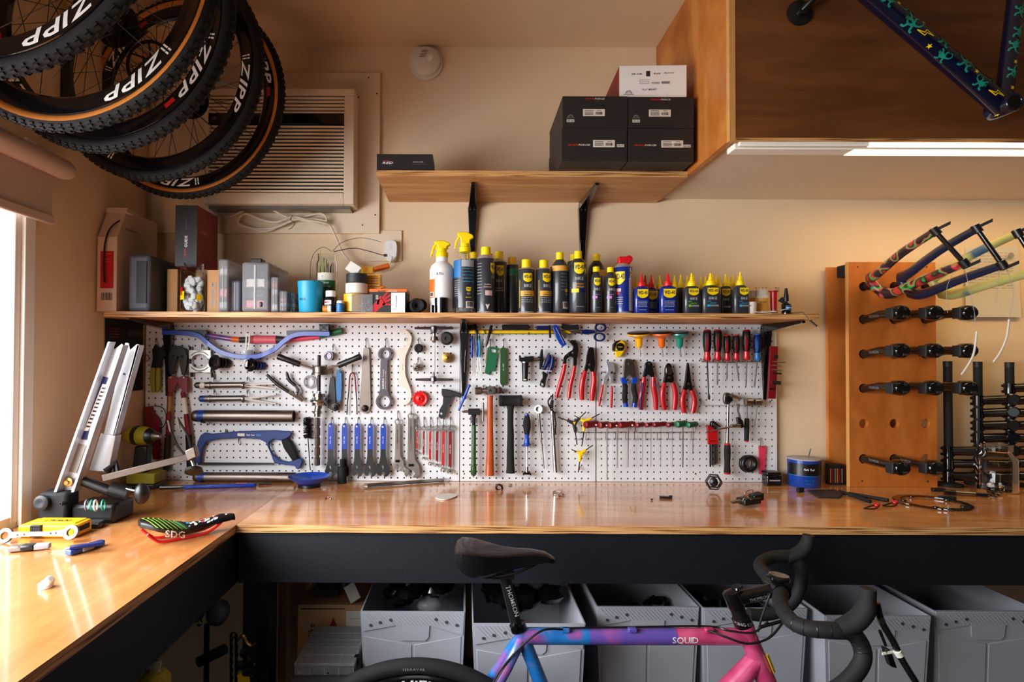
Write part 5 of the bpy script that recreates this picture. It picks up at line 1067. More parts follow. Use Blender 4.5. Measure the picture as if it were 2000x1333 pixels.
# ---- headset press
t = T('headset_press', 'tall headset press with two black handles and stacked steel sections', 'headset press')
g = MB('steel_dark'); lp(g, *k1((1386, 290), (1384, 575)), [(0, 3.0), (.02, 3.4)]+[(.02+.98*i/30, 3.4 if i % 2 else 3.1) for i in range(30)], .045); t.add('threaded_shaft', g)
g = MB('brushed'); lp(g, *k1((1388, 370), (1388, 442)), [(0, 9), (.1, 13), (.25, 13.8), (.75, 13.6), (.8, 15.5), (1, 15.5), (1.02, 9)], .045, n=28); t.add('handle_hub', g)
for a, b, c_ in ((k1((1335, 392)), k1((1240, 362)), k1((1068, 300))), (k1((1440, 392)), k2((378, 590)), k2((655, 478)))):
    g = MB('metal'); rd(g, [a[0]+(.045,), b[0]+(.05,)], 2.4); t.add('arm', g)
    g = MB('blk'); lp(g, b[0]+(.05,), c_[0]+(.055,), [(0, 5.2), (.05, 5.8), (.7, 5.6), (.95, 6.4), (1, 5.6), (1.001, .1)], .05); t.add('grip', g)
g = MB('chrome'); lp(g, *k1((1384, 568), (1378, 700)), [(0, 4), (.12, 4.5), (.13, 11), (.3, 12), (.31, 9), (.45, 9), (.46, 14), (.52, 16), (.62, 16.5), (.66, 13), (.8, 12), (.82, 7), (1, 7)], .045, n=28); t.add('stepped_collars', g)
g = MB('metal'); lp(g, *k1((1374, 700), (1372, 762)), [(0, 6.5), (.3, 6.5), (.35, 8.5), (.6, 8.5), (.65, 6.2), (1, 6.2)], .045); t.add('neck', g)
g = MB('brushed'); pr = []
for i in range(5): pr += [(.01+i*.2, 4.2), (.02+i*.2, 5.6), (.17+i*.2, 5.6), (.185+i*.2, 4.2)]
lp(g, *k1((1373, 765), (1370, 1142)), pr, .035, n=8); t.add('hex_sections', g); t.done()
m = MB('gunmetal'); pl(m, ring(*k1((1308, 495))[0], 11, 28, 13), .01, .006, [ring(*k1((1308, 495))[0], 8.6, 28, 10.6)]); simple('spacer_ring', 'thin grey ring hanging beside the headset press shaft', 'ring', m, bevel=.0003)
t = T('bottle_brush', 'black bristled brush hanging beside the headset press', 'brush'); q = random.Random(4); g = MB('blk')
for k in range(420):
    y = q.uniform(768, 925); a = q.uniform(0, 2*PI); c = B(270+1294/3.92+(y-768)*.003, 620+y/3.92, .018); g.tube([c, c+V((math.cos(a)*.0155, math.sin(a)*.0155, q.uniform(-.003, .003)))], .0009, 3)
t.add('bristles', g); g = MB('steel_dark'); rd(g, k1((1290, 765), (1300, 930), (1317, 1172)), 1.0, .018); t.add('twisted_handle', g); t.done()
stub('small_socket', 'small dark notched ring socket on a hook above the press handle', k1((1476, 296))[0], 9.5, 'steel_dark', 'gunmetal', .03, .62, -.15, 0); hook(650.5, 673, 'the small notched ring socket', 10)
t = T('pin_spanner', 'black slim wrench hanging left of the bright blue wrench', 'wrench'); g = MB('blk'); pl(g, k2((278, 750), (300, 735), (330, 745), (345, 1095), (250, 1105), (262, 900)), .006, .006, sm=2); t.add('handle', g, bevel=.001); t.done(); hook(649, 724, 'the black slim wrench', 12)
t = T('freewheel_wrench', 'light blue slim wrench with a steel socket at its foot', 'wrench'); g = MB('lblue'); pl(g, k2((352, 680), (385, 648), (420, 675), (415, 1000), (358, 1000)), .014, .005, sm=2); t.add('handle', g, bevel=.001)
g = MB('steel_dark'); pl(g, k2((360, 995), (412, 995), (412, 1080), (360, 1080)), .014, .004); c = k3((350, 98))[0]; g.lathe(B(c[0], c[1], .016), (0, -1, 0), [(0, .016), (.012, .016), (.013, .010), (.02, .008), (.021, .003), (.012, .003)], 8); t.add('socket_end', g); t.done(); hook(664, 717, 'the light blue slim wrench', 10)
t = T('spring_clip', 'thin red-tipped spring tweezers hanging open', 'tweezers'); g = MB('dred'); rd(g, k2((548, 680), (520, 720), (508, 900)), 1.5, .012, sm=4); rd(g, k2((548, 680), (578, 700), (595, 900)), 1.5, .012, sm=4); t.add('coated_legs', g)
g = MB('steel_dark'); rd(g, k2((508, 900), (490, 1060), (485, 1190)), 1.2, .012); rd(g, k2((595, 900), (607, 1060), (608, 1190)), 1.2, .012); t.add('steel_tips', g); t.done(); hook(688, 712, 'the red spring tweezers', 16)
t = T('flat_gauge', 'long flat grey metal hanger tool with a rounded knob at its foot', 'gauge'); g = MB('brushed'); pl(g, k2((685, 390), (700, 372), (745, 372), (760, 395), (778, 1060), (760, 1150), (705, 1180), (650, 1150), (640, 1060), (665, 700)), .008, .005); t.add('blade', g, bevel=.001)
g = MB('steel_dark'); c = k3((705, 112))[0]; g.lathe(B(c[0], c[1], .013), (0, -1, 0), [(0, .013), (.006, .013), (.008, .008), (.014, .007), (.015, .001)], 16); t.add('knob', g); t.done(); hook(715, 661, 'the long flat grey tool', 17)
t = T('ring_wrench', 'dark grey bottom bracket wrench with a ring at each end and white lettering', 'wrench'); g = MB('gunmetal'); cA, cB = k2((945, 450))[0], k2((935, 1030))[0]
pl(g, ring(cA[0], cA[1], 13.2, 32), .008, .012, [ring(cA[0], cA[1], 9.4, 32)]); pl(g, ring(cB[0], cB[1], 15.8, 32), .008, .012, [ring(cB[0], cB[1], 11.8, 32)])
pl(g, k2((900, 505), (990, 505), (980, 560), (985, 880), (1000, 950), (870, 950), (888, 880), (893, 560)), .009, .010); t.add('steel_body', g, bevel=.0012)
g = MB('white'); f = bplane(*k2((936, 740))[0], .0193); rot = lambda x, y: f(-y, x); text(g, 'ENDURO', rot, .0062, .040, 1, -.022, .003, 0, 'white'); text(g, 'Torqtite', rot, .0058, .030, 0, .017, .003, 0); lines(g, lambda x, y: f(y-.004+.0+.010, x), -.045, .03, [0], .0012, 'paper', 2); t.add('lettering', g); t.done(); hook(753.5, 661, 'the dark two-ring wrench', 16)
# white S wrench
m = MB('offwhite'); pl(m, k2((1130, 160), (1180, 148), (1235, 175), (1272, 240), (1270, 300), (1245, 370), (1210, 450), (1195, 520), (1195, 680), (1215, 760), (1250, 850), (1270, 930), (1262, 1010), (1225, 1060), (1170, 1075), (1145, 1060), (1200, 1030), (1228, 960), (1215, 890), (1175, 850), (1130, 850), (1100, 790), (1118, 740), (1120, 500), (1100, 430), (1115, 375), (1180, 365), (1215, 320), (1222, 250), (1195, 200), (1140, 190)), .012, .006, sm=2)
f = bplane(*k2((1165, 610))[0], .0183); text(m, 'Park Tool', lambda x, y: f(-y, x), .004, .024, 0, mat='grey'); simple('hook_spanner', 'white S-shaped hook spanner hanging in the middle left pegboard', 'spanner', m, bevel=.0008); hook(791, 661, 'the white S-shaped spanner', 4)
t = T('tap_handle', 'long steel tap with a dark T bar at the top and bottom', 'tap wrench')
for y, x0, x1 in ((133, 1308, 1785), (762, 1320, 1785)): g = MB('gunmetal'); lp(g, *k2((x0, y), (x1, y)), [(0, .3), (.01, 2.2), (.35, 2.7), (.65, 2.7), (.99, 2.2), (1, .3)], .03); t.add('cross_bar', g)
g = MB('gunmetal'); lp(g, *k2((1545, 105), (1548, 200)), [(0, 5), (.1, 6.5), (.7, 6.5), (1, 4)], .03, n=8); t.add('upper_block', g)
g = MB('chrome'); lp(g, *k2((1548, 200), (1550, 312)), [(0, 3.5), (.3, 3.5), (.32, 7), (.75, 8), (.8, 4.5), (1, 3)], .03, n=10); t.add('chuck', g)
g = MB('metal'); rd(g, k2((1552, 300), (1553, 670)), 1.5, .03); lp(g, *k2((1540, 668), (1542, 725)), [(0, 2.8), (1, 2.8)], .03); t.add('shaft', g)
g = MB('gunmetal'); lp(g, *k2((1541, 722), (1545, 815)), [(0, 5), (.15, 6), (.65, 6), (.75, 2), (1, 1.8)], .03, n=8); t.add('lower_block', g); t.done()
stub('lockring_socket', 'dark brown round lockring socket high beside the middle bracket', k2((1712, 260))[0], 13.5, 'steel_dark', 'steel_dark', .04, .25, -.08, -.02)
m = MB('brass'); c = k2((1710, 495))[0]; m.lathe(B(c[0], c[1], .002), (0, -1, 0), [(0, .004), (.012, .004), (.012, .020), (.018, .020), (.019, .014), (.020, .006), (.024, .005), (.025, .001)], 28); simple('brass_disc', 'small brass-coloured disc below the dark lockring socket', 'disc', m, bevel=0)
stub('hex_socket', 'black hexagonal nut socket with open centre hanging on a hook', k2((1364, 380))[0], 9, 'blk', 'steel_dark', .022, .55, 0, 0); hook(817.5, 661, 'the black hexagonal socket', 10)
m = MB('metal'); c = k2((1345, 600))[0]; o = B(c[0], c[1], .004); m.lathe(o, (-.1, -1, -.3), [(0, .01), (.012, .010), (.012, .016), (.018, .016), (.019, .010), (.030, .009), (.030, .004), (.02, .003)], 8)
for k in range(8): a = k*PI/4; m.obox(o+V((math.cos(a)*.015, -.016, math.sin(a)*.013)), (.002, 0, 0), (0, .004, 0), (0, 0, .002))
simple('spline_tool', 'little silver splined freewheel remover on a hook', 'remover', m); hook(816.5, 699, 'the silver splined remover', 8)
m = MB('brightred'); c = k2((1382, 990))[0]; o = B(c[0], c[1], .002); m.lathe(o, (.05, -1, 0), [(0, .022), (.006, .0265), (.020, .028), (.024, .026), (.022, .018), (.026, .012), (.028, .006), (.02, .003)], 36)
for k in range(16): a = k*PI/8; m.obox(o+V((math.cos(a)*.028, -.014, math.sin(a)*.028)), (math.cos(a)*.0022, 0, math.sin(a)*.0022), (0, .006, 0), (-math.sin(a)*.0028, 0, math.cos(a)*.0028))
simple('red_cup_tool', 'bright red knurled bottom bracket cup tool', 'cup tool', m)
t = T('lockring_wrench', 'matte black angled wrench with a knurled head beside the seam', 'wrench'); g = MB('dgrey'); pl(g, k2((1640, 875), (1700, 880), (1800, 905), (1885, 940), (1875, 985), (1790, 960), (1760, 980), (1650, 970), (1638, 930)), .012, .02); t.add('head', g, bevel=.003)
g = MB('dgrey'); pl(g, k2((1660, 970), (1765, 975), (1740, 1050), (1705, 1120), (1690, 1220), (1640, 1245), (1602, 1215), (1615, 1130), (1655, 1060)), .014, .01, [ring(*k3((1636, 180))[0], 2.6, 12)]); t.add('curved_handle', g, bevel=.002); t.done()
t = T('blue_t_key', 'slender blue plastic T key hanging at a slant over the board seam', 'key'); g = MB('pblue'); lp(g, *[k4((235, 818))[0]+(.03,), k5((98, 270))[0]+(.03,)], [(0, .3), (.01, 2.6), (.45, 2.9), (.46, 4.5), (.54, 4.5), (.55, 2.9), (.98, 2.2), (1, .3)], .03, n=10); t.add('stem', g); t.done()
# ---- five blue cone wrenches
for i, (x, w_) in enumerate(((285, 66), (455, 66), (610, 70), (768, 76), (928, 80))):
    o, y0 = x, 288+3*i
    t = T('cone_wrench', 'blue-handled black cone wrench, %s' % ['first of the row of five from the left', 'second from the left, behind the black socket', 'third from the left in the row of five', 'fourth from the left in the row of five', 'rightmost of the row of five'][i], 'wrench', 'blue cone wrenches in a row')
    g = MB('pblue'); hole = ring(*k3((o-8, y0+42))[0], 2.0, 12)
    pl(g, k3((o-32, y0+45), (o-22, y0+12), (o, y0), (o+24, y0+12), (o+32, y0+45), (o+30, 615), (o-35, 615)), .020, .007, [hole]); f = bplane(*k3((o-2, 500))[0], .0273, 0); text(g, 'Park Tool', lambda x_, y_: f(y_, -x_), .0042, .026, 1, mat='white'); text(g, str(13+i), f, .005, None, 1, 0, .022, mat='lblue'); t.add('blue_handle', g)
    g = MB('blk'); s = w_/66
    pl(g, k3((o-34, 612), (o+30, 612), (o+32, 700), (o+42*s, 780), (o+66*s, 850), (o+70*s, 900), (o+50*s, 935), (o+28*s, 950), (o+5, 948), (o+20, 915), (o+10, 888), (o-8, 885), (o-22, 905), (o-20, 935), (o-45, 938), (o-62*s, 915), (o-68*s, 880), (o-55*s, 830), (o-38*s, 760), (o-36, 700)), .021, .005, [k3((o-18, 830), (o-5, 808), (o+8, 830), (o+8, 860), (o-8, 862))]); t.add('steel_jaw', g); t.done(); hook(k3((o+12, 222))[0][0], k3((o, 222))[0][1], ['the first', 'the second', 'the middle', 'the fourth', 'the last'][i]+' blue cone wrench', 16, dx=-1)
t = T('impact_socket', 'tall black socket standing on the counter before the second blue wrench', 'socket'); c = onz(668, 944.5); c.z = ZC+.0006; g = MB('blkmatte'); s = S(Y=c.y); g.lathe(c, (0, 0, 1), [(0, 8.6*s), (.002, 9*s), (.055, 9*s), (.062, 8*s), (.064, .001)], 20); t.add('body', g); g = MB('blkmatte'); g.lathe(c+V((0, 0, .062)), (0, 0, 1), [(0, 4.6*s), (.028, 4.6*s), (.029, .001)], 8); t.add('drive_end', g); t.done()
# ---- adjustable wrenches
def adj(label, x, y0, y1, jw, w_, tw, letters):
    t = T('adjustable_wrench', label, 'wrench'); g = MB('metal'); o = k3((x, y0))[0]; a = k3((x-w_/2, y0+60))[0]
    pl(g, ring(o[0], k3((x, y0+35))[0][1], tw/6.25*.55, 20), .014, .006, [ring(o[0], k3((x, y0+35))[0][1], tw/6.25*.36, 20)])
    L = y1-y0
    pl(g, k3((x-w_*.42, y0+60), (x+w_*.42, y0+60), (x+w_*.5, y0+L*.60), (x+w_*.62, y0+L*.72), (x+w_*1.15, y0+L*.80), (x+w_*1.35, y0+L*.90), (x+w_*1.0, y1), (x+w_*.25, y1-5), (x+w_*.6, y0+L*.93), (x+w_*.35, y0+L*.885), (x-w_*.25, y0+L*.86), (x-w_*.7, y0+L*.82), (x-w_*.5, y0+L*.70), (x-w_*.5, y0+L*.6)), .014, .007); t.add('handle', g, bevel=.001)
    g = MB('brushed'); pl(g, k3((x-w_*.15, y0+75), (x+w_*.15, y0+75), (x+w_*.2, y0+L*.58), (x-w_*.2, y0+L*.58)), .0208, .0004); f = bplane(*k3((x, y0+L*.33))[0], .0215); text(g, letters, lambda p, q: f(q, -p), .0042, .06*L/750, 1, mat='steel_dark'); t.add('inset_panel', g)
    g = MB('metal'); pl(g, k3((x-w_*.95, y0+L*.83), (x-w_*.2, y0+L*.87), (x-w_*.3, y0+L*.93), (x-w_*.62, y0+L*.99), (x-w_*.95, y0+L*.95)), .0145, .006); t.add('sliding_jaw', g, bevel=.001)
    g = MB('steel_dark'); lp(g, *k3((x-w_*.35, y0+L*.80), (x+w_*.42, y0+L*.80)), [(0, 2.4)]+[(i/10, 2.8 if i % 2 else 2.2) for i in range(1, 10)]+[(1, 2.4)], .021); t.add('knurl_wheel', g); t.done()
adj('smaller chrome adjustable wrench right of the blue cone wrenches', 1102, 245, 885, 1, 62, 64, 'DROP FORGED'); adj('larger chrome adjustable wrench beside the red spanners', 1266, 175, 965, 1, 84, 74, 'CRESTOLOY')
hook(777, 803, 'the smaller adjustable wrench', 17); hook(803, 790, 'the larger adjustable wrench', 20)
for i, (x, y1, ow, ys) in enumerate(((1345, 700, 26, 340), (1424, 765, 32, 340), (1502, 830, 36, 345), (1588, 850, 38, 345), (1662, 905, 46, 345), (1747, 925, 50, 345))):
    t = T('combination_spanner', 'red-coated combination spanner, %s in the row of six by size' % ['smallest', 'second smallest', 'third smallest', 'third largest', 'second largest', 'largest'][i], 'spanner', 'red combination spanners'); r = 2.6+i*.45; c = k3((x, 358))[0]
    g = MB('chrome'); pl(g, ring(c[0], c[1], r*1.5, 20), .012, .006, [ring(c[0], c[1], r*.85, 12)]); rd(g, k3((x, 375), (x-3, y1-80)), r*.55, .015, sq=.6)
    e = k3((x-4, y1-38))[0]; s = ow/6.25*.55; oc = [(e[0]+s*1.3*math.sin(a), e[1]-s*1.3*math.cos(a)) for a in [(-140+280*j/16)*PI/180 for j in range(17)]]; ic = [(e[0]+s*.72*math.sin(a), e[1]-s*.72*math.cos(a)+s*.1) for a in [(-135+270*j/16)*PI/180 for j in range(17)]]
    pl(g, oc+ic[::-1], .011, .007); t.add('chrome_ends', g, bevel=.0004)
    g = MB('dred' if i % 2 else 'red'); rw = 9+i*2.3; pl(g, k3((x-rw, 395), (x+rw, 395), (x+rw-4, y1-95), (x-rw-4, y1-95)), .0135, .005); f = bplane(*k3((x-2, (395+y1-95)/2))[0], .0188); text(g, 'HUSKY FORGE', lambda p, q: f(q, -p), .0028+.0002*i, .024+.002*i, 1, mat='paper'); t.add('red_sleeve', g, bevel=.0006); t.done()
    hook(k3((x+2, 220))[0][0], k3((x, 220))[0][1], 'the %s red spanner' % ['smallest', 'second smallest', 'third smallest', 'third largest', 'second largest', 'largest'][i], 19)
# ================================================================ middle panel tools
t = T('long_saw', 'long yellow-edged saw with black handle lying along the top of the middle panel', 'saw')
g = MB('yellow'); pl(g, k4((195, 162), (1420, 162), (1480, 185), (1470, 200), (195, 200)), .020, .004); g.use('blk'); pl(g, k4((195, 200), (1475, 200), (1475, 206), (195, 206)), .019, .006); pl(g, k4((195, 153), (1420, 153), (1420, 161), (195, 161)), .019, .006); t.add('blade_guard', g)
g = MB('rubber'); pl(g, k4((628, 95), (650, 88), (955, 90), (960, 155), (632, 155)), .018, .02); t.add('grip', g, bevel=.003)
g = MB('dblue'); pl(g, k4((1050, 105), (1215, 105), (1215, 152), (1050, 152)), .018, .016); t.add('blue_section', g, bevel=.002)
g = MB('blkmatte'); pl(g, k4((1360, 75), (1470, 100), (1560, 85), (1568, 150), (1440, 155), (1370, 140)), .016, .014); pl(g, k4((200, 95), (300, 92), (302, 155), (200, 155)), .018, .02); t.add('end_block', g, bevel=.002); t.done()
for x, y, n_ in ((978, 646, 'left'), (1036, 644, 'middle'), (1074, 636, 'blue section')): hook(x, y, 'the long yellow-edged saw at its '+n_, 9, dx=-4)
for i, (x0, y0, x1, y1, c_, lab) in enumerate(((262, 225, 262, 500, 'pblue', 'blue-handled steel pick, first of the pick set'), (325, 285, 327, 490, 'blue', 'blue-handled hooked pick, second of the pick set'), (353, 222, 356, 490, 'tealcup', 'light blue-handled pick, third of the pick set'))):
    t = T('steel_pick', lab, 'pick', 'picks hanging under the saw'); g = MB(c_); lp(g, *k4((x0, y0), (x1, y1)), [(0, 1.0), (.05, 1.8), (.4, 2.4), (.9, 2.2), (1, 1)], .016, n=10); t.add('handle', g)
    g = MB('metal'); rd(g, k4((x1, y1), (x1+(0 if i != 2 else 14), 640), (x1-(10 if i else 8), 712)), [.9, .7, .4], .016); rd(g, k4((x0, y0), (x0+2, y0-60)), .7, .018); t.add('steel_tip', g); t.done()
for pts, c_, r, lab, nm in (([(300, 80), (330, 290)], 'blk', 2.6, 'black pen leaning left of the metal rod', 'pen'), ([(503, 98), (430, 368)], 'blk', 2.8, 'dark grey pen slanting across the green plate hook', 'pen'), ([(413, 150), (412, 352)], 'metal', 1.2, 'thin bare metal rod between the two dark pens', 'metal_rod')):
    p = k4(*pts); t = T(nm, lab, nm.replace('_', ' ')); g = MB(c_); lp(g, p[0]+(.03,), p[1]+(.03,), [(0, r*.7), (.03, r), (.8, r), (.93, r*.6), (1, r*.2)], .03, n=10); t.add('barrel', g); t.done()
m = MB('blk'); lp(m, *k4((188, 358), (178, 680)), [(0, 1), (.02, 2.8), (.9, 3.2), (1, 1)], .02); m.use('chrome'); pl(m, k4((170, 480), (175, 480), (172, 670), (166, 670)), .026, .002); simple('black_marker', 'slim black marker clipped beside the middle bracket', 'marker', m, bevel=0)
m = MB('green'); c0 = k4((518, 402)); pl(m, k4((455, 370), (500, 360), (585, 378), (578, 430), (540, 668), (515, 660), (490, 655), (478, 675), (492, 712), (415, 685), (430, 590)), .010, .002, [k4((480, 385), (555, 398), (552, 432), (520, 435), (478, 420))]); m.use('brass'); pl(m, k4((440, 372), (452, 370), (432, 560), (424, 560)), .008, .002); simple('green_gauge', 'green flat notched opener plate with a window', 'plate', m, bevel=.0005); hook(957, 663, 'the green notched plate', 14, dx=1)
t = T('green_lever', 'dark green flat lever with rounded ends and white lettering', 'lever'); g = MB('dgreen'); pl(g, k4((605, 400), (620, 372), (665, 370), (685, 400), (685, 800), (665, 832), (640, 838), (615, 825), (605, 800)), .012, .006); t.add('blade', g, bevel=.001)
g = MB('paper'); f = bplane(*k4((643, 600))[0], .0183); text(g, 'PARK', lambda p, q: f(-q, p), .0048, .014, 1, .004, 0, mat='paper'); dome(g, lambda p, q: f(-q, p), -.012, -.002, .004, 'paper'); t.add('lettering', g); t.done(); hook(984, 662, 'the dark green lever', 16)
t = T('chain_breaker', 'black chain breaker tool with a wing handle and vertical grip', 'chain tool')
g = MB('blk'); pl(g, k4((838, 465), (855, 465), (862, 490), (900, 495), (905, 480), (965, 480), (965, 475), (1018, 475), (1018, 540), (975, 548), (862, 545), (838, 530)), .020, .018); t.add('body', g, bevel=.002)
g = MB('metal'); lp(g, *k4((910, 543), (910, 556)), [(0, 8), (1, 8)], .03); rd(g, k4((1015, 508), (1070, 508)), 2.4, .03); t.add('steel_collar', g)
g = MB('blk'); lp(g, *k4((912, 556), (908, 785)), [(0, 7.4), (.1, 7), (.85, 5.6), (.9, 6), (.98, 5.6), (1, 4)], .03); g.use('paper'); pl(g, k4((888, 755), (925, 757), (925, 772), (888, 770)), .0425, .0008); t.add('grip', g)
g = MB('blk'); pl(g, strip(k4((1118, 390), (1112, 460), (1112, 520), (1105, 580), (1096, 638)), lambda k: 3+5*math.sin(PI*k)), .024, .012); lp(g, *k4((1060, 508), (1110, 508)), [(0, 3), (.4, 4.8), (1, 4.8)], .03); t.add('wing_handle', g, bevel=.0015); t.done()
t = T('master_link_pliers', 'small black pliers with blue rubber handles hanging head down', 'pliers')
for q in (k4((1205, 455), (1185, 540), (1130, 650)), k4((1248, 485), (1235, 590), (1195, 690))): g = MB('dblue'); rd(g, q, [3.6, 5, 3.8], .022, n=10, sm=4); t.add('blue_handle', g)
g = MB('blk'); pl(g, k4((1125, 655), (1190, 695), (1165, 770), (1155, 850), (1128, 865), (1135, 815), (1110, 800), (1110, 855), (1090, 830), (1100, 780), (1125, 740)), .018, .010); t.add('jaws', g, bevel=.001)
g = MB('white'); rd(g, k4((1118, 650), (1235, 660)), .9, .030); t.add('return_spring', g); t.done()
t = T('folding_knife', 'blue-handled folding utility knife hung over the saw end', 'knife'); g = MB('pblue'); pl(g, k4((1240, 105), (1290, 90), (1325, 115), (1345, 200), (1420, 330), (1372, 365), (1330, 320), (1290, 250)), .034, .010); t.add('handle', g, bevel=.002)
g = MB('brushed'); pl(g, k4((1325, 130), (1360, 160), (1420, 220), (1415, 250), (1395, 265), (1345, 190)), .036, .006); rd(g, k4((1290, 130, .0445), (1385, 320, .0445)), 1.2); t.add('blade', g); t.done()
m = MB('steel_dark'); pl(m, k4((1198, 98), (1218, 98), (1232, 250), (1205, 255)), .036, .006); simple('bit_strip', 'brown flat punch hanging left of the blue folding knife', 'punch', m)
t = T('scissors', 'blue-handled shears lying sideways with dark looped handles', 'scissors'); g = MB('metal'); pl(g, k4((1445, 165), (1590, 150), (1620, 165), (1625, 195), (1590, 205), (1470, 190)), .030, .004); t.add('blades', g)
g = MB('dblue'); pl(g, k4((1590, 160), (1650, 148), (1760, 160), (1770, 195), (1660, 212), (1595, 200)), .028, .010); t.add('handle_shank', g, bevel=.002)
for c_ in ((1835, 125), (1822, 242)): g = MB('dblue'); c = k4(c_)[0]; pl(g, ring(c[0], c[1], 11.5, 28, 8.8), .028, .012, [ring(c[0], c[1], 7.8, 28, 5.8)]); t.add('finger_loop', g, bevel=.002)
t.done(); m = MB('screwzinc')
def pliers(label, conv, jaw, h1, h2, gm='red', jm='steel_dark', piv=None, off=.014, name='pliers', ends=None, r=(4.2, 5.2, 5.4, 4.4), sm_=2, extra=None, jth=.012, mid=None):
    t = T(name, label, 'pliers'); g = MB(jm); pl(g, conv(*jaw), off, jth, sm=sm_); t.add('jaws', g, bevel=.001)
    if mid: g = MB(mid[0]); pl(g, conv(*mid[1]), off+jth*.3, jth); t.add('joint_plate', g, bevel=.001)
    if piv: g = MB('metal'); c = conv(piv)[0]; g.lathe(B(c[0], c[1], off+jth), (0, -1, 0), [(0, .005), (.003, .005), (.0035, .003)], 16); t.add('pivot', g)
    for h in (h1, h2):
        g = MB(gm); q = conv(*h); rd(g, q, [r[min(3, int(round(i*3/(len(q)-1))))] for i in range(len(q))], off+.008, n=12, sm=4, sq=.8)
        if ends: g.use(ends); e0, e1_ = q[-2], q[-1]; e2_ = (e1_[0]+(e1_[0]-e0[0])*.08, e1_[1]+(e1_[1]-e0[1])*.08); rd(g, [(e0[0]*.35+e1_[0]*.65, e0[1]*.35+e1_[1]*.65), e2_], r[3]*1.12, off+.008, n=12)
        t.add('handle', g)
    if extra: extra(t)
    t.done()
def ch_extra(t):
    g = MB('steel_dark'); pl(g, k4((1395, 470), (1440, 430), (1475, 440), (1470, 475), (1420, 510), (1415, 570), (1370, 570), (1380, 500)), .016, .008); t.add('lower_jaw', g, bevel=.001)
pliers('red-handled tongue-and-groove pliers with curved dark jaws, largest of the pliers', k4, [(1460, 285), (1510, 280), (1550, 320), (1562, 400), (1545, 500), (1540, 590), (1500, 590), (1500, 500), (1470, 480), (1430, 470), (1440, 430), (1490, 400), (1495, 350), (1462, 310)], [(1395, 572), (1370, 700), (1330, 830), (1290, 985)], [(1515, 595), (1490, 720), (1460, 850), (1445, 992)], piv=(1495, 435), extra=ch_extra, r=(3.9, 4.2, 4.2, 3.4))
pliers('red-handled linesman pliers with a blunt dark nose', k4, [(1690, 375), (1720, 368), (1748, 380), (1760, 500), (1765, 590), (1750, 660), (1715, 665), (1690, 620), (1668, 660), (1632, 655), (1655, 560), (1662, 480)], [(1645, 655), (1615, 760), (1600, 880), (1605, 1010)], [(1742, 665), (1752, 770), (1735, 900), (1727, 1020)], piv=(1700, 580))
pliers('small silver parallel pliers with thin red handles', k6, [(115, 430), (160, 440), (200, 465), (205, 530), (190, 560), (185, 640), (160, 640), (150, 560), (115, 610), (100, 650), (82, 660), (100, 590), (130, 540), (130, 480)], [(88, 660), (75, 730), (60, 800), (50, 870)], [(172, 670), (174, 740), (172, 810), (170, 885)], jm='silverpaint', piv=(170, 540), r=(2.2, 2.7, 2.6, 2.2)); hook(1175, 727, 'the small silver pliers', 1, dx=7)
pliers('cable cutters with blue and black handles and a grey rounded head', k6, [(300, 430), (325, 405), (385, 420), (398, 470), (405, 520), (412, 590), (380, 595), (348, 560), (318, 595), (290, 590), (292, 500)], [(290, 600), (305, 690), (300, 780), (312, 870)], [(398, 600), (388, 690), (405, 780), (392, 872)], gm='rubber', jm='brushed', piv=(345, 455), ends='pblue', extra=lambda t: [t.add('blue_collar', pl(MB('pblue'), k6(*q), .014, .016), bevel=.002) for q in ([(262, 595), (300, 585), (325, 620), (328, 650), (280, 650)], [(435, 595), (398, 585), (370, 620), (368, 650), (415, 650)])])
pliers('cable cutters with red and blue handles and a small black head', k6, [(505, 450), (540, 430), (570, 450), (578, 500), (592, 580), (562, 585), (535, 560), (510, 582), (482, 580), (500, 500)], [(490, 585), (480, 680), (462, 780), (460, 905)], [(583, 585), (582, 680), (602, 790), (606, 905)], jm='blk', piv=(540, 455), extra=lambda t: [t.add('blue_inlay', rd(MB('dblue'), k6(*q), 2.2, .0275, sm=3)) for q in ([(478, 640), (466, 740), (455, 830), (455, 900)], [(596, 640), (600, 680)])])
pliers('side cutters with red handles and a bright ground nose', k6, [(725, 448), (755, 465), (770, 520), (778, 575), (782, 625), (750, 640), (735, 632), (715, 640), (684, 635), (695, 570), (698, 500)], [(690, 640), (672, 720), (672, 810), (690, 905)], [(772, 640), (792, 720), (795, 810), (785, 905)], piv=(736, 590), mid=('metal', [(705, 495), (735, 480), (765, 500), (765, 555), (740, 560), (705, 548)]))
pliers('long-nose pliers with red handles and a slim dark nose', k6, [(915, 445), (928, 445), (945, 560), (950, 620), (968, 710), (935, 715), (925, 690), (910, 715), (876, 710), (895, 620), (900, 560)], [(888, 712), (868, 790), (868, 860), (882, 935)], [(955, 712), (980, 790), (980, 860), (965, 935)], piv=(925, 650), sm_=0, r=(4.4, 5.2, 5.4, 4.8))
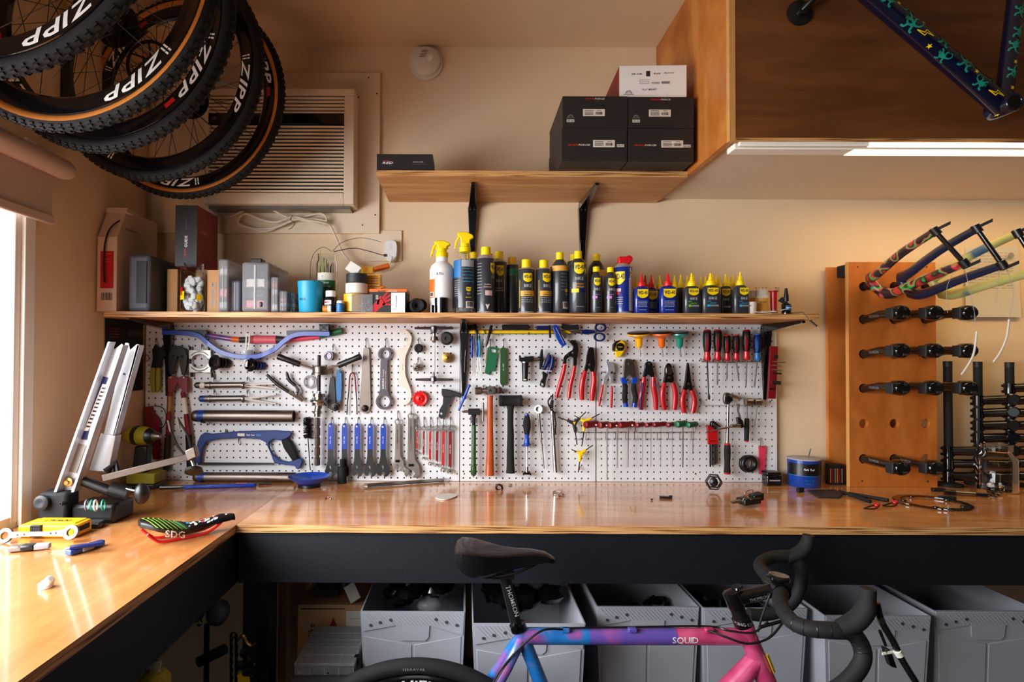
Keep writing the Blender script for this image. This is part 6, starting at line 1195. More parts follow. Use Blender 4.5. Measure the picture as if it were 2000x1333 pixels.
# hammers
t = T('ball_peen_hammer', 'ball-peen hammer with steel head and reddish wooden handle', 'hammer')
g = MB('brushed'); lp(g, *k4((300, 900), (640, 890)), [(0, 6.5), (.02, 7.8), (.22, 7.6), (.27, 5.2), (.36, 5.6), (.38, 8), (.72, 8), (.75, 5), (.8, 4.2), (.84, 6.6), (.92, 6.4), (.98, 3.6), (1, .2)], .035, n=24); t.add('head', g)
g = MB('metal'); c = k4((487, 892))[0]; g.lathe(B(c[0], c[1], .035), (0, -1, 0), [(0, .017), (.014, .0165), (.016, .015), (.0161, .001)], 24); g.use('steel_dark'); f = bplane(c[0], c[1], .0515); text(g, 'A', f, .012, None, 1, mat='steel_dark'); t.add('eye_disc', g)
g = MB('wooden'); q = k5((483, 80), (482, 300), (482, 480), (482, 760), (478, 940), (478, 1058)); rd(g, q, [5.9, 5.6, 6.2, 7.2, 8.2, 9.0], .035, n=18, sm=4, sq=.75); t.add('handle', g); t.done(); hook(945, 753, 'the ball-peen hammer', 8); hook(970, 753, 'the ball-peen hammer on its right side', 8)
t = T('dead_blow_mallet', 'matte black dead blow mallet, all black from head to handle', 'mallet')
g = MB('rubber'); lp(g, *k5((590, 145), (875, 145)), [(0, 9), (.02, 10.8), (.12, 11.2), (.14, 10.6), (.86, 10.6), (.88, 11.2), (.98, 10.8), (1, 9)], .04, n=26); t.add('head', g)
g = MB('rubber'); rd(g, k5((732, 200), (732, 260), (730, 420), (733, 560), (730, 760), (732, 930), (732, 1028)), [8.5, 6.2, 6.0, 6.6, 7.2, 7.6, 9.0], .038, n=16, sm=4, sq=.8); t.add('handle', g); t.done(); hook(985, 790, 'the black mallet', 6); hook(1011, 790, 'the black mallet on its right side', 6)
t = T('chain_tool', 'green-handled chain tool with black head and chrome cross bar', 'chain tool'); g = MB('blkmatte'); pl(g, k5((215, 245), (360, 245), (360, 320), (215, 318)), .022, .022); lp(g, *k5((285, 318), (283, 445)), [(0, 5.5), (.3, 3.6), (1, 3.6)], .033); t.add('head', g, bevel=.0015)
g = MB('brushed'); lp(g, *k5((138, 278), (218, 278)), [(0, 1.4), (.3, 1.6), (.31, 2.6), (1, 2.6)], .033); lp(g, *k5((358, 275), (392, 275)), [(0, 1.6), (1, 1.6)], .033); t.add('screw', g)
g = MB('chrome'); lp(g, *k5((396, 165), (398, 400)), [(0, .2), (.01, 2.3), (.99, 2.3), (1, .2)], .033); t.add('cross_bar', g); g = MB('chrome'); pl(g, k5((240, 340), (262, 330), (270, 400), (245, 430)), .026, .01); pl(g, k5((308, 345), (330, 380), (325, 430), (308, 420)), .026, .01); t.add('side_clip', g)
g = MB('dgreen'); lp(g, *k5((284, 440), (281, 1080)), [(0, 4), (.01, 4.4), (.78, 4.8), (.79, 5.8), (.93, 5.8), (.97, 3.4), (.975, 1.2), (1, 1.0)], .033, n=18); t.add('green_handle', g); t.done()
t = T('spoke_driver', 'driver with blue and black bulb handle and a flared brown foot', 'driver'); g = MB('rubber'); lp(g, *k5((932, 318), (932, 560)), [(0, 4), (.05, 4.6), (.35, 7.4), (.6, 7.6), (.9, 5.6), (1, 4.6)], .03); t.add('black_grip', g)
g = MB('pblue'); lp(g, *k5((932, 555), (932, 700)), [(0, 4.8), (.3, 4.2), (.6, 5.2), (.85, 6.6), (1, 5)], .03); lp(g, *k5((930, 308), (930, 325)), [(0, 4.2), (1, 4.4)], .03); t.add('blue_collar', g)
g = MB('chrome'); lp(g, *k5((930, 296), (930, 310)), [(0, 3), (.5, 4), (1, 4)], .03); rd(g, k5((932, 700), (932, 960)), 1.9, .03); lp(g, *k5((932, 950), (932, 1020)), [(0, 3), (1, 3.4)], .03); t.add('shaft', g)
g = MB('steel_dark'); pl(g, k5((905, 1015), (960, 1015), (988, 1040), (985, 1062), (960, 1050), (905, 1050), (885, 1062), (882, 1040)), .024, .012); t.add('foot', g, bevel=.001); t.done(); hook(1023, 868, 'the bulb-handled driver', 5); hook(1036, 868, 'the bulb-handled driver on its right', 5)
t = T('socket_bar', 'thin chrome bar with an open ring socket at the top', 'socket bar'); c = k5((1085, 250))[0]; g = MB('metal'); g.lathe(B(c[0], c[1], .012), V((-.35, -1, .1)), [(0, .016), (.022, .016), (.022, .010), (.004, .010), (.003, .001)], 20); t.add('ring_socket', g); g = MB('metal'); rd(g, k5((1078, 290), (1085, 400), (1140, 975)), [2.8, 2.4, 1.5], .025, n=10); rd(g, k5((1070, 400), (1100, 400)), 1.6, .025); t.add('shaft', g); t.done()
t = T('chain_whip', 'long chrome bar with loose bicycle chain hanging from its top', 'chain whip'); g = MB('chrome'); rd(g, k5((1238, 60), (1240, 300), (1262, 700), (1282, 1020)), [2.6, 3.4, 3.8, 4.2], .02, n=14); t.add('bar', g)
g = MB('steel_dark'); q = random.Random(2); pts = k5((1245, 70), (1215, 110), (1190, 150), (1200, 200), (1225, 235), (1245, 190), (1250, 140), (1225, 165), (1215, 240), (1265, 290), (1275, 360), (1285, 430), (1278, 500), (1282, 560))
P_ = smooth(pts, 3)
for a_, b_ in zip(P_, P_[1:]):
    A_, B_ = B(a_.x, a_.y, .032), B(b_.x, b_.y, .032); d = (B_-A_)
    if d.length > 1e-5: g.obox((A_+B_)/2, d*.42, (0, .003, 0), d.normalized().cross(V((0, 1, 0)))*.0028)
t.add('chain', g); t.done()
def ykey(label, hub, arms, hubmat, nm='y_hex_key', dec=None):
    t = T(nm, label, 'hex key'); c = hub
    for (x, y) in arms:
        g = MB(hubmat); mx, my = c[0]+(x-c[0])*.42, c[1]+(y-c[1])*.42; p = k5((c[0], c[1], .03), (mx, my, .03)); rd(g, p, [4.2, 2.6], n=10); t.add('moulded_arm', g)
        g = MB('blk'); p = k5((c[0]+(x-c[0])*.4, c[1]+(y-c[1])*.4, .03), (x, y, .03)); rd(g, p, 1.1, n=6); t.add('steel_key', g)
    g = MB(hubmat); o = k5(c)[0]; g.lathe(B(o[0], o[1], .022), (0, -1, 0), [(0, .006), (.003, .0088), (.013, .0088), (.016, .006), (.0161, .001)], 14)
    if dec: g.use(dec); f = bplane(o[0], o[1], .0385); g.add([f(-.005, .005), f(.006, .006), f(.001, -.006)], [(0, 2, 1)])
    t.add('hub', g); t.done()
ykey('grey three-way hex key with a yellow triangle, beside the T-handle row', (1508, 420), [(1312, 345), (1655, 280), (1545, 685)], 'dgrey', dec='yellow')
ykey('yellow three-way hex key at the left end of the T-handle row', (1640, 400), [(1510, 325), (1822, 305), (1608, 682)], 'yellow'); ykey('small yellow three-way hex key hanging alone beneath the others', (1588, 790), [(1476, 740), (1738, 688), (1560, 1020)], 'yellow')
hook(1132, 912, 'the small yellow hex key', 5)
# T-handle row
for i, (x0, x1, y, sx_, yb, gr, rr_) in enumerate(((88, 235, 180, 190, 320, 'dred', 7.6), (215, 330, 184, 300, 676, 'dred', 7), (300, 420, 186, 390, 566, 'dred', 6.6), (390, 560, 182, 484, 560, 'dred', 6.8), (545, 640, 184, 614, 556, 'dred', 5.2), (630, 720, 183, 690, 556, 'dred', 5), (695, 840, 180, 777, 556, 'dred', 5.4), (820, 910, 182, 880, 560, 'dred', 5), (900, 1020, 176, 972, 560, 'green', 7), (1000, 1110, 182, 1062, 442, 'green', 6))):
    lab = ['brown-red T-handle hex key with the widest grip at the left end of the row', 'red T-handle hex key with the longest shaft, reaching the counter', 'red T-handle hex key, third in the row', 'red T-handle hex key, fourth in the row, before the gap', 'slim red T-handle hex key, first after the gap', 'slim red T-handle hex key, second after the gap', 'red T-handle hex key with very thin shaft, third after the gap', 'red T-handle hex key just left of the green handles', 'larger green T-handle key near the right end of the row', 'shorter green T-handle key, last in the row'][i]
    t = T('t_handle_key', lab, 'hex key', 'T-handle keys in the wire rack'); g = MB(gr); a, b = k7((x0+12, y+4, .075), (x1-14, y-6, .045)); lp(g, a, b, [(0, rr_*.5), (.04, rr_*.9), (.2, rr_), (.5, rr_*.85), (.8, rr_*.95), (.96, rr_*.8), (1, .3)], .06, n=14); g.use('dred'if gr == 'dred' else 'teal'); t.add('grip', g)
    g = MB('metal'); d_ = .9 if i not in (1, 2, 3, 8) else 1.5; d_ = .55 if i in (4, 5, 6, 7) else d_; rd(g, k7((sx_, y+8, .058), (sx_-2, yb, .052)), d_); g.use('blk'); t.add('shaft', g)
    if i < 4: g = MB('white'); c = k7((x0+112 if i == 0 else x1-38, y+4, .0))[0]; g.lathe(B(c[0], c[1], .07), (0, -1, 0), [(0, .003), (.004, .003)], 10); t.add('size_dot', g)
    t.done()
for x0, x1, n, nm in ((28, 500, 6, 'left'), (548, 1082, 6, 'right')):
    g = MB('metal'); rd(g, k7((x0, 200, 0), (x0, 250, .006), (x0+30, 252, .02), (x1, 248, .02), (x1+2, 200, 0)), .8, n=6); t = T('wire_rack', 'wire tool rack under the %s half of the T-handle row' % nm, 'rack'); t.add('rail', g)
    for k in range(n): x = x0+15+(x1-x0-30)*k/(n-1); c = k7((x, 312))[0]; g = MB('metal'); rd(g, k7((x-20, 250, .02), (x-22, 305, .03)), .7, n=5); g.torus(B(c[0], c[1], .05), (0, .35, 1), .011, .0009, 18, 5); t.add('ring', g)
    t.done()
m = MB('screwzinc')
# ================================================================ right panel tools
m = T('tape_measure', 'yellow and black tape measure hanging on the pegboard', 'tape measure'); g = MB('yellow'); pl(g, k6((205, 250), (235, 225), (275, 222), (305, 250), (310, 300), (298, 330), (262, 388), (225, 390), (215, 360), (200, 320)), .012, .02); m.add('case', g, bevel=.003)
g = MB('blk'); pl(g, k6((190, 270), (215, 235), (258, 222), (255, 232), (222, 255), (205, 300), (200, 335), (188, 320)), .013, .022); c = k6((257, 290))[0]; g.lathe(B(c[0], c[1], .032), (0, -1, 0), [(0, .0155), (.0025, .0155), (.003, .013), (.0031, .001)], 24); g.use('yellow'); f = bplane(c[0], c[1], .0354); text(g, 'STANLEY', f, .004, .018, 1, mat='yellow'); m.add('black_hub', g)
g = MB('metal'); pl(g, k6((200, 325), (292, 322), (292, 327), (200, 331)), .014, .02); m.add('metal_tape', g); m.done()
for x, c_, lab, cy in ((433, 'handleyel', 'yellow mushroom-knob hex driver, left of the three round-topped ones', 175), (655, 'orange', 'orange mushroom-knob hex driver, middle of the three round-topped ones', 170), (830, 'teal', 'teal mushroom-knob hex driver, right of the three round-topped ones', 170)):
    t = T('knob_driver', lab, 'hex driver', 'round-knob hex drivers'); g = MB(c_); w_ = 112 if x == 433 else (105 if x == 655 else 90); a, b = k6((x+5, cy-20), (x+5, 300)); s = w_/5
    lp(g, k6((x+4, cy-22, .05))[0], k6((x+8, 302, .04))[0], [(0, s*.7), (.03, s*.97), (.12, s), (.22, s*.72), (.34, 8), (.5, 6.8), (.88, 6.0), (.9, 4.4), (1, 3)], .045, n=32); t.add('knob', g)
    g = MB('blk'); o = B(*k6((x+4, cy-22))[0], .05); o2 = B(*k6((x+8, 302))[0], .04); d = (o2-o).normalized(); g.lathe(o-d*.0025, d, [(0, s*S(.05)*.93), (.002, s*S(.05)*1.0), (.004, s*S(.05)*.99)], 32); t.add('rim_cap', g)
    g = MB('chrome'); rd(g, k6((x+10, 300, .04), (x+18, 388, .04)), 1.7); rd(g, k6((x-5, 290, .002), (x+8, 288, .028), (x+12, 372, .03)), .8, n=5); t.add('shaft', g); t.done()
for i, (x, y0, yh, yb, xb, c_, w_) in enumerate(((1106, 120, 432, 805, 1122, 'red', 43), (1208, 120, 430, 665, 1207, 'red', 43), (1300, 170, 430, 612, 1300, 'red', 36), (1390, 170, 428, 615, 1412, 'red', 36), (1490, 120, 425, 678, 1486, 'red', 42), (1595, 160, 430, 688, 1568, 'lblue', 38))):
    lab = ['largest red and black screwdriver with long flat blade, leftmost', 'tall red and black screwdriver next to the leftmost', 'short red and black screwdriver, third from the left', 'short dark-banded red screwdriver, fourth from the left', 'tall screwdriver with a bright red stripe, fifth from the left', 'blue-handled screwdriver, rightmost of the six'][i]
    t = T('screwdriver', lab, 'screwdriver', 'screwdrivers in the wire holder'); r = w_/5; h = yh-y0
    g = MB('blk' if c_ == 'red' else 'dblue'); lp(g, k6((x, y0+10, .045))[0], k6((x, y0+h*.72, .045))[0], [(0, r*.75), (.04, r*.9), (.3, r), (.7, r*.98), (.9, r*.8), (1, r*.7)], .045, n=8); t.add('grip', g, bevel=.001)
    g = MB(c_); lp(g, k6((x, y0+h*.70, .045))[0], k6((x, yh, .045))[0], [(0, r*.72), (.3, r*.66), (.8, r*.85), (.95, r*.7), (1, r*.4)], .045, n=14); lp(g, k6((x, y0, .045))[0], k6((x, y0+14, .045))[0], [(0, r*.5), (.3, r*.72), (1, r*.8)], .045, n=14); t.add('ferrule', g)
    g = MB(c_ if i != 3 else 'dred'); z = .045+r*S(.045)*.86; pl(g, k6((x+(-4 if i != 0 else 6), y0+h*.14), (x+10, y0+h*.4), (x+8, y0+h*.62), (x-2, y0+h*.7), (x-10, y0+h*.55)), z, .0016); t.add('grip_inlay', g)
    g = MB('metal'); e = 3.0 if i in (0,) else 1.6; rd(g, k6((x, yh, .045), (x+(xb-x)*.8, yb-60, .045), (xb, yb-30, .045), (xb, yb, .045)), [1.7, 1.5, e, .9 if i else 2.6], .045, n=8, sq=.6 if i == 0 else None); t.add('shaft', g); t.done()
t = T('screwdriver_holder', 'wire holder with upturned prongs carrying the six screwdrivers', 'rack'); g = MB('metal'); rd(g, k6((1038, 405, 0), (1050, 435, .02), (1330, 442, .02), (1620, 432, .02), (1632, 408, 0)), .9, n=6); t.add('rail', g)
for x in (1060, 1150, 1160, 1245, 1255, 1340, 1350, 1440, 1450, 1545, 1550, 1630): g = MB('metal'); rd(g, k6((x, 438, .02), (x+4, 440, .05), (x+14, 408, .062)), .8, n=5); t.add('prong', g)
t.done()
# long ratchets hanging in the coil rack
t = T('coil_rack', 'coiled wire rack holding the ratchets at the right', 'rack'); g = MB('metal'); pts = [B(*k6((1050+i*5.9, 862+3*math.sin(i*.9)))[0], .02+.008*math.cos(i*.9)) for i in range(101)]; g.tube(pts, .0009, 5); rd(g, k6((1040, 795, 0), (1045, 830, .014), (1050, 860, .02)), .9, n=5); t.add('coil', g); t.done()
t = T('ratchet', 'long ratchet with chrome shaft and black red-ended grip reaching near the counter', 'ratchet'); g = MB('brushed'); pl(g, k6((1275, 770), (1290, 740), (1330, 742), (1350, 775), (1348, 820), (1325, 850), (1290, 852), (1272, 820)), .026, .016, sm=2); t.add('head', g, bevel=.002)
g = MB('blk'); c = k6((1320, 800))[0]; g.lathe(B(c[0], c[1], .04), (0, -1, 0), [(0, .012), (.004, .012), (.0041, .001)], 20); g.use('metal'); rd(g, k6((1340, 765, .045), (1435, 798, .045)), [4, 2.2]); t.add('socket', g)
g = MB('chrome'); a, b = k6((1312, 850))[0], k7((1366, 345))[0]; rd(g, [a, (a[0]*.5+b[0]*.5, a[1]*.5+b[1]*.5), b], [2.6, 2.5, 3.4], .034, n=12); t.add('shaft', g)
g = MB('rubber'); lp(g, *k7((1366, 352), (1365, 612)), [(0, 5), (.03, 5.6), (.3, 6.2), (.7, 5.4), (.95, 6.4), (1, 6)], .034); t.add('grip', g)
g = MB('red'); lp(g, *k7((1366, 346), (1366, 362)), [(0, 4.6), (1, 5.8)], .034); lp(g, *k7((1365, 606), (1365, 622)), [(0, 6.5), (.8, 6.2), (1, 5)], .034); t.add('red_bands', g); t.done()
t = T('ratchet', 'bent ratchet with a long chrome extension pointing left', 'ratchet'); g = MB('chrome'); a = k6((1410, 845))[0]; q = [a]+k7((1462, 60), (1480, 130)); rd(g, q, [3.4, 2.0, 2.4], .045); t.add('handle', g)
g = MB('blk'); pl(g, k7((1450, 120), (1475, 115), (1510, 150), (1520, 205), (1490, 215), (1462, 180)), .042, .014); t.add('head', g, bevel=.003)
g = MB('chrome'); p = k7((1478, 190, .055), (1400, 196, .055), (1385, 204, .055), (1182, 245, .06)); rd(g, [p[0], p[1]], [4.2, 3.4], n=12); rd(g, [p[1], p[2], p[3]], [3.0, 1.8, 1.2], n=10); t.add('extension', g); t.done()
t = T('ratchet', 'short ratchet with black red-tipped grip hanging right of the long one', 'ratchet'); g = MB('metal'); lp(g, *k6((1470, 830), (1545, 830)), [(0, 5), (.1, 7.5), (.4, 8.2), (.6, 7.8), (.95, 8), (1, 6)], .034, n=18); t.add('head', g)
g = MB('chrome'); a = k6((1492, 868))[0]; b = k7((1540, 128))[0]; rd(g, [a, b], 2, .034); t.add('shaft', g); g = MB('rubber'); lp(g, *k7((1540, 125), (1536, 325)), [(0, 3.2), (.05, 4.4), (.4, 4.8), (.9, 4.4), (1, 4.2)], .034); g.use('red'); lp(g, *k7((1536, 323), (1536, 334)), [(0, 4.4), (1, 4)], .034); t.add('grip', g); t.done()
t = T('breaker_bar', 'small chrome breaker bar at the right end of the coil rack', 'breaker bar'); g = MB('metal'); lp(g, *k6((1560, 830), (1632, 830)), [(0, 5), (.1, 7.6), (.5, 7), (.9, 8), (1, 6)], .034, n=18); t.add('socket_end', g); g = MB('chrome'); a = k6((1588, 868))[0]; b = k7((1608, 205))[0]; rd(g, [a, b], [2.0, 1.3], .034); t.add('shaft', g); t.done()
t = T('hex_key_set', 'red holder full of black L hex keys', 'hex keys'); g = MB('red'); pl(g, k7((1190, 180), (1280, 240), (1284, 355), (1198, 358)), .012, .012); g.use('blk'); f = bplane(*k7((1240, 325))[0], .0243); text(g, 'BONDHUS', f, .004, .02, 1, mat='blk'); t.add('holder', g, bevel=.001)
for k, (x, yb) in enumerate(((1215, 556), (1232, 540), (1248, 538), (1262, 534), (1275, 528))): g = MB('blk'); rd(g, k7((x, yb, .018), (x-2+k*.6, 200, .018), (x+4, 158+8*k, .018), (x+34, 152+12*k, .018)), [1.8-.2*k]*4, n=6); t.add('hex_key', g)
t.done()
m = MB('blk'); c = k7((1560, 528))[0]; o = B(c[0]-2.2, c[1], .003); m.torus(B(c[0], c[1], .022), (.15, -1, 0), .0255, .0085, 36, 12); m.use('screwzinc').torus(B(c[0]-1, c[1], .020), (.15, -1, 0), .0195, .004, 36, 8); m.use('blk').torus(B(c[0]-4, c[1], .012), (.15, -1, 0), .026, .008, 36, 10); simple('tape_ring', 'black ring-shaped lens near the right edge of the pegboard', 'ring', m, bevel=0)
m = MB('magenta'); pl(m, k7((1645, 372), (1712, 372), (1706, 500), (1698, 625), (1650, 622), (1648, 500)), .006, .003, [ring(*k7((1668, 385))[0], 1.4, 8)]); simple('pink_strap', 'pink plastic strap hanging at the right edge of the pegboard', 'strap', m); hook(1485.5, 856, 'the pink strap', 16)
t = T('bit_rail', 'dark red magnetic rail with small bits stuck beside the right bracket', 'rail'); g = MB('dred'); pl(g, k6((1725, 282), (1800, 285), (1778, 798), (1702, 796)), .034, .012); t.add('rail', g, bevel=.001)
for x, y, l, c_ in ((1790, 435, 80, 'metal'), (1780, 470, 45, 'metal'), (1782, 512, 45, 'metal'), (1780, 548, 50, 'steel_dark'), (1775, 640, 48, 'blk'), (1790, 382, 10, 'blk'), (1745, 700, 14, 'steel_dark')): g = MB(c_); rd(g, k6((x-30, y, .05), (x+l, y+4, .056)), 1.6 if c_ != 'blk' else 3.6, n=8); t.add('bit', g)
t.done()
# ================================================================ things on the counter
ZK = ZC+.0006
def C(px, py, dz=0.0): p = onz(px, py, ZK+dz); return p
# wooden rack of seatposts and forks
t = T('stem_rack', 'tall orange plywood rack drilled with holes holding black seatposts and forks', 'rack')
Yr = 2.214; a, b = at(1657, 512, Yr), at(1831, 948, Yr)
def holes(): return [[V((at(px, py, Yr).x+.0178*math.cos(k*PI/10), Yr, at(px, py, Yr).z+.0178*math.sin(k*PI/10))) for k in range(20)] for px, py in [(x, y) for y in (560, 624, 692, 759, 828, 897) for x in (1687, 1747, 1808)]]
g = MB('plyrack'); g.prism([(a.x, Yr, ZK), (b.x, Yr, ZK), (b.x, Yr, a.z), (a.x, Yr, a.z)], (0, .018, 0), holes()); t.add('front_board', g)
g = MB('edgeplain'); g.box(a.x-.0012, a.x, Yr, Yr+.018, ZK, a.z); t.add('edge_band', g)
c_, d_ = at(1618, 522, 2.285), at(1778, 945, 2.285); g = MB('plyrack'); g.box(c_.x, d_.x, 2.290, 2.306, ZK, c_.z); t.add('rear_board', g)
g = MB('blkmatte'); g.box(a.x+.004, a.x+.09, Yr+.0185, 2.2895, a.z-.05, a.z-.006); t.add('spacer_block', g)
g = MB('blkmatte'); 
for x, y in ((1675, 522), (1810, 522), (1684, 940), (1812, 941)): g.lathe(at(x, y, Yr), (0, -1, 0), [(0, .003), (.0006, .003), (.0007, .0001)], 8)
t.add('screw', g); t.done()
q = random.Random(8)
def seatpost(label, hx, hy, dxr, blen, straight=False):
    h = at(hx, hy, Yr); e = V((h.x+.004, Yr-blen, h.z+(.010 if not straight else 0))); t = T('seatpost', label, 'seatpost', 'black seatposts plugged into the rack')
    g = MB('blkgloss'); k = V((h.x, Yr-.03, h.z-.002)); P = [V((h.x, 2.286, h.z)), V((h.x, Yr-.02, h.z)), V((h.x+.001, Yr-.055, h.z+(.006 if not straight else 0))), V((h.x+.002, Yr-.09, h.z+(.012 if not straight else 0))), e]; g.tube(P, [.0152]*5, 18); t.add('tube', g)
    g = MB('inkgrey'); text(g, 'THOMSON', lambda x, y: V((h.x-.0160*math.cos(y/.016)+.001, Yr-.075-x, h.z+.006+.016*math.sin(y/.016))), .010, .052, 0, 0, 0); t.add('lettering', g)
    c = e+V((0, -.012, 0)); g = MB('blkgloss'); g.loft([[c+V((math.cos(u)*r*.030, yy, math.sin(u)*r*.026)) for u in [PI/4+j*PI/6 for j in range(12)]] for yy, r in ((.03, .75), (.02, .98), (-.012, 1), (-.02, .8))]); t.add('clamp_head', g)
    g = MB('dgrey'); g.box(c.x-.035, c.x-.027, c.y-.015, c.y+.02, c.z-.02, c.z+.018); t.add('cradle', g, bevel=.002)
    g = MB('metal'); g.box(c.x-.002, c.x+.014, c.y-.0225, c.y-.0195, c.z-.017, c.z-.010); g.use('dgrey').lathe(c+V((.006, -.02, .014)), (0, -1, 0), [(0, .006), (.003, .006), (.0031, .0001)], 12); t.add('bolt', g); t.done()
rows = (('top', 624), ('second', 692), ('third', 759)); cols = (('left', 1687), ('middle', 1747), ('right', 1808))
for rn, hy in rows:
    for cn, hx in cols: seatpost('black seatpost with clamp head, %s row of the rack, %s column' % (rn, cn), hx, hy, 0, .165)
for cn, hx in cols[:2]: seatpost('straight black seatpost in the bottom row of the rack, %s column' % cn, hx, 897, 0, .165, True)
# forks
def fork(label, mat, hx, tipA, tipB, leg):
    t = T('bike_fork', label, 'fork', 'painted forks plugged into the rack'); h = at(hx, 560, Yr)
    A_, B_ = at(tipA[0], tipA[1], 1.83), at(tipB[0], tipB[1], 1.80); mid = (A_+B_)/2; ax = (A_-B_).normalized()
    g = MB('blk'); g.tube([V((h.x, 2.286, h.z)), V((h.x, Yr-.015, h.z)), V((h.x+.003, Yr-.03, h.z))], [.0143, .0143, .018], 16); t.add('steerer', g)
    c = V((h.x+.006, Yr-.05, h.z)); g = MB(mat); g.tube([c+ax*.032+V((0, .004, 0)), c+ax*.012+V((0, .012, 0)), c-ax*.012+V((0, .012, 0)), c-ax*.032+V((0, .004, 0))], [.015, .019, .019, .015], 14)
    for s, tip in ((1, A_), (-1, B_)):
        p0 = c+ax*.032*s; P = smooth([p0+V((0, .004, 0)), p0+ax*.012*s+V((0, -.05, 0)), p0*.45+tip*.55+ax*.006*s, tip], 5); n = len(P); g.tube(P, [.0165-.0070*i/(n-1) for i in range(n)], 12, sq=1.3)
    t.add('crown_and_legs', g)
    for s, tip in ((1, A_), (-1, B_)):
        g = MB('blk'); g.lathe(tip-ax*.014, ax, [(0, .010), (.001, .013), (.026, .013), (.028, .010)], 14); g.obox(tip+V((.012, -.014, .012 if s > 0 else -.004)), (.013, -.010, .008), (.002, .006, 0), (0, 0, .005)); t.add('dropout', g)
    g = MB('blkgloss'); g.tube([A_, B_], .0075, 10); t.add('axle_spacer', g); t.done(); return A_, B_
pm('forknavy', (22, 34, 66), .3, coat=.5); twotone('forkolive', [(.35, (60, 92, 120)), (.42, (170, 170, 100)), (.7, (196, 188, 120))], 9, 1)
fork('fork splashed with red, green and black paint, leftmost on the rack top', 'splash', 1690, (1827, 452), (1884, 515), 0)
fork('glossy navy blue fork, middle one on top of the rack', 'forknavy', 1748, (1908, 447), (1958, 518), 0)
fork('pale olive and cream fork with blue patches, rightmost on the rack top', 'forkolive', 1808, (1988, 456), (2034, 528), 0)
for pts, ptube, lab in (([(1885, 528), (1895, 570), (1903, 610), (1905, 640)], [(1908, 648), (1902, 690), (1890, 715), (1878, 732)], 'thin steel wire with pale sleeve hanging from the splashed fork'), ([(1965, 522), (1977, 560), (1978, 590), (1972, 622)], [(1971, 624), (1966, 660), (1953, 690), (1940, 708)], 'thin steel wire with pale sleeve hanging from the navy fork'), ([(1863, 530), (1850, 560), (1849, 590), (1851, 612)], None, 'bare thin wire drooping below the splashed fork'), ([(1952, 530), (1947, 560), (1945, 596)], None, 'bare thin wire drooping below the navy fork')):
    m = MB('lgrey'); m.tube([at(p.x, p.y, 1.84) for p in smooth(pts, 5)], .0007, 5)
    if ptube: m.use('offwhite').tube([at(p.x, p.y, 1.84) for p in smooth(ptube, 5)], .0030, 8)
    one('dangling_wire', m, lab, 'wire')
# poles stacked with black stems
def pole(label, px, ytop, levels, Y, lean=0):
    b = at(px, 940, Y); b.z = ZK; tp = at(px, ytop, Y); t = T('stem_pole', label, 'pole'); g = MB('blkmatte'); g.tube([b+V((0, 0, .012)), V((b.x, b.y, tp.z))], .0142, 16); g.use('dgrey').tube([V((b.x, b.y, tp.z-.02)), V((b.x, b.y, tp.z+.0003))], .0146, 16); t.add('tube', g)
    g = MB('blkmatte'); g.lathe(b, (0, 0, 1), [(0, .045), (.008, .045), (.012, .02)], 24); t.add('base', g); t.done()
    for k in range(levels):
        z = ZK+.035+.0475*k; a = -.62+q.uniform(-.10, .10); d = V((math.cos(a), math.sin(a), .10)).normalized(); c = V((b.x, b.y, z)); s = d.cross(V((0, 0, 1))).normalized()
        n_ = T('handlebar_stem', 'black handlebar stem, %s up from the bottom on the %s' % (['lowest', 'second', 'third', 'fourth', 'fifth', 'sixth', 'seventh', 'eighth'][k], label.split(',')[0].replace('black ', '')), 'stem', 'black stems stacked on the poles')
        g = MB('blkgloss'); g.lathe(c+V((0, 0, -.019)), (0, 0, 1), [(0, .0143), (0, .0185), (.038, .0185), (.038, .0143)], 18, closed=True); n_.add('steerer_clamp', g)
        g = MB('blkgloss'); g.tube([c+d*.014, c+d*.05, c+d*.085], [.017, .0175, .0175], 12); n_.add('body', g)
        g = MB('blkgloss'); e = c+d*.098; g.lathe(e-s*.021, s, [(.003, .001), (.003, .016), (0, .0175), (.002, .0205), (.040, .0205), (.042, .0175), (.039, .016), (.039, .001)], 16); n_.add('bar_clamp', g)
        g = MB('steel_dark')
        for w_ in (-.011, .011): g.lathe(c-d*.018+V((0, 0, w_)), -d, [(0, .006), (.006, .0045), (.0065, .0001)], 8)
        n_.add('bolt', g); n_.done()
pole('black left pole of stems, right of the rack', 1853, 706, 3, 2.25); pole('black middle pole of stems, near the jar', 1912, 707, 7, 2.265); pole('black right pole of stems, at the frame edge', 1974, 708, 8, 2.265)
# glass jar
p = C(1971, 966); p.y -= .012; h = at(1971, 872, p.y).z-ZK; r = 33*p.y/F; t = T('glass_jar', 'empty clear glass jar standing at the right end of the counter', 'jar')
g = MB('glass'); g.lathe(p+V((0, r, 0)), (0, 0, 1), [(0, r*.9), (.005, r), (h*.68, r), (h*.80, r*.74), (h*.84, r*.72), (h*.86, r*.78), (h, r*.76), (h, r*.69), (h*.82, r*.66), (h*.67, r*.93), (.008, r*.92), (.007, .001)], 32); t.add('glass_body', g); t.done()
m = MB('white'); m.ball(p+V((-r*.4, r, .022)), .011, (1, 1, .8)); one('cotton_ball', m, 'small white ball at the bottom of the glass jar', 'ball')
m = MB('brass'); m.ball(p+V((r*.25, r, .015)), .009, (1.3, 1, .6)); one('brass_bits', m, 'brownish scrap lying in the glass jar', 'scrap')
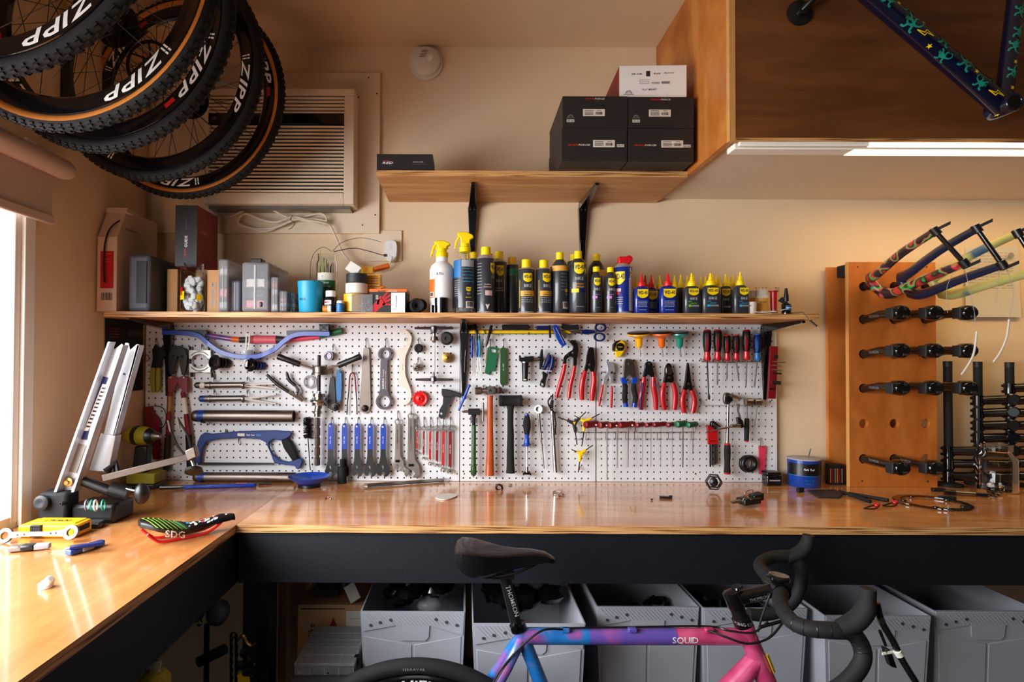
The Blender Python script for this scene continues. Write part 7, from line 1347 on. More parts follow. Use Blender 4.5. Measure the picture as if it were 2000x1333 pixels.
# grease tub
p = C(1587.5, 955); r = 30*p.y/F; c = p+V((0, r, 0)); h = at(1587, 900, p.y).z-ZK; t = T('grease_tub', 'open blue tub of grease with black label band and a straw', 'tub')
g = MB('blue'); g.lathe(c, (0, 0, 1), [(0, r*.95), (.002, r*.97), (h, r), (h, r*.94), (h*.85, r*.93), (h*.85-.001, .001)], 36); t.add('body', g)
g = MB('lgrey'); g.lathe(c+V((0, 0, h-.004)), (0, 0, 1), [(0, r*1.0), (.001, r*1.04), (.004, r*1.04), (.005, r*1.0)], 36); t.add('rim', g)
g = MB('blk'); f = cyl(c.x, c.y, c.z, r*.985, -.35, .0012); band(g, f, -r*1.25, r*1.4, h*.44, h*.86, 14, 'blk'); f2 = lift2(f); text(g, 'Park Tool', f2, .008, .034, 1, r*.15, h*.66, .25, 'white'); band(g, f, -r*1.25, r*1.4, h*.41, h*.435, 14, 'lblue'); text(g, 'POLYLUBE', f2, .005, .03, 1, r*.2, h*.27, 0, 'lblue'); text(g, 'PPL-2', f2, .006, .024, 1, r*.2, h*.15, 0, 'lblue'); t.add('label', g); t.done()
m = MB('metal'); m.tube([c+V((.012, 0, h*.855)), c+V((.026, 0, h+.035))], .0022, 8); one('metal_straw', m, 'thin metal rod standing in the grease tub', 'rod')
m = MB('blkmatte'); o = C(1563, 962); m.obox(o+V((0, 0, .008)), (.012, .004, 0), (-.002, .006, 0), (0, 0, .008)); one('black_clip', m, 'small black clip lying before the grease tub', 'clip', bevel=.002)
carton('bar_tape_box', 'striped dark carton tucked between the rack boards', 'box', (1621, 908, 1648, 946), 2.255, .03, 'boxblack', z0=ZK, prints=lambda m, f, w_, h, lf, rt, d: [band(m, f, -w_*.5+w_*k/6, -w_*.42+w_*k/6, -h*.4, h*.3, 1, ('orange', 'dred', 'inkgrey')[k % 3]) for k in range(6)])
# small black case
p0, p1 = C(1499, 950), C(1527, 950); t = T('small_black_case', 'little black box with white lettering beside the pegboard end', 'box'); h = at(1512, 923, p0.y).z-ZK
g = MB('blkgloss'); g.box(p0.x, p1.x, p0.y, p0.y+.045, ZK, ZK+h*.74); f = plane(((p0.x+p1.x)/2, p0.y, ZK+h*.4), (1, 0, 0), (0, 0, 1)); t.add('body', g, bevel=.003); g = MB('blk'); g.box(p0.x-.001, p1.x-.003, p0.y-.001, p0.y+.046, ZK+h*.76, ZK+h); t.add('lid', g, bevel=.003); g = MB('white'); text(g, 'THOMSON', f, .0045, .04, 1); g.use('chrome').box((p0.x+p1.x)/2-.002, (p0.x+p1.x)/2+.002, p0.y-.003, p0.y, ZK+h*.66, ZK+h*.72); t.add('lettering', g); t.done()
# pedals
def pedal(label, px, py, s, rot, up):
    c = C(px, py, up); t = T('bike_pedal', label, 'pedal'); u = V((math.cos(rot), math.sin(rot), .1)).normalized(); w_ = V((0, 0, 1)).cross(u).normalized(); n = u.cross(w_)
    g = MB('steel_dark'); g.tube([c-u*s*1.0, c+u*s*1.3], [.006, .0045], 10); t.add('axle', g)
    g = MB('gunmetal')
    for k in range(6): a = k*PI/3; p_ = c+(w_*math.cos(a)+n*math.sin(a))*s*.62; p2 = c+(w_*math.cos(a+PI/3)+n*math.sin(a+PI/3))*s*.62; g.tube([p_-u*s*.3, p2-u*s*.3], .0028, 6); g.tube([p_+u*s*.3, p2+u*s*.3], .0028, 6); g.tube([p_-u*s*.3, p_+u*s*.3], .003, 6)
    t.add('cage', g); g = MB('blk'); g.lathe(c-u*s*.35, u, [(0, s*.2), (s*.1, s*.34), (s*.6, s*.34), (s*.7, s*.2)], 12); t.add('body', g); t.done()
pedal('greyish purple caged pedal standing against the pegboard foot', 1394, 942, .042, 1.2, .034)
t = T('clip_pedal', 'black clipless pedal lying on its side with chrome springs', 'pedal'); c = C(1462, 978, .02); g = MB('blk'); g.obox(c, (.030, .008, .002), (-.006, .020, 0), (0, 0, .010)); g.obox(c+V((.03, .012, .008)), (.018, .004, .004), (-.004, .014, 0), (0, 0, .012)); t.add('body', g, bevel=.003)
g = MB('metal'); g.tube([c+V((-.06, -.012, -.004)), c+V((-.02, -.004, 0))], [.005, .007], 12); t.add('axle', g); g = MB('chrome'); P = smooth([c+V(v) for v in ((-.02, -.006, .012), (-.012, -.01, .03), (.012, -.002, .034), (.014, .004, .014))], 5); g.tube(P, .0014, 6); g.torus(c+V((-.015, -.02, .004)), (0, 1, .3), .012, .002); t.add('spring_bail', g); t.done()
# small bits on the counter
def bits(name, label, cat, pts, mat='metal', r=.004, group=None):
    m = MB(mat); 
    for x, y in pts: m.ball(C(x, y, r*.8), r, (1.2, 1, .8), 8)
    one(name, m, label, cat, group)
for i, (x, y, mt, nm, lab) in enumerate(((1273, 976, 'blk', 'rubber_crumb', 'tiny black rubber crumb left of the broken clip'), (642, 972, 'pink', 'small_bead', 'tiny pinkish bead near the magnetic tray'), (646, 975, 'chrome', 'small_bolt', 'tiny bright bolt beside the pink bead'), (636, 974, 'blk', 'small_plug', 'tiny black plug left of the pink bead'))): bits(nm, lab, 'bit', [(x, y)], mt, .0038)
m = MB('blk'); c = C(1300, 972, .004); m.obox(c, (.020, -.004, 0), (.002, .007, 0), (0, 0, .0035)); m.obox(c+V((.018, .004, .001)), (.006, .002, 0), (0, .005, 0), (0, 0, .0045)); one('broken_clip', m, 'small broken black plastic clip on the counter', 'clip', bevel=.0015)
t = T('washer', 'small steel ring standing near the pegboard foot in the middle', 'washer'); g = MB('steel_dark'); g.torus(C(975, 953, .008), (.2, 1, .2), .011, .004, 20, 8); t.add('ring', g); t.done()
m = MB('metal'); m.torus(C(975+22, 947, .003), (0, 0, 1), .006, .0018); one('washer', m, 'thin flat washer right of the dark ring', 'washer')
for i, (x, y) in enumerate(((1080, 964), (1088, 967), (1095, 962), (1084, 960), (1099, 966), (1091, 970))): 
    m = MB('chrome'); c = C(x, y, .003); a = i*1.3; m.lathe(c, (math.cos(a), math.sin(a), 0), [(0, .0034), (.003, .0034), (.0031, .0018), (.012, .0018)], 8); one('small_bolt', m, 'tiny bright bolt in the loose heap on the mid counter', 'bolt', 'loose bolts on the mid counter')
for i, (x, y) in enumerate(((1231, 994), (1241, 993), (1233, 1000), (1240, 1001))):
    m = MB('brass'); c = C(x, y, .0015); m.lathe(c, (0, 0, 1), [(0, .0025), (.001, .0025), (.0012, .001), (.007, .001)], 8); one('brass_pin', m, 'tiny brass pin of the four standing near the counter front', 'pin', 'brass pins near the counter front')
m = MB('barpale'); m.prism([C(p.x, p.y, .0035) for p in smooth([(850, 972), (858, 966), (880, 964), (894, 967), (880, 974), (864, 976)], 4, True)], (0, 0, -.003)); one('plastic_pick', m, 'white teardrop plastic piece on the counter below the cone wrenches', 'plastic piece')
t = T('plastic_sleeve', 'clear plastic sleeve with a grey strip lying along the pegboard foot', 'sleeve'); a, b = C(716, 953), C(868, 942); d = (b-a); g = MB('clear'); g.obox((a+b)/2+V((0, 0, .007)), d*.53, (-.001, .012, 0), (0, 0, .0065)); t.add('clear_bag', g, bevel=.004)
g = MB('brushed'); g.obox((a+b)/2+V((0, 0, .005)), d*.49, (-.001, .008, 0), (0, 0, .002)); t.add('grey_strip', g); t.done()
# magnetic tray
c = C(597, 956); r = 40.5*2.19/F; c = V((c.x, 2.195, ZK)); t = T('parts_tray', 'round blue magnetic parts tray on a black foot', 'tray'); g = MB('pblue'); g.lathe(c+V((0, 0, .010)), (0, 0, 1), [(0, r*.5), (.004, r*.62), (.026, r*.97), (.028, r), (.029, r*.98), (.024, r*.92), (.008, r*.62), (.006, .001)], 44); t.add('bowl', g)
g = MB('blk'); g.lathe(c, (0, 0, 1), [(0, r*.54), (.010, r*.54)], 32); t.add('foot', g); t.done()
m = MB('pink'); m.lathe(c+V((.002, -.01, .022)), (1, .1, 0), [(0, .0025), (.003, .005), (.008, .004), (.03, .004), (.034, .005), (.038, .005), (.04, .002), (.046, .001)], 12); one('pink_plug', m, 'small pink tubular fitting lying in the blue tray', 'fitting')
t = T('blue_scraper', 'flat blue-handled tool lying along the counter back under the steel tube', 'tool'); a, b = C(360, 955), C(500, 951); g = MB('pblue'); d = (b-a); n = V((0, .0135, 0)); g.prism([a-n*.6+V((0, 0, .012)), b-d*.08-n+V((0, 0, .012)), b+V((0, -.008, .012)), b+V((0, .008, .012)), b-d*.08+n+V((0, 0, .012)), a+n*.6+V((0, 0, .012))], (0, 0, -.0115)); t.add('handle', g, bevel=.003)
g = MB('blk'); g.tube([a+V((.01, 0, .006)), a-d*.33+V((0, .0, .006))], [.0055, .007], 8); t.add('black_tip', g); g = MB('pink'); g.box(b.x-.075, b.x-.035, b.y-.004, b.y+.006, ZK+.012, ZK+.0126); t.add('label', g); t.done()
m = MB('blk'); a = C(504, 949); m.tube([a+V((0, .012, .006)), a+V((.045, .014, .004))], [.005, .002], 8); one('black_tip_tool', m, 'thin dark pointed strip right of the blue tool', 'tool')
# right counter clutter
m = MB('dgrey'); m.prism([C(x, y, .006) for x, y in ((1577, 957), (1630, 956), (1646, 964), (1640, 971), (1598, 970))], (0, 0, -.0055)); one('flat_blade', m, 'flat dark grey rubber blade lying before the grease tub and rack', 'blade', bevel=.001)
for (a, b, e, lab) in (((1640, 960), (1700, 980), (1712, 987), 'black rear light with red lens and wire loop, left one'), ((1657, 964), (1735, 978), (1748, 982), 'black rear light with red lens and wire loop, right one')):
    t = T('clip_light', lab, 'bike light'); A_, B_, E_ = C(*a, .006), C(*b, .006), C(*e, .009); g = MB('blkmatte'); g.tube([A_, B_], [.005, .0065], 10); t.add('rod', g); g = MB('red'); g.ball(E_, .010, (1, 1, .8), 12); t.add('red_lens', g)
    g = MB('blk'); P = smooth([E_+V((-.012, -.004, 0)), E_+V((-.05, -.022, -.004)), E_+V((-.058, -.03, -.004)), E_+V((-.03, -.034, -.004)), E_+V((0, -.012, 0))], 5); g.tube(P, .0022, 6); t.add('wire_loop', g); t.done()
c = (C(1757, 980)+C(1884, 990))/2; c = V((C(1820, 984).x, C(1820, 984).y, ZK+.003)); Rc = 63*c.y/F; t = T('chainring', 'dark toothed chainring lying flat near the counter front', 'chainring'); g = MB('blkgloss'); o, i_ = [], []
for k in range(84): a = 2*PI*k/84; rr_ = Rc*(1 if k % 2 else .955); o.append(c+V((rr_*math.cos(a), rr_*math.sin(a), 0)))
i_ = [c+V((Rc*.80*math.cos(2*PI*k/48), Rc*.80*math.sin(2*PI*k/48), 0)) for k in range(48)]
g.prism(o, (0, 0, .003), [i_]); t.add('toothed_ring', g); 
for k in range(5): a = k*2*PI/5+.4; g = MB('blkgloss'); p_ = c+V((Rc*.76*math.cos(a), Rc*.76*math.sin(a), .0015)); g.lathe(p_-V((0, 0, .0014)), (0, 0, 1), [(0, .009), (.004, .009), (.0041, .0045), (.001, .0045)], 14); t.add('mounting_tab', g)
t.done()
t = T('tube_light', 'black and silver tube light lying near the rack foot', 'light'); a, b = C(1845, 962, .009), C(1928, 967, .007); g = MB('blk'); g.tube([a, a+(b-a)*.25], .009, 14); g.tube([a+(b-a)*.72, b], .0065, 12); t.add('end_cap', g); g = MB('metal'); g.tube([a+(b-a)*.24, a+(b-a)*.73], .0062, 14); t.add('barrel', g); t.done()
m = MB('blkmatte'); m.obox(C(1832, 957, .006), (.022, 0, 0), (0, .008, 0), (0, 0, .006)); one('black_clip', m, 'black plastic clip left of the tube light', 'clip', bevel=.003)
m = MB('blkmatte'); m.obox(C(1850, 973, .006), (.026, -.002, 0), (0, .007, 0), (0, 0, .006)); one('black_clip', m, 'black flat block in front of the tube light', 'clip', bevel=.003)
m = MB('blk'); 
for k in range(6): m.torus(C(1925+k*5, 970-(k % 3)*4, .004+.002*(k % 2)), (.1*k, .2, 1), .009, .002, 14, 6)
one('tangled_links', m, 'small black tangle of links before the glass jar', 'links')
# ================================================================ left bench
t = T('truing_stand', 'chrome wheel truing stand with two notched uprights and a swinging arm', 'truing stand')
Ya, Yb = 1.70, 1.745
def poly3(mb, pts, Y, ext, mat=None):
    if mat: mb.use(mat)
    return mb.prism([at(x, y, Y) for x, y in pts], ext)
g = MB('silverpaint'); poly3(g, [(211, 668), (217, 668), (223, 683), (238, 672), (240, 676), (143, 962), (106, 962)], Ya, (0, .002, 0)); poly3(g, [(211, 668), (214, 668), (110, 962), (105, 962)], Ya-.028, (0, .03, 0)); poly3(g, [(236, 674), (240, 674), (144, 962), (139, 962)], Ya-.028, (0, .03, 0)); t.add('left_upright', g)
g = MB('blue'); poly3(g, [(197, 735), (212, 738), (176, 832), (170, 860), (151, 858), (160, 842)], Ya-.0008, (0, .0004, 0), 'dblue'); poly3(g, [(200, 750), (208, 752), (172, 842), (164, 842)], Ya-.0014, (0, .0004, 0), 'white')
q = random.Random(6)
for k in range(11): u = k/11; x, y = 203-34*u, 757+82*u; poly3(g, [(x-3, y), (x+4, y+1), (x+2, y+4), (x-4, y+3)], Ya-.002, (0, .0004, 0), 'blk')
t.add('blue_label', g)
g = MB('silverpaint'); poly3(g, [(245, 670), (251, 671), (254, 684), (267, 673), (272, 674), (223, 850), (203, 848)], Yb, (0, .002, 0)); poly3(g, [(268, 674), (272, 675), (224, 850), (221, 850)], Yb, (0, .028, 0)); g.use('blk').lathe(at(242, 731, Yb-.001), (0, -1, 0), [(0, .003), (.0006, .003)], 8); t.add('right_upright', g)
g = MB('silverpaint'); poly3(g, [(197, 847), (225, 852), (209, 922), (174, 919)], Yb-.004, (0, .003, 0)); poly3(g, [(222, 851), (226, 852), (211, 922), (206, 922)], Yb-.003, (0, .03, 0)); t.add('upright_sleeve', g)
g = MB('brushed'); poly3(g, [(147, 868), (168, 871), (149, 925), (128, 920)], Ya-.004, (0, .006, 0)); t.add('inner_plate', g)
g = MB('blkmatte'); lo = at(73, 962, Ya-.03); g.box(max(lo.x, XL+.004), at(144, 962, Ya).x, Ya-.03, Ya+.03, ZK, lo.z); g.use('blk').box(at(140, 962, Ya).x, at(245, 980, Yb).x, Ya-.01, Yb+.05, ZK, ZK+.055); t.add('black_base', g, bevel=.01)
for px, py, r in ((86, 981, .021), (127, 982, .006)):
    g = MB('dgrey'); p_ = at(px, py, Ya-.031); g.lathe(p_, (0, -1, 0), [(0, r*.8), (.004, r), (.014, r), (.018, r*.7), (.0181, r*.55), (.014, .001)], 14); t.add('adjust_knob', g)
g = MB('blk'); g.tube([at(208, 922, Yb-.02), at(225, 905, Yb), at(232, 930, Yb)], .012, 10); g.tube([at(150, 935, Ya), at(215, 960, Yb-.03)], .014, 10); g.tube([at(215, 955, Yb-.03), at(250, 965, Yb-.02)], .022, 12); t.add('pivot_casting', g)
g = MB('brass'); g.lathe(at(134, 942, Ya-.006), (0, -1, 0), [(0, .013), (.004, .013), (.005, .006), (.012, .006)], 14); g.use('metal').lathe(at(175, 943, Yb-.03), (0, -1, 0), [(0, .011), (.008, .011), (.009, .006)], 12); t.add('pivot_nut', g)
g = MB('brushed'); A_, B_ = at(203, 934, Yb-.02), at(372, 892, 1.80); d = (B_-A_); n = V((-d.z, 0, d.x)).normalized()*.0095; g.obox((A_+B_)/2, d*.5, (0, .009, 0), n); t.add('swing_arm', g, bevel=.001)
g = MB('brushed'); g.obox(at(376, 886, 1.80), (.013, .003, .006), (0, .013, 0), (-.004, 0, .016)); t.add('caliper_block', g, bevel=.003)
for P_ in ([(360, 888), (345, 868), (333, 838), (328, 822)], [(374, 878), (366, 850), (352, 826), (346, 816)]):
    g = MB('steel_dark'); g.tube([at(p.x, p.y, 1.80) for p in smooth(P_, 5)], .0036, 8); g.use('metal').tube([at(P_[3][0], P_[3][1], 1.798), at(P_[3][0]+5, P_[3][1]+22, 1.795)], .0030, 8); t.add('caliper_finger', g)
g = MB('metal'); g.tube([at(373, 897, 1.80), at(381, 918, 1.79)], .004, 8); g.use('blk').lathe(at(379, 913, 1.79), V((.25, -.6, -1)), [(0, .008), (.006, .024), (.016, .026), (.022, .014), (.023, .001)], 18); t.add('dial_knob', g)
g = MB('chrome'); g.tube([at(222, 950, Yb-.03), at(263, 959, Yb-.03)], .0042, 10); g.use('blk').ball(at(277, 965, Yb-.03), .028, (.75, .8, 1.1), 16); t.add('clamp_lever', g); t.done()
t = T('cable_coils', 'black shallow tray holding black and green coiled cables beside the stand', 'tray'); g = MB('blk'); a, b = C(148, 1022), C(240, 1000); g.obox(V(((a.x+b.x)/2, 1.658, ZK+.008)), (.070, .004, 0), (-.004, .022, 0), (0, 0, .008)); t.add('tray', g, bevel=.004)
for k, (x, mt) in enumerate(((170, 'grey'), (180, 'teal'), (187, 'offwhite'), (202, 'teal'))): g = MB(mt); g.torus(at(x, 985, 1.655)+V((0, 0, -.004)), (1, .25, .1), .014, .0025, 24, 8); t.add('coil', g)
t.done()
# yellow bit case
t = T('bit_case', 'yellow hard bit case with black latch on the left bench', 'case'); x0, x1, y0, y1 = -1.172, -1.022, 1.556, 1.628; g = MB('dewalt'); g.box(x0, x1, y0, y1, ZK, ZK+.033); t.add('shell', g, bevel=.005)
g = MB('dewalt'); g.box(x0+.02, x1-.01, y0+.015, y1-.006, ZK+.033, ZK+.036); f = plane(((x0+x1)/2+.005, (y0+y1)/2, ZK+.036), (-1, 0, 0), (0, -1, 0), -.0006); f = (lambda x, y: V(((x0+x1)/2+.005-x, (y0+y1)/2-y, ZK+.0366))); t.add('raised_lid', g, bevel=.002)
g = MB('ink'); text(g, 'DEWALT', f, .016, .070, 1, mat='ink'); t.add('lettering', g)
g = MB('blk'); g.box(x0+.036, x0+.064, y0-.006, y0+.004, ZK+.004, ZK+.034); 
for k in range(4): g.use('dgrey').box(x0+.040+k*.006, x0+.043+k*.006, y0-.007, y0-.005, ZK+.008, ZK+.028)
g.use('ink').box(x1-.001, x1+.001, y0+.015, y1-.012, ZK+.012, ZK+.026); t.add('latch', g, bevel=.001); t.done()
# ratcheting ring wrench
t = T('ring_spanner', 'chrome double ring spanner leaning in front of the yellow case', 'spanner'); A_, B_ = at(8, 1054, 1.51)+V((0, 0, .0)), at(137, 1045, 1.52); d = (B_-A_).normalized(); n = V((-d.z, 0, d.x)).normalized(); nn = V((0, -.96, .28)); up = nn.cross(d)
up = V((0, .28, .96))
A_.z = max(A_.z, ZK+.020); B_.z = A_.z+.006
def rg(c, r1, r2): return [[c+d*(r*math.cos(k*PI/12))+up*(r*math.sin(k*PI/12)) for k in range(24)] for r in (r1, r2)]
g = MB('brushed')
for c in (A_, B_): o, i_ = rg(c, .0185, .0095); g.prism(o, nn*-.008, [i_])
g.prism([A_+d*.016+up*.008, A_+d*.05+up*.0055, B_-d*.05+up*.0055, B_-d*.016+up*.009, B_-d*.016-up*.009, B_-d*.05-up*.0055, A_+d*.05-up*.0055, A_+d*.016-up*.008], nn*-.006); t.add('body', g, bevel=.0008)
g = MB('steel_dark')
for k in (.2, .3, .7, .78): g.lathe(A_+(B_-A_)*k+nn*.0002, nn, [(0, .0025), (.0008, .002)], 8)
t.add('rivet', g); t.done()
def knife(label, a, b, c1, c2, c3):
    A_, B_ = C(*a, .008), C(*b, .008); d = B_-A_; L = d.length; d = d.normalized(); s = d.cross(V((0, 0, 1))).normalized(); t = T('utility_knife', label, 'knife')
    g = MB(c1); g.prism([A_+s*-.012+V((0, 0, .006)), A_+d*L*.35-s*.016+V((0, 0, .006)), A_+d*L*.35+s*.012+V((0, 0, .006)), A_+s*.012+V((0, 0, .006))], (0, 0, -.013)); t.add('blade_end', g, bevel=.003)
    g = MB(c2); g.prism([A_+d*L*.3-s*.014+V((0, 0, .007)), A_+d*L*.65-s*.012+V((0, 0, .007)), A_+d*L*.65+s*.013+V((0, 0, .007)), A_+d*L*.3+s*.014+V((0, 0, .007))], (0, 0, -.014)); t.add('grip', g, bevel=.004)
    g = MB(c3); g.prism([A_+d*L*.62-s*.011+V((0, 0, .006)), B_-s*.010+V((0, 0, .006)), B_+s*.006+V((0, 0, .006)), A_+d*L*.62+s*.012+V((0, 0, .006))], (0, 0, -.013)); t.add('handle_end', g, bevel=.003); t.done()
knife('silver and black utility knife lying before the chrome spanner', (18, 1072), (98, 1066), 'metal', 'blk', 'lgrey'); knife('blue and silver folding utility knife on the left bench', (132, 1080), (203, 1059), 'blue', 'lgrey', 'dblue')
m = MB('dblue'); m.obox(C(170, 1066, .018), (.030, .018, 0), (-.004, .007, 0), (0, 0, .004)); one('knife_clip', m, 'dark blue clip lying on the folding utility knife', 'clip', bevel=.002)
c = C(80, 1153); t = T('bottle_cap', 'small whitish plastic cap alone on the left bench', 'cap'); g = MB('white'); g.lathe(c+V((0, .014, 0)), (0, 0, 1), [(0, .013), (.008, .014), (.0085, .010), (.013, .009), (.0135, .001)], 20); t.add('skirt', g); g = MB('offwhite'); g.lathe(c+V((.004, .014, .011)), (.7, -.2, .6), [(0, .009), (.009, .009), (.012, .006), (.0121, .001)], 16); t.add('flip_top', g); t.done()
# patterned saddle
def saddle(name, label, base, ang, L, mats, printing=None, rails='red', W=.068, wing=None, zt=.055, tilt=0):
    t = T(name, label, 'saddle'); M = Matrix.Translation(base) @ Matrix.Rotation(ang, 4, 'Z') @ Matrix.Rotation(tilt, 4, 'Y')
    N = 26; rings = []; prof = []
    for i in range(N+1):
        u = i/N; w_ = (W*(math.sin(min(1, u*3.2+.12)*PI/2)**.8))*(1-min(1, max(0, (u-.14)/.48))**1.0*.74); w_ = max(w_*(1 if u < .96 else .75), .006); zc = zt+.012*math.cos(u*2*PI*.9)-.010*u-.012*max(0, u-.85)/.15; dp = .006+.022*(1-abs(2*u-.7)) if u < .8 else .006+.014*(1-u)/.2
        dp = max(dp, .008); prof.append((u, w_, zc, dp)); ring_ = []
        for k in range(16):
            a = 2*PI*k/16; y = w_*math.cos(a); zz = zc+(.010*math.sin(a) if math.sin(a) > 0 else dp*math.sin(a)*abs(math.cos(a))**.6*1.0-.002)-.010*(abs(y)/W)**2*.6
            ring_.append(M @ V((u*L, y, zz)))
        rings.append(ring_)
    g = MB(mats[0]); g.loft(rings); i0 = t.add('shell', g)
    def top(u, v):
        k = min(N-1, int(u*N)); f_ = u*N-k; w_ = prof[k][1]*(1-f_)+prof[k+1][1]*f_; zc = prof[k][2]*(1-f_)+prof[k+1][2]*f_; a = PI/2-v*PI/2*.98; y = w_*math.cos(a)
        return M @ V((u*L, y, zc+.010*math.sin(a)-.006*(abs(y)/W)**2+.0012))
    if printing: g = MB('white'); printing(g, top, M, prof, L); t.add('printed_cover', g)
    for s in (1, -1): g = MB(rails); g.tube([M @ V(v) for v in [(p.x, p.y, p.z) for p in smooth([(.05*L, s*.030, zt-.012), (.13*L, s*.024, zt-.030), (.22*L, s*.022, zt-.039), (.6*L, s*.020, zt-.039), (.76*L, s*.014, zt-.030), (.90*L, s*.006, zt-.010)], 4)]], .0035, 8); t.add('rail', g)
    t.done(); return M
def sdg(g, top, M, prof, L):
    for k in range(14):
        u0 = .02+.026*k
        for s in (-1, 1):
            g.use('lime' if k % 2 == 0 else 'teal' if k > 9 else 'blk')
            for v in range(5): v0, v1 = s*v/5, s*(v+1)/5; w0, w1 = abs(v0)*.10, abs(v1)*.10; g.quad(top(u0+w0, v0), top(u0+.016+w0, v0), top(u0+.016+w1, v1), top(u0+w1, v1))
    qq = random.Random(12)
    for k in range(46):
        u = qq.uniform(.38, .97); v = qq.uniform(-.9, .9); g.use(qq.choice(['white', 'white', 'white', 'magenta', 'tealcup', 'blk', 'white'])); du, dv = qq.uniform(.01, .035), qq.uniform(.12, .35)
        g.quad(top(u, v), top(min(.99, u+du), v+.05), top(min(.99, u+du+.01), min(1, v+dv)), top(u+.004, min(1, v+dv)))
    def side(x, y): u = .30+x/L; k = min(len(prof)-1, int(u*26)); return M @ V((u*L, -prof[k][1]*.98-.006, prof[k][2]-.012+y))
    text(g, 'SDG', side, .017, .050, 1, 0, -.002, 0, 'white')
p0, p1 = C(280, 1060), C(452, 1042); dv = V((p1.x-p0.x, p1.y-p0.y+.05, 0)); ang = math.atan2(at(456, 1016, 1.64).y-1.49, at(456, 1016, 1.64).x-at(275, 1040, 1.49).x)
b0 = at(272, 1040, 1.50); saddle('patterned_saddle', 'black saddle with green stripes, colourful print and pink-red rails on the bench corner', V((b0.x, 1.50, ZK-.0035)), ang, .235, ['blk'], sdg, 'brightred', .062, zt=.0465)
# cordless drill standing in the corner
t = T('cordless_drill', 'yellow-green cordless drill standing in the dark corner behind the truing stand', 'drill'); Yd = 2.17
g = MB('olive'); A_, B_ = at(248, 850, Yd), at(292, 852, Yd-.03); d = B_-A_; L = d.length; g.lathe(A_, d, [(0, .012), (.006, .026), (L*.3, .034), (L*.75, .034), (L, .029)], 22); t.add('motor_housing', g)
g = MB('blk'); g.lathe(A_+d*.45, d, [(0, .0355), (L*.18, .0355)], 22); g.lathe(B_, d, [(0, .029), (.012, .024), (.02, .018)], 20); t.add('clutch_ring', g)
g = MB('metal'); g.lathe(B_+d.normalized()*.02, d, [(0, .016), (.012, .014), (.03, .008), (.032, .003), (.05, .002)], 16); t.add('chuck', g)
g = MB('blk'); g.prism([at(262, 872, Yd-.02), at(288, 872, Yd-.02), at(284, 925, Yd-.02), at(256, 925, Yd-.02)], (0, .04, 0)); t.add('handle', g, bevel=.006)
g = MB('olive'); a, b = at(247, 925, Yd-.03), at(303, 953, Yd-.03); g.box(a.x, b.x, Yd-.035, Yd+.045, ZK+.018, a.z); g.use('blk').box(a.x, b.x, Yd-.035, Yd+.045, ZK, ZK+.018); t.add('battery', g, bevel=.004); t.done()
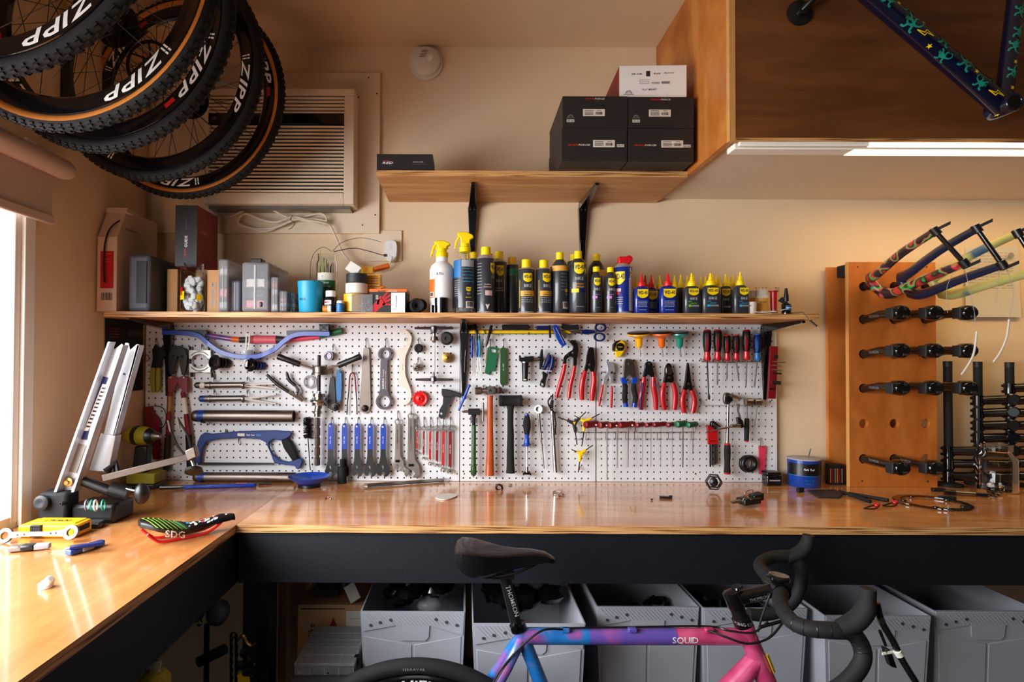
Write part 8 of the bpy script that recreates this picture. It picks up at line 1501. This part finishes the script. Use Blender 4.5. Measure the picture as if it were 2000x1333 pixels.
# ================================================================ below the counter
def tote(label, xl, xr, ytop, zt=.655, d=.42, seed=0, fill=None):
    Y = (H-zt)*F/(ytop-702); a, b = at(xl, ytop, Y).x, at(xr, ytop, Y).x; z0 = .2406; tp = .018; th = .004; t = T('storage_tote', label, 'tote', 'white plastic totes under the counter')
    y0, y1 = Y, min(Y+d, 2.29)
    T_ = [(a, y0), (b, y0), (b, y1), (a, y1)]; Bm = [(a+tp, y0+tp), (b-tp, y0+tp), (b-tp, y1-.005), (a+tp, y1-.005)]
    def wall(i, j):
        g = MB('bin'); A_, B_, C_, D_ = V((*Bm[i], z0)), V((*Bm[j], z0)), V((*T_[j], zt)), V((*T_[i], zt)); n = (B_-A_).cross(D_-A_).normalized()*-th; g.hexa([A_, B_, B_+n, A_+n, D_, C_, C_+n, D_+n]); return g
    for i, nm in enumerate(('front_wall', 'right_wall', 'rear_wall', 'left_wall')): t.add(nm, wall(i, (i+1) % 4))
    g = MB('bin'); g.box(a+tp, b-tp, y0+tp, y1-.01, z0, z0+.004); t.add('floor_panel', g)
    w_ = b-a; cx = (a+b)/2; sl = tp/(zt-z0)
    f = lambda x, z, e=.0: V((cx+x, y0+(zt-z)*sl-e, z)); hh = .072
    g = MB('bin'); pts = [(-w_*.49, zt), (w_*.49, zt), (w_*.475, zt-hh*.95), (w_*.16, zt-hh*.55), (w_*.15, zt-hh*1.05), (w_*.12, zt-hh*1.18), (-w_*.12, zt-hh*1.18), (-w_*.15, zt-hh*1.05), (-w_*.16, zt-hh*.55), (-w_*.475, zt-hh*.80)]
    g.prism([f(x, z, .004) for x, z in pts], (0, .0035, 0))
    for k in range(26):
        x = -w_*.47+w_*.94*k/26
        for x0_, z0_ in ((x, zt-.004),):
            e = min(hh*.5, w_*.48-x); g.hexa([f(x, zt-.004, .0052), f(x+.003, zt-.004, .0052), f(x+.003, zt-.004, .004), f(x, zt-.004, .004), f(x+e*.9, zt-.004-e*.95, .0052), f(x+e*.9+.003, zt-.004-e*.95, .0052), f(x+e*.9+.003, zt-.004-e*.95, .004), f(x+e*.9, zt-.004-e*.95, .004)])
    ip = t.add('folded_flap', g)
    g = MB('binhole')
    for x, z in ((-.40, .56), (-.31, .44), (-.21, .33), (.22, .30), (.32, .42), (.42, .55)): p = f(x*w_, zt-hh*z*.95, .0062); g.lathe(p, (0, -1, 0), [(0, .0045), (.0006, .0045), (.0007, .0001)], 12)
    for x in (-.07, .05): p = f(x*w_, zt-hh*2.2, .0006); g.lathe(p, (0, -1, 0), [(0, .0045), (.001, .0045), (.0011, .0001)], 12); p = f(x*w_, zt-hh*3.9, .0006); g.lathe(p, (0, -1, 0), [(0, .0045), (.001, .0045), (.0011, .0001)], 12)
    t.add('rivet', g)
    g = MB('bin'); 
    for s in (-1, 1): g.prism([f(s*w_*.012, zt-hh*1.35, .003), f(s*w_*.46, zt-hh*1.0, .003), f(s*w_*.42, z0+.02, .003), f(s*w_*.012, z0+.02, .003)], (0, .0028, 0))
    t.add('front_panels', g, bevel=.002); t.done(); return Y, a, b
def junk(label, Y, a, b, z, seed, n=9, mat='blkgloss'):
    q = random.Random(seed); m = MB(mat)
    for k in range(n):
        c = V((q.uniform(a+.06, b-.06), q.uniform(Y+.07, Y+.30), z+q.uniform(-.02, .02))); rr_ = q.uniform(.03, .055); M_ = Matrix.Rotation(q.uniform(0, 3), 3, 'Z'); P = []; N = 8
        for i in range(5):
            for j in range(8): th, ph = PI*i/4, 2*PI*j/8; r_ = rr_*q.uniform(.6, 1.15); P.append(c+M_ @ V((math.sin(th)*math.cos(ph)*r_*1.2, math.sin(th)*math.sin(ph)*r_, math.cos(th)*r_*.7)))
        m.add(P, [(i*8+j, (i+1)*8+j, (i+1)*8+(j+1) % 8, i*8+(j+1) % 8) for i in range(4) for j in range(8)])
    return one('bagged_parts', m, label, 'bag', kind='stuff')
B_ = [tote('white corrugated tote with bagged parts, leftmost, above the rear wheel', 704, 909, 1192), tote('white corrugated tote right behind the blue seat tube, set farthest forward', 922, 1144, 1215), tote('white corrugated tote behind the middle of the top tube', 1165, 1366, 1181), tote('white corrugated tote behind the pink head tube', 1372, 1577, 1183), tote('white corrugated tote behind the brake lever', 1610, 1818, 1197), tote('white corrugated tote at the lower right corner', 1824, 2034, 1187)]
for i, (Y, a, b) in enumerate(B_[:4]): junk(['black bagged parts heaped in the leftmost tote', 'crumpled black plastic bags in the tote behind the seat tube', 'dark bagged parts low in the third tote', 'dark bagged parts low in the fourth tote'][i], Y, a, b, [.66, .64, .56, .56][i], 20+i, 10)
m = MB('smokeclear'); p = at(838, 1182, 1.86); m.ball(p, .034, (1.2, 1, .8), 12); one('clear_bag', m, 'shiny clear plastic bag bulging from the leftmost tote', 'bag')
m = MB('paper'); p = at(688, 1158, 1.98); m.obox(p, (.016, 0, .010), (0, .002, .0), (-.012, 0, .026)); one('paper_tag', m, 'small tilted pale paper tag among the boxes left of the totes', 'tag')
# cartons left of the totes
def pbk(m, f, w_, h, lf, rt, d):
    text(m, 'Fly Bike', lambda x, y: f(-y-w_*.30, x), .022, .085, 1, h*.18, 0, mat='ink'); band(m, f, w_*.22, w_*.5, h*.12, h*.44, 1, 'paper'); lines(m, lift2(f), w_*.28, w_*.48, [h*.36, h*.28, h*.2], .002, 'inkgrey'); m.use('boxred').add([f(-w_*.14, h*.1), f(w_*.2, h*.1), f(w_*.03, h*.38)], [(0, 1, 2)]); band(m, f, -w_*.46, w_*.2, h*.455, h*.465, 1, 'ink')
carton('cardboard_carton', 'brown cardboard carton with black lettering beneath the counter, left of the totes', 'box', (582, 1182, 712, 1333), 1.99, .25, 'cardboard', z0=.2406, prints=pbk)
carton('dark_box', 'dark box lying atop the brown carton under the counter', 'box', (610, 1152, 660, 1181), 2.05, .15, 'boxblack', z0=at(600, 1181, 1.99).z+.002)
carton('dark_box', 'pale box end standing among dark boxes under the counter', 'box', (655, 1134, 674, 1166), 2.12, .12, 'grey', z0=at(600, 1181, 1.99).z+.002)
t = T('compartment_case', 'clear lidded compartment case full of small parts on the blue crate', 'case'); Yo = 1.70; a, b = at(577, 1303, Yo), at(690, 1303, Yo); zb_ = at(577, 1321, Yo).z; y1 = Yo+.23
g = MB('frost'); g.box(a.x, b.x, Yo, y1, zb_, a.z); t.add('tray', g, bevel=.004)
g = MB('frost'); g.box(a.x-.004, b.x+.005, Yo-.004, y1+.004, a.z+.0005, a.z+.011); t.add('lid', g, bevel=.003)
g = MB('lgrey')
for k in range(5): x = a.x+(b.x-a.x)*k/4; g.box(x-.0008, x+.0008, Yo-.0005, y1, a.z+.011, a.z+.0116); g.box(x-.001, x+.001, Yo-.001, Yo+.001, zb_+.002, a.z)
for k in range(1, 5): y = Yo+(y1-Yo)*k/5; g.box(a.x, b.x, y-.0008, y+.0008, a.z+.011, a.z+.0116)
t.add('divider_ribs', g)
g = MB('blk'); g.box(b.x-.004, b.x+.009, Yo+.03, Yo+.05, a.z-.008, a.z+.012); t.add('latch', g, bevel=.001); g = MB('metal'); q = random.Random(5)
for k in range(24): g.use(['metal', 'paper', 'steel_dark'][k % 3]).ball((q.uniform(a.x+.01, b.x-.01), q.uniform(Yo-.0035+.004, Yo+.02), q.uniform(zb_+.005, a.z-.006)), .0035, n=6)
t.add('small_parts', g); t.done()
t = T('blue_crate', 'large blue-grey lidded crate beneath the compartment case', 'crate'); g = MB('casegrey'); c0, c1 = at(560, 1322, 1.64), at(692, 1322, 1.64); g.box(c0.x, c1.x, 1.655, 1.98, .245, zb_-.012); t.add('body', g, bevel=.01); g = MB('casegrey'); g.box(c0.x-.006, c1.x-.0, 1.648, 1.985, zb_-.0115, zb_-.0008); t.add('lid', g, bevel=.003); t.done()
# under the left bench
t = T('clamp_stand', 'black clamp stand with a gear-shaped head under the left bench', 'stand'); Yq = 1.62; g = MB('blkmatte'); c = at(404, 1220, Yq); g.tube([V((c.x, Yq, .0)), V((c.x, Yq, c.z))], .0075, 10); g.lathe(V((c.x, Yq, 0)), (0, 0, 1), [(0, .09), (.012, .09), (.02, .02)], 24); t.add('post', g)
g = MB('blk'); o = at(421, 1196, Yq); g.lathe(o, (.9, -.5, .1), [(0, .016), (.004, .034), (.016, .034), (.02, .02)], 18); t.add('head', g); g = MB('chrome'); g.ball(at(389, 1217, Yq-.02), .008, (1, 1, 1.3)); g.use('steel_dark').tube([at(391, 1210, Yq-.02), at(402, 1192, Yq-.01), at(416, 1192, Yq)], .004, 8); t.add('chrome_knob', g)
g = MB('blkmatte'); g.tube([at(388, 1294, Yq), at(440, 1268, Yq)], .014, 12); t.add('side_grip', g); t.done()
t = T('paint_can', 'blue spray can with yellow shoulder on the floor-side under the left bench', 'can'); Yq = 1.30; x, r = at(303, 1300, Yq).x, 21*Yq/F; ztp = at(303, 1290, Yq).z; g = MB('blue'); g.lathe((x, Yq, 0), (0, 0, 1), [(0, .03), (.002, .032), (ztp-.05, .032), (ztp-.048, .001)], 24); t.add('body', g)
g = MB('olive'); g.lathe((x, Yq, ztp-.050), (0, 0, 1), [(0, .0325), (.012, .0315), (.026, .021), (.027, .001)], 24); t.add('shoulder', g); g = MB('frost'); g.lathe((x, Yq, ztp-.024), (.2, 0, 1), [(0, .012), (.02, .010), (.024, .006)], 14); t.add('nozzle', g); t.done()
t = T('bike_chain', 'old bicycle chain hanging beside the bench leg', 'chain'); q = random.Random(4); Yq = 1.66
g = MB('steel_dark'); P = [at(452, 1243, Yq), at(456, 1238, Yq), at(461, 1243, Yq)]
for k in range(18):
    for px in (451, 461): c = at(px+(k % 2), 1243+k*7.5, Yq); g.obox(c, (.0035 if k % 2 else .0025, 0, 0), (0, .0035, 0), (0, 0, .0048))
g.torus(at(456, 1241, Yq), (0, 1, 0), .007, .002); t.add('links', g); t.done()
t = T('derailleur', 'brassy tangled derailleur parts with a yellow tag near the bench leg', 'derailleur'); g = MB('brass'); P = smooth([at(x, y, 1.62) for x, y in ((465, 1250), (475, 1242), (482, 1256), (492, 1262), (500, 1256))], 5); g.tube(P, .004, 8)
for x, y, r in ((478, 1275, .013), (490, 1290, .011), (472, 1300, .012), (484, 1312, .014)): g.use('steel_dark').lathe(at(x, y, 1.61), (.3, -1, 0), [(0, r), (.006, r), (.007, r*.4), (.012, r*.3)], 10); g.use('brass').tube([at(x-6, y-8, 1.61), at(x+8, y+10, 1.61)], .0022, 6)
g.use('blk').tube([at(480, 1300, 1.615), V((at(480, 1300, 1.615).x, 1.615, .0))], .006, 8); t.add('linkage', g)
g = MB('yellow'); g.prism([at(463, 1320, 1.60), at(470, 1316, 1.60), at(474, 1322, 1.60), at(486, 1324, 1.60), at(488, 1340, 1.60), at(466, 1340, 1.60)], (0, .004, 0)); t.add('yellow_tag', g); t.done()
# ================================================================ the bicycle
YBk = 1.42
def k(px, py, dy=0.0): return at(px, py, YBk+dy)
t = T('bicycle', 'blue to pink painted bicycle with black saddle and drop handlebar under the counter edge', 'bicycle')
bb = V((.318, YBk, .275)); rw = V((k(815, 1282).x, YBk, .341)); st = k(1014, 1228); hd0, hd1 = k(1453, 1222), k(1520, 1392)
g = MB('bikepaint'); g.tube([bb, st], [.019, .0165], 18); t.add('seat_tube', g)
tA, tB, tC = k(1022, 1243), k(1250, 1243.5), k(1470, 1244)
g = MB('bikepaint'); g.tube([tA, k(1150, 1243.3)], .0192, 20); g.use('bikepurple').tube([k(1150, 1243.3), k(1320, 1243.7)], .0193, 20); g.use('bikepink').tube([k(1320, 1243.7), tC], .0192, 20); it = t.add('top_tube', g)
g = MB('white'); text(g, 'SQUID', lambda x, y: V((k(1333, 1244).x+x, YBk-.0196*math.cos(y/.0192), k(1333, 1244).z+.0196*math.sin(y/.0192))), .015, .060, 0, 0, 0, 0, 'white'); t.add('frame_lettering', g, sub=it)
g = MB('bikepink'); d = (hd1-hd0).normalized(); g.lathe(hd0, d, [(0, .0215), (.004, .0225), (.02, .0205), ((hd1-hd0).length-.01, .025), ((hd1-hd0).length, .026)], 22); ih = t.add('head_tube', g)
g = MB('yellow'); o_ = k(1486, 1290)+V((.016, -.016, 0)); g.obox(o_, V((.004, .004, 0)), (0, .002, 0), V(d)*.022); g.use('ink'); t.add('yellow_badge', g, sub=ih)
g = MB('bikepink'); m2 = hd0*.45+hd1*.55; g.tube([hd0*.62+hd1*.38, (hd0*.62+hd1*.38)*.75+bb*.25], [.022, .027], 20); g.use('bikepurple').tube([(hd0*.62+hd1*.38)*.75+bb*.25, bb], .027, 20); t.add('down_tube', g)
for s in (1, -1): g = MB('bikepaint'); g.tube([p for p in smooth([st+V((.006, s*.004, -.022)), k(1000, 1275)+V((0, s*.020, 0)), k(965, 1333)+V((0, s*.030, 0)), V((rw.x, YBk+s*.066, rw.z+.02))], 5)], .0125, 14); t.add('seat_stay', g)
for s in (1, -1): g = MB('bikepaint'); g.tube([bb+V((-.02, s*.03, 0)), V((rw.x, YBk+s*.066, rw.z))], [.014, .009], 12); t.add('chain_stay', g)
g = MB('blk'); g.lathe(bb+V((0, -.036, 0)), (0, 1, 0), [(0, .02), (0, .022), (.072, .022), (.072, .02)], 20); t.add('bottom_bracket', g)
g = MB('bikepink'); fc = hd1+d*.30+V((.04, 0, 0)); 
for s in (1, -1): g.tube([hd1+V((0, s*.02, 0)), hd1+d*.05+V((0, s*.045, 0)), V((fc.x, YBk+s*.05, .03))], [.018, .017, .010], 12)
g.use('blk').tube([V((fc.x, YBk-.07, .022)), V((fc.x, YBk+.07, .022))], .022, 12); t.add('fork', g)
# rear wheel
P = lambda r, a, dd: rw+V((r*math.cos(a), -dd, r*math.sin(a)))
def rev(mb, prof, N=110):
    vs = [P(r, 2*PI*i/N, dd) for i in range(N) for r, dd in prof]; kk = len(prof); return mb.add(vs, [(i*kk+j, ((i+1) % N)*kk+j, ((i+1) % N)*kk+(j+1) % kk, i*kk+(j+1) % kk) for i in range(N) for j in range(kk)])
g = MB('rubber'); rev(g, [(.322+.0185*math.cos(a), .0185*math.sin(a)) for a in [i*2*PI/14 for i in range(14)]]); i_t = t.add('rear_tire', g)
g = MB('inkgrey'); text(g, 'TERRAVAIL', lambda x, y: P(.3235+y, PI/2-x/.3235+.02, .0196), .0055, .055, 0); t.add('tire_lettering', g, sub=i_t)
g = MB('blkgloss'); rev(g, [(.306, .013), (.300, .015), (.278, .014), (.272, 0), (.278, -.014), (.300, -.015), (.306, -.013)]); ir = t.add('rear_rim', g)
g = MB('white'); text(g, 'HiFi', lambda x, y: P(.289+y, PI/2-x/.289+.0, .0152), .014, .068, 1); t.add('rim_lettering', g, sub=ir)
g = MB('blk'); 
for i in range(28): a = 2*PI*i/28; s = 1 if i % 2 else -1; g.tube([P(.022, a+(.8 if (i//2) % 2 else -.8), s*.03), P(.274, a, 0)], .001, 4)
g.lathe(rw+V((0, -.066, 0)), (0, 1, 0), [(0, .007), (.02, .01), (.036, .026), (.04, .012), (.09, .012), (.1, .026), (.11, .01), (.132, .007)], 18); t.add('rear_hub', g)
# seatpost, saddle
g = MB('blk'); g.tube([st+V((-.004, 0, .0)), k(985, 1124)], .0136, 16); isp = t.add('seatpost', g)
A_, B2 = k(1013, 1212), k(987, 1128); dd = (B2-A_).normalized(); perp = V((dd.z, 0, -dd.x))
g = MB('inkgrey'); text(g, 'THOMSON', lambda x, y: (A_+B2)/2-dd*x+V((0, -.0142*math.cos(y/.0136), 0))+perp*(.0142*math.sin(y/.0136)), .011, .075, 1); t.add('post_lettering', g, sub=isp)
g = MB('blkgloss'); g.lathe(st+V((0, 0, -.004)), dd, [(0, .0195), (.016, .0195), (.017, .015)], 20); g.lathe(k(1003, 1221)+V((0, -.012, 0)), (0, -1, 0), [(0, .008), (.012, .008), (.0125, .005)], 12); t.add('seat_clamp', g)
g = MB('steel_dark'); c = k(985, 1118); g.obox(c, (.022, 0, 0), (0, .024, 0), (0, 0, .009)); g.lathe(k(965, 1123)+V((0, -.02, 0)), (0, 1, 0), [(0, .006), (.04, .006)], 10); t.add('saddle_clamp', g, bevel=.002)
rings = []; prof = [(888, 1077, 1088, .02), (892, 1070, 1102, .05), (903, 1066, 1113, .066), (925, 1068, 1121, .068), (950, 1073, 1120, .058), (980, 1078, 1113, .042), (1010, 1079, 1108, .030), (1040, 1079, 1102, .023), (1065, 1083, 1099, .019), (1080, 1091, 1100, .013), (1085, 1097, 1101, .004)]
for px, y0, y1, w_ in prof:
    a, b = k(px, y0), k(px, y1); rings.append([V((a.x, YBk+w_*math.cos(q_), (a.z-.0*abs(math.cos(q_)) if math.sin(q_) > 0 else a.z)+(math.sin(q_)*.004 if math.sin(q_) >= 0 else -(a.z-b.z)*min(1, abs(math.cos(q_))**.7+.15)*abs(math.sin(q_))**.25))) for q_ in [2*PI*j/20 for j in range(20)]])
g = MB('blk'); g.loft(rings); isd = t.add('saddle', g)
for s in (1, -1): g = MB('steel_dark'); g.tube(smooth([k(915, 1105)+V((0, s*.03, 0)), k(950, 1122)+V((0, s*.022, 0)), k(1005, 1114)+V((0, s*.022, 0)), k(1050, 1098)+V((0, s*.008, 0))], 4), .0035, 8); t.add('saddle_rail', g, sub=isd)
# headset, stem, bars
g = MB('blkgloss'); up = -d; g.lathe(hd0, up, [(0, .0215), (.002, .0225), (.020, .0215), (.022, .018)], 24); g.use('inkgrey'); text(g, 'KING KING', lambda x, y: hd0+up*(.011+y)+V((.0228*math.sin(x/.0226), -.0228*math.cos(x/.0226), 0)), .008, .055, 1); t.add('headset', g)
g = MB('blk'); g.lathe(hd0+up*.022, up, [(0, .0172), (.024, .0172)], 20); t.add('spacers', g)
g = MB('blkgloss'); g.lathe(hd0+up*.046, up, [(0, .0185), (.002, .0195), (.040, .0195), (.043, .014), (.0435, .001)], 20); sc0 = hd0+up*.066; cl = k(1517, 1152); g.tube([sc0, cl], [.016, .017], 14); ist = t.add('stem', g)
g = MB('inkgrey'); dz = (cl-sc0).normalized(); text(g, 'THOMSON', lambda x, y: (sc0+cl)/2+dz*x+V((0, -.0172, 0))+V((-dz.z, 0, dz.x))*(y-.003), .007, .045, 0); t.add('stem_lettering', g, sub=ist)
g = MB('blkgloss'); g.lathe(cl+V((0, -.024, 0)), (0, 1, 0), [(0, .017), (0, .022), (.048, .022), (.048, .017)], 20, closed=True); g.lathe(k(1440, 1150)+V((0, 0, .002)), up, [(0, .014), (.004, .012)], 14); t.add('bar_clamp', g)
g = MB('blkgloss'); g.lathe(cl+V((.004, 0, .018)), V((.1, 0, 1)), [(0, .008), (.006, .024), (.012, .026), (.017, .022), (.018, .001)], 24); t.add('bell', g)
def N_(px, py, Y): return at(px, py, Y)
g = MB('blkmatte'); near = smooth([cl+V((0, -.02, 0)), N_(1524, 1180, 1.34), N_(1545, 1213, 1.26), N_(1578, 1228, 1.225), N_(1625, 1232, 1.21), N_(1662, 1236, 1.21), N_(1682, 1262, 1.21), N_(1684, 1292, 1.205), N_(1662, 1325, 1.20), N_(1625, 1352, 1.20), N_(1580, 1365, 1.20)], 6); g.tube(near, .0165, 16)
far = smooth([cl+V((0, .02, 0)), N_(1500, 1128, 1.50), N_(1484, 1106, 1.58), N_(1500, 1092, 1.62), N_(1530, 1087, 1.63), N_(1556, 1092, 1.63), N_(1566, 1125, 1.63), N_(1556, 1165, 1.63), N_(1528, 1192, 1.63), N_(1490, 1202, 1.63), N_(1462, 1200, 1.63)], 6); g.tube(far, .0165, 16); ib = t.add('handlebar', g)
g = MB('blk')
for i in range(8, 40, 3): a, b = near[i], near[i+1]; g.lathe(a, b-a, [(0, .0168), (.001, .0172), (.002, .0168)], 14)
t.add('bar_tape_wraps', g, sub=ib)
for (pts, nm, w_) in (([N_(1640, 1228, 1.21), N_(1670, 1215, 1.205), N_(1690, 1192, 1.20), N_(1694, 1168, 1.20), N_(1696, 1150, 1.20)], 'near', (.019, .023, .022, .018, .0165)), ([N_(1535, 1090, 1.63), N_(1558, 1082, 1.63), N_(1572, 1070, 1.63), N_(1578, 1056, 1.63), N_(1579, 1046, 1.63)], 'far', (.018, .021, .020, .018, .017))):
    P = smooth(pts, 4); n_ = len(P); rs = [w_[min(4, int(i/(n_-1)*4))]*(1-(i/(n_-1)*4 % 1))+w_[min(4, int(i/(n_-1)*4)+1)]*(i/(n_-1)*4 % 1) for i in range(n_)]; g = MB('rubber'); g.tube(P, rs, 16, sq=.85); t.add('brake_hood', g)
g = MB('blkgloss'); g.tube(smooth([N_(1712, 1178, 1.20), N_(1722, 1215, 1.195), N_(1745, 1255, 1.19), N_(1762, 1290, 1.19), N_(1790, 1335, 1.19)], 5), [.006]*20+[.005], 10, sq=1.5); g.use('barpale').tube([N_(1752, 1272, 1.186), N_(1758, 1281, 1.186)], .0078, 10); t.add('brake_lever', g)
g = MB('blk'); g.tube([N_(1718, 1232, 1.2), N_(1730, 1262, 1.2)], .003, 8); g.obox(N_(1736, 1284, 1.2), (.009, .004, -.004), (0, .006, 0), V((.006, 0, -.018))*-1); g.use('barpale'); g.obox(N_(1733, 1276, 1.192), (.010, 0, .002), (0, .0015, 0), (0, 0, .0022)); t.add('shift_paddle', g)
g = MB('metal'); g.lathe(N_(1722, 1214, 1.185), (0, -1, 0), [(0, .006), (.003, .006), (.0031, .003)], 14); t.add('lever_pivot', g)
for pts, r_ in (([k(1383, 1232, -.03), k(1420, 1246, -.05), k(1460, 1258, -.06), k(1500, 1248, -.06), k(1525, 1222, -.05), k(1537, 1200, -.04)], .0026), ([k(1100, 1228, -.012), k(1200, 1226, -.006), k(1380, 1224, -.006), k(1420, 1232, -.02), k(1470, 1236, -.03), k(1500, 1215, -.03)], .0024), ([k(1098, 1230, -.018), k(1060, 1232, -.03), k(1020, 1262, -.035), k(985, 1300, -.035), k(960, 1340, -.04)], .0026), ([k(1505, 1160, -.02), k(1490, 1200, -.02), k(1480, 1235, -.03)], .0024)):
    g = MB('blk'); g.tube(smooth(pts, 6), r_, 8); t.add('cable', g)
for px in (1104, 1235, 1385): g = MB('bikepaint' if px < 1200 else 'bikepurple' if px < 1300 else 'bikepink'); c = k(px, 1231, -.012); g.obox(c, (.010, 0, 0), (0, .007, 0), (0, 0, .005)); t.add('cable_guide', g, bevel=.002)
g = MB('steel_dark'); g.tube([k(1484, 1226, -.03), k(1530, 1213, -.03)], .004, 10); t.add('barrel_adjuster', g)
t.done()
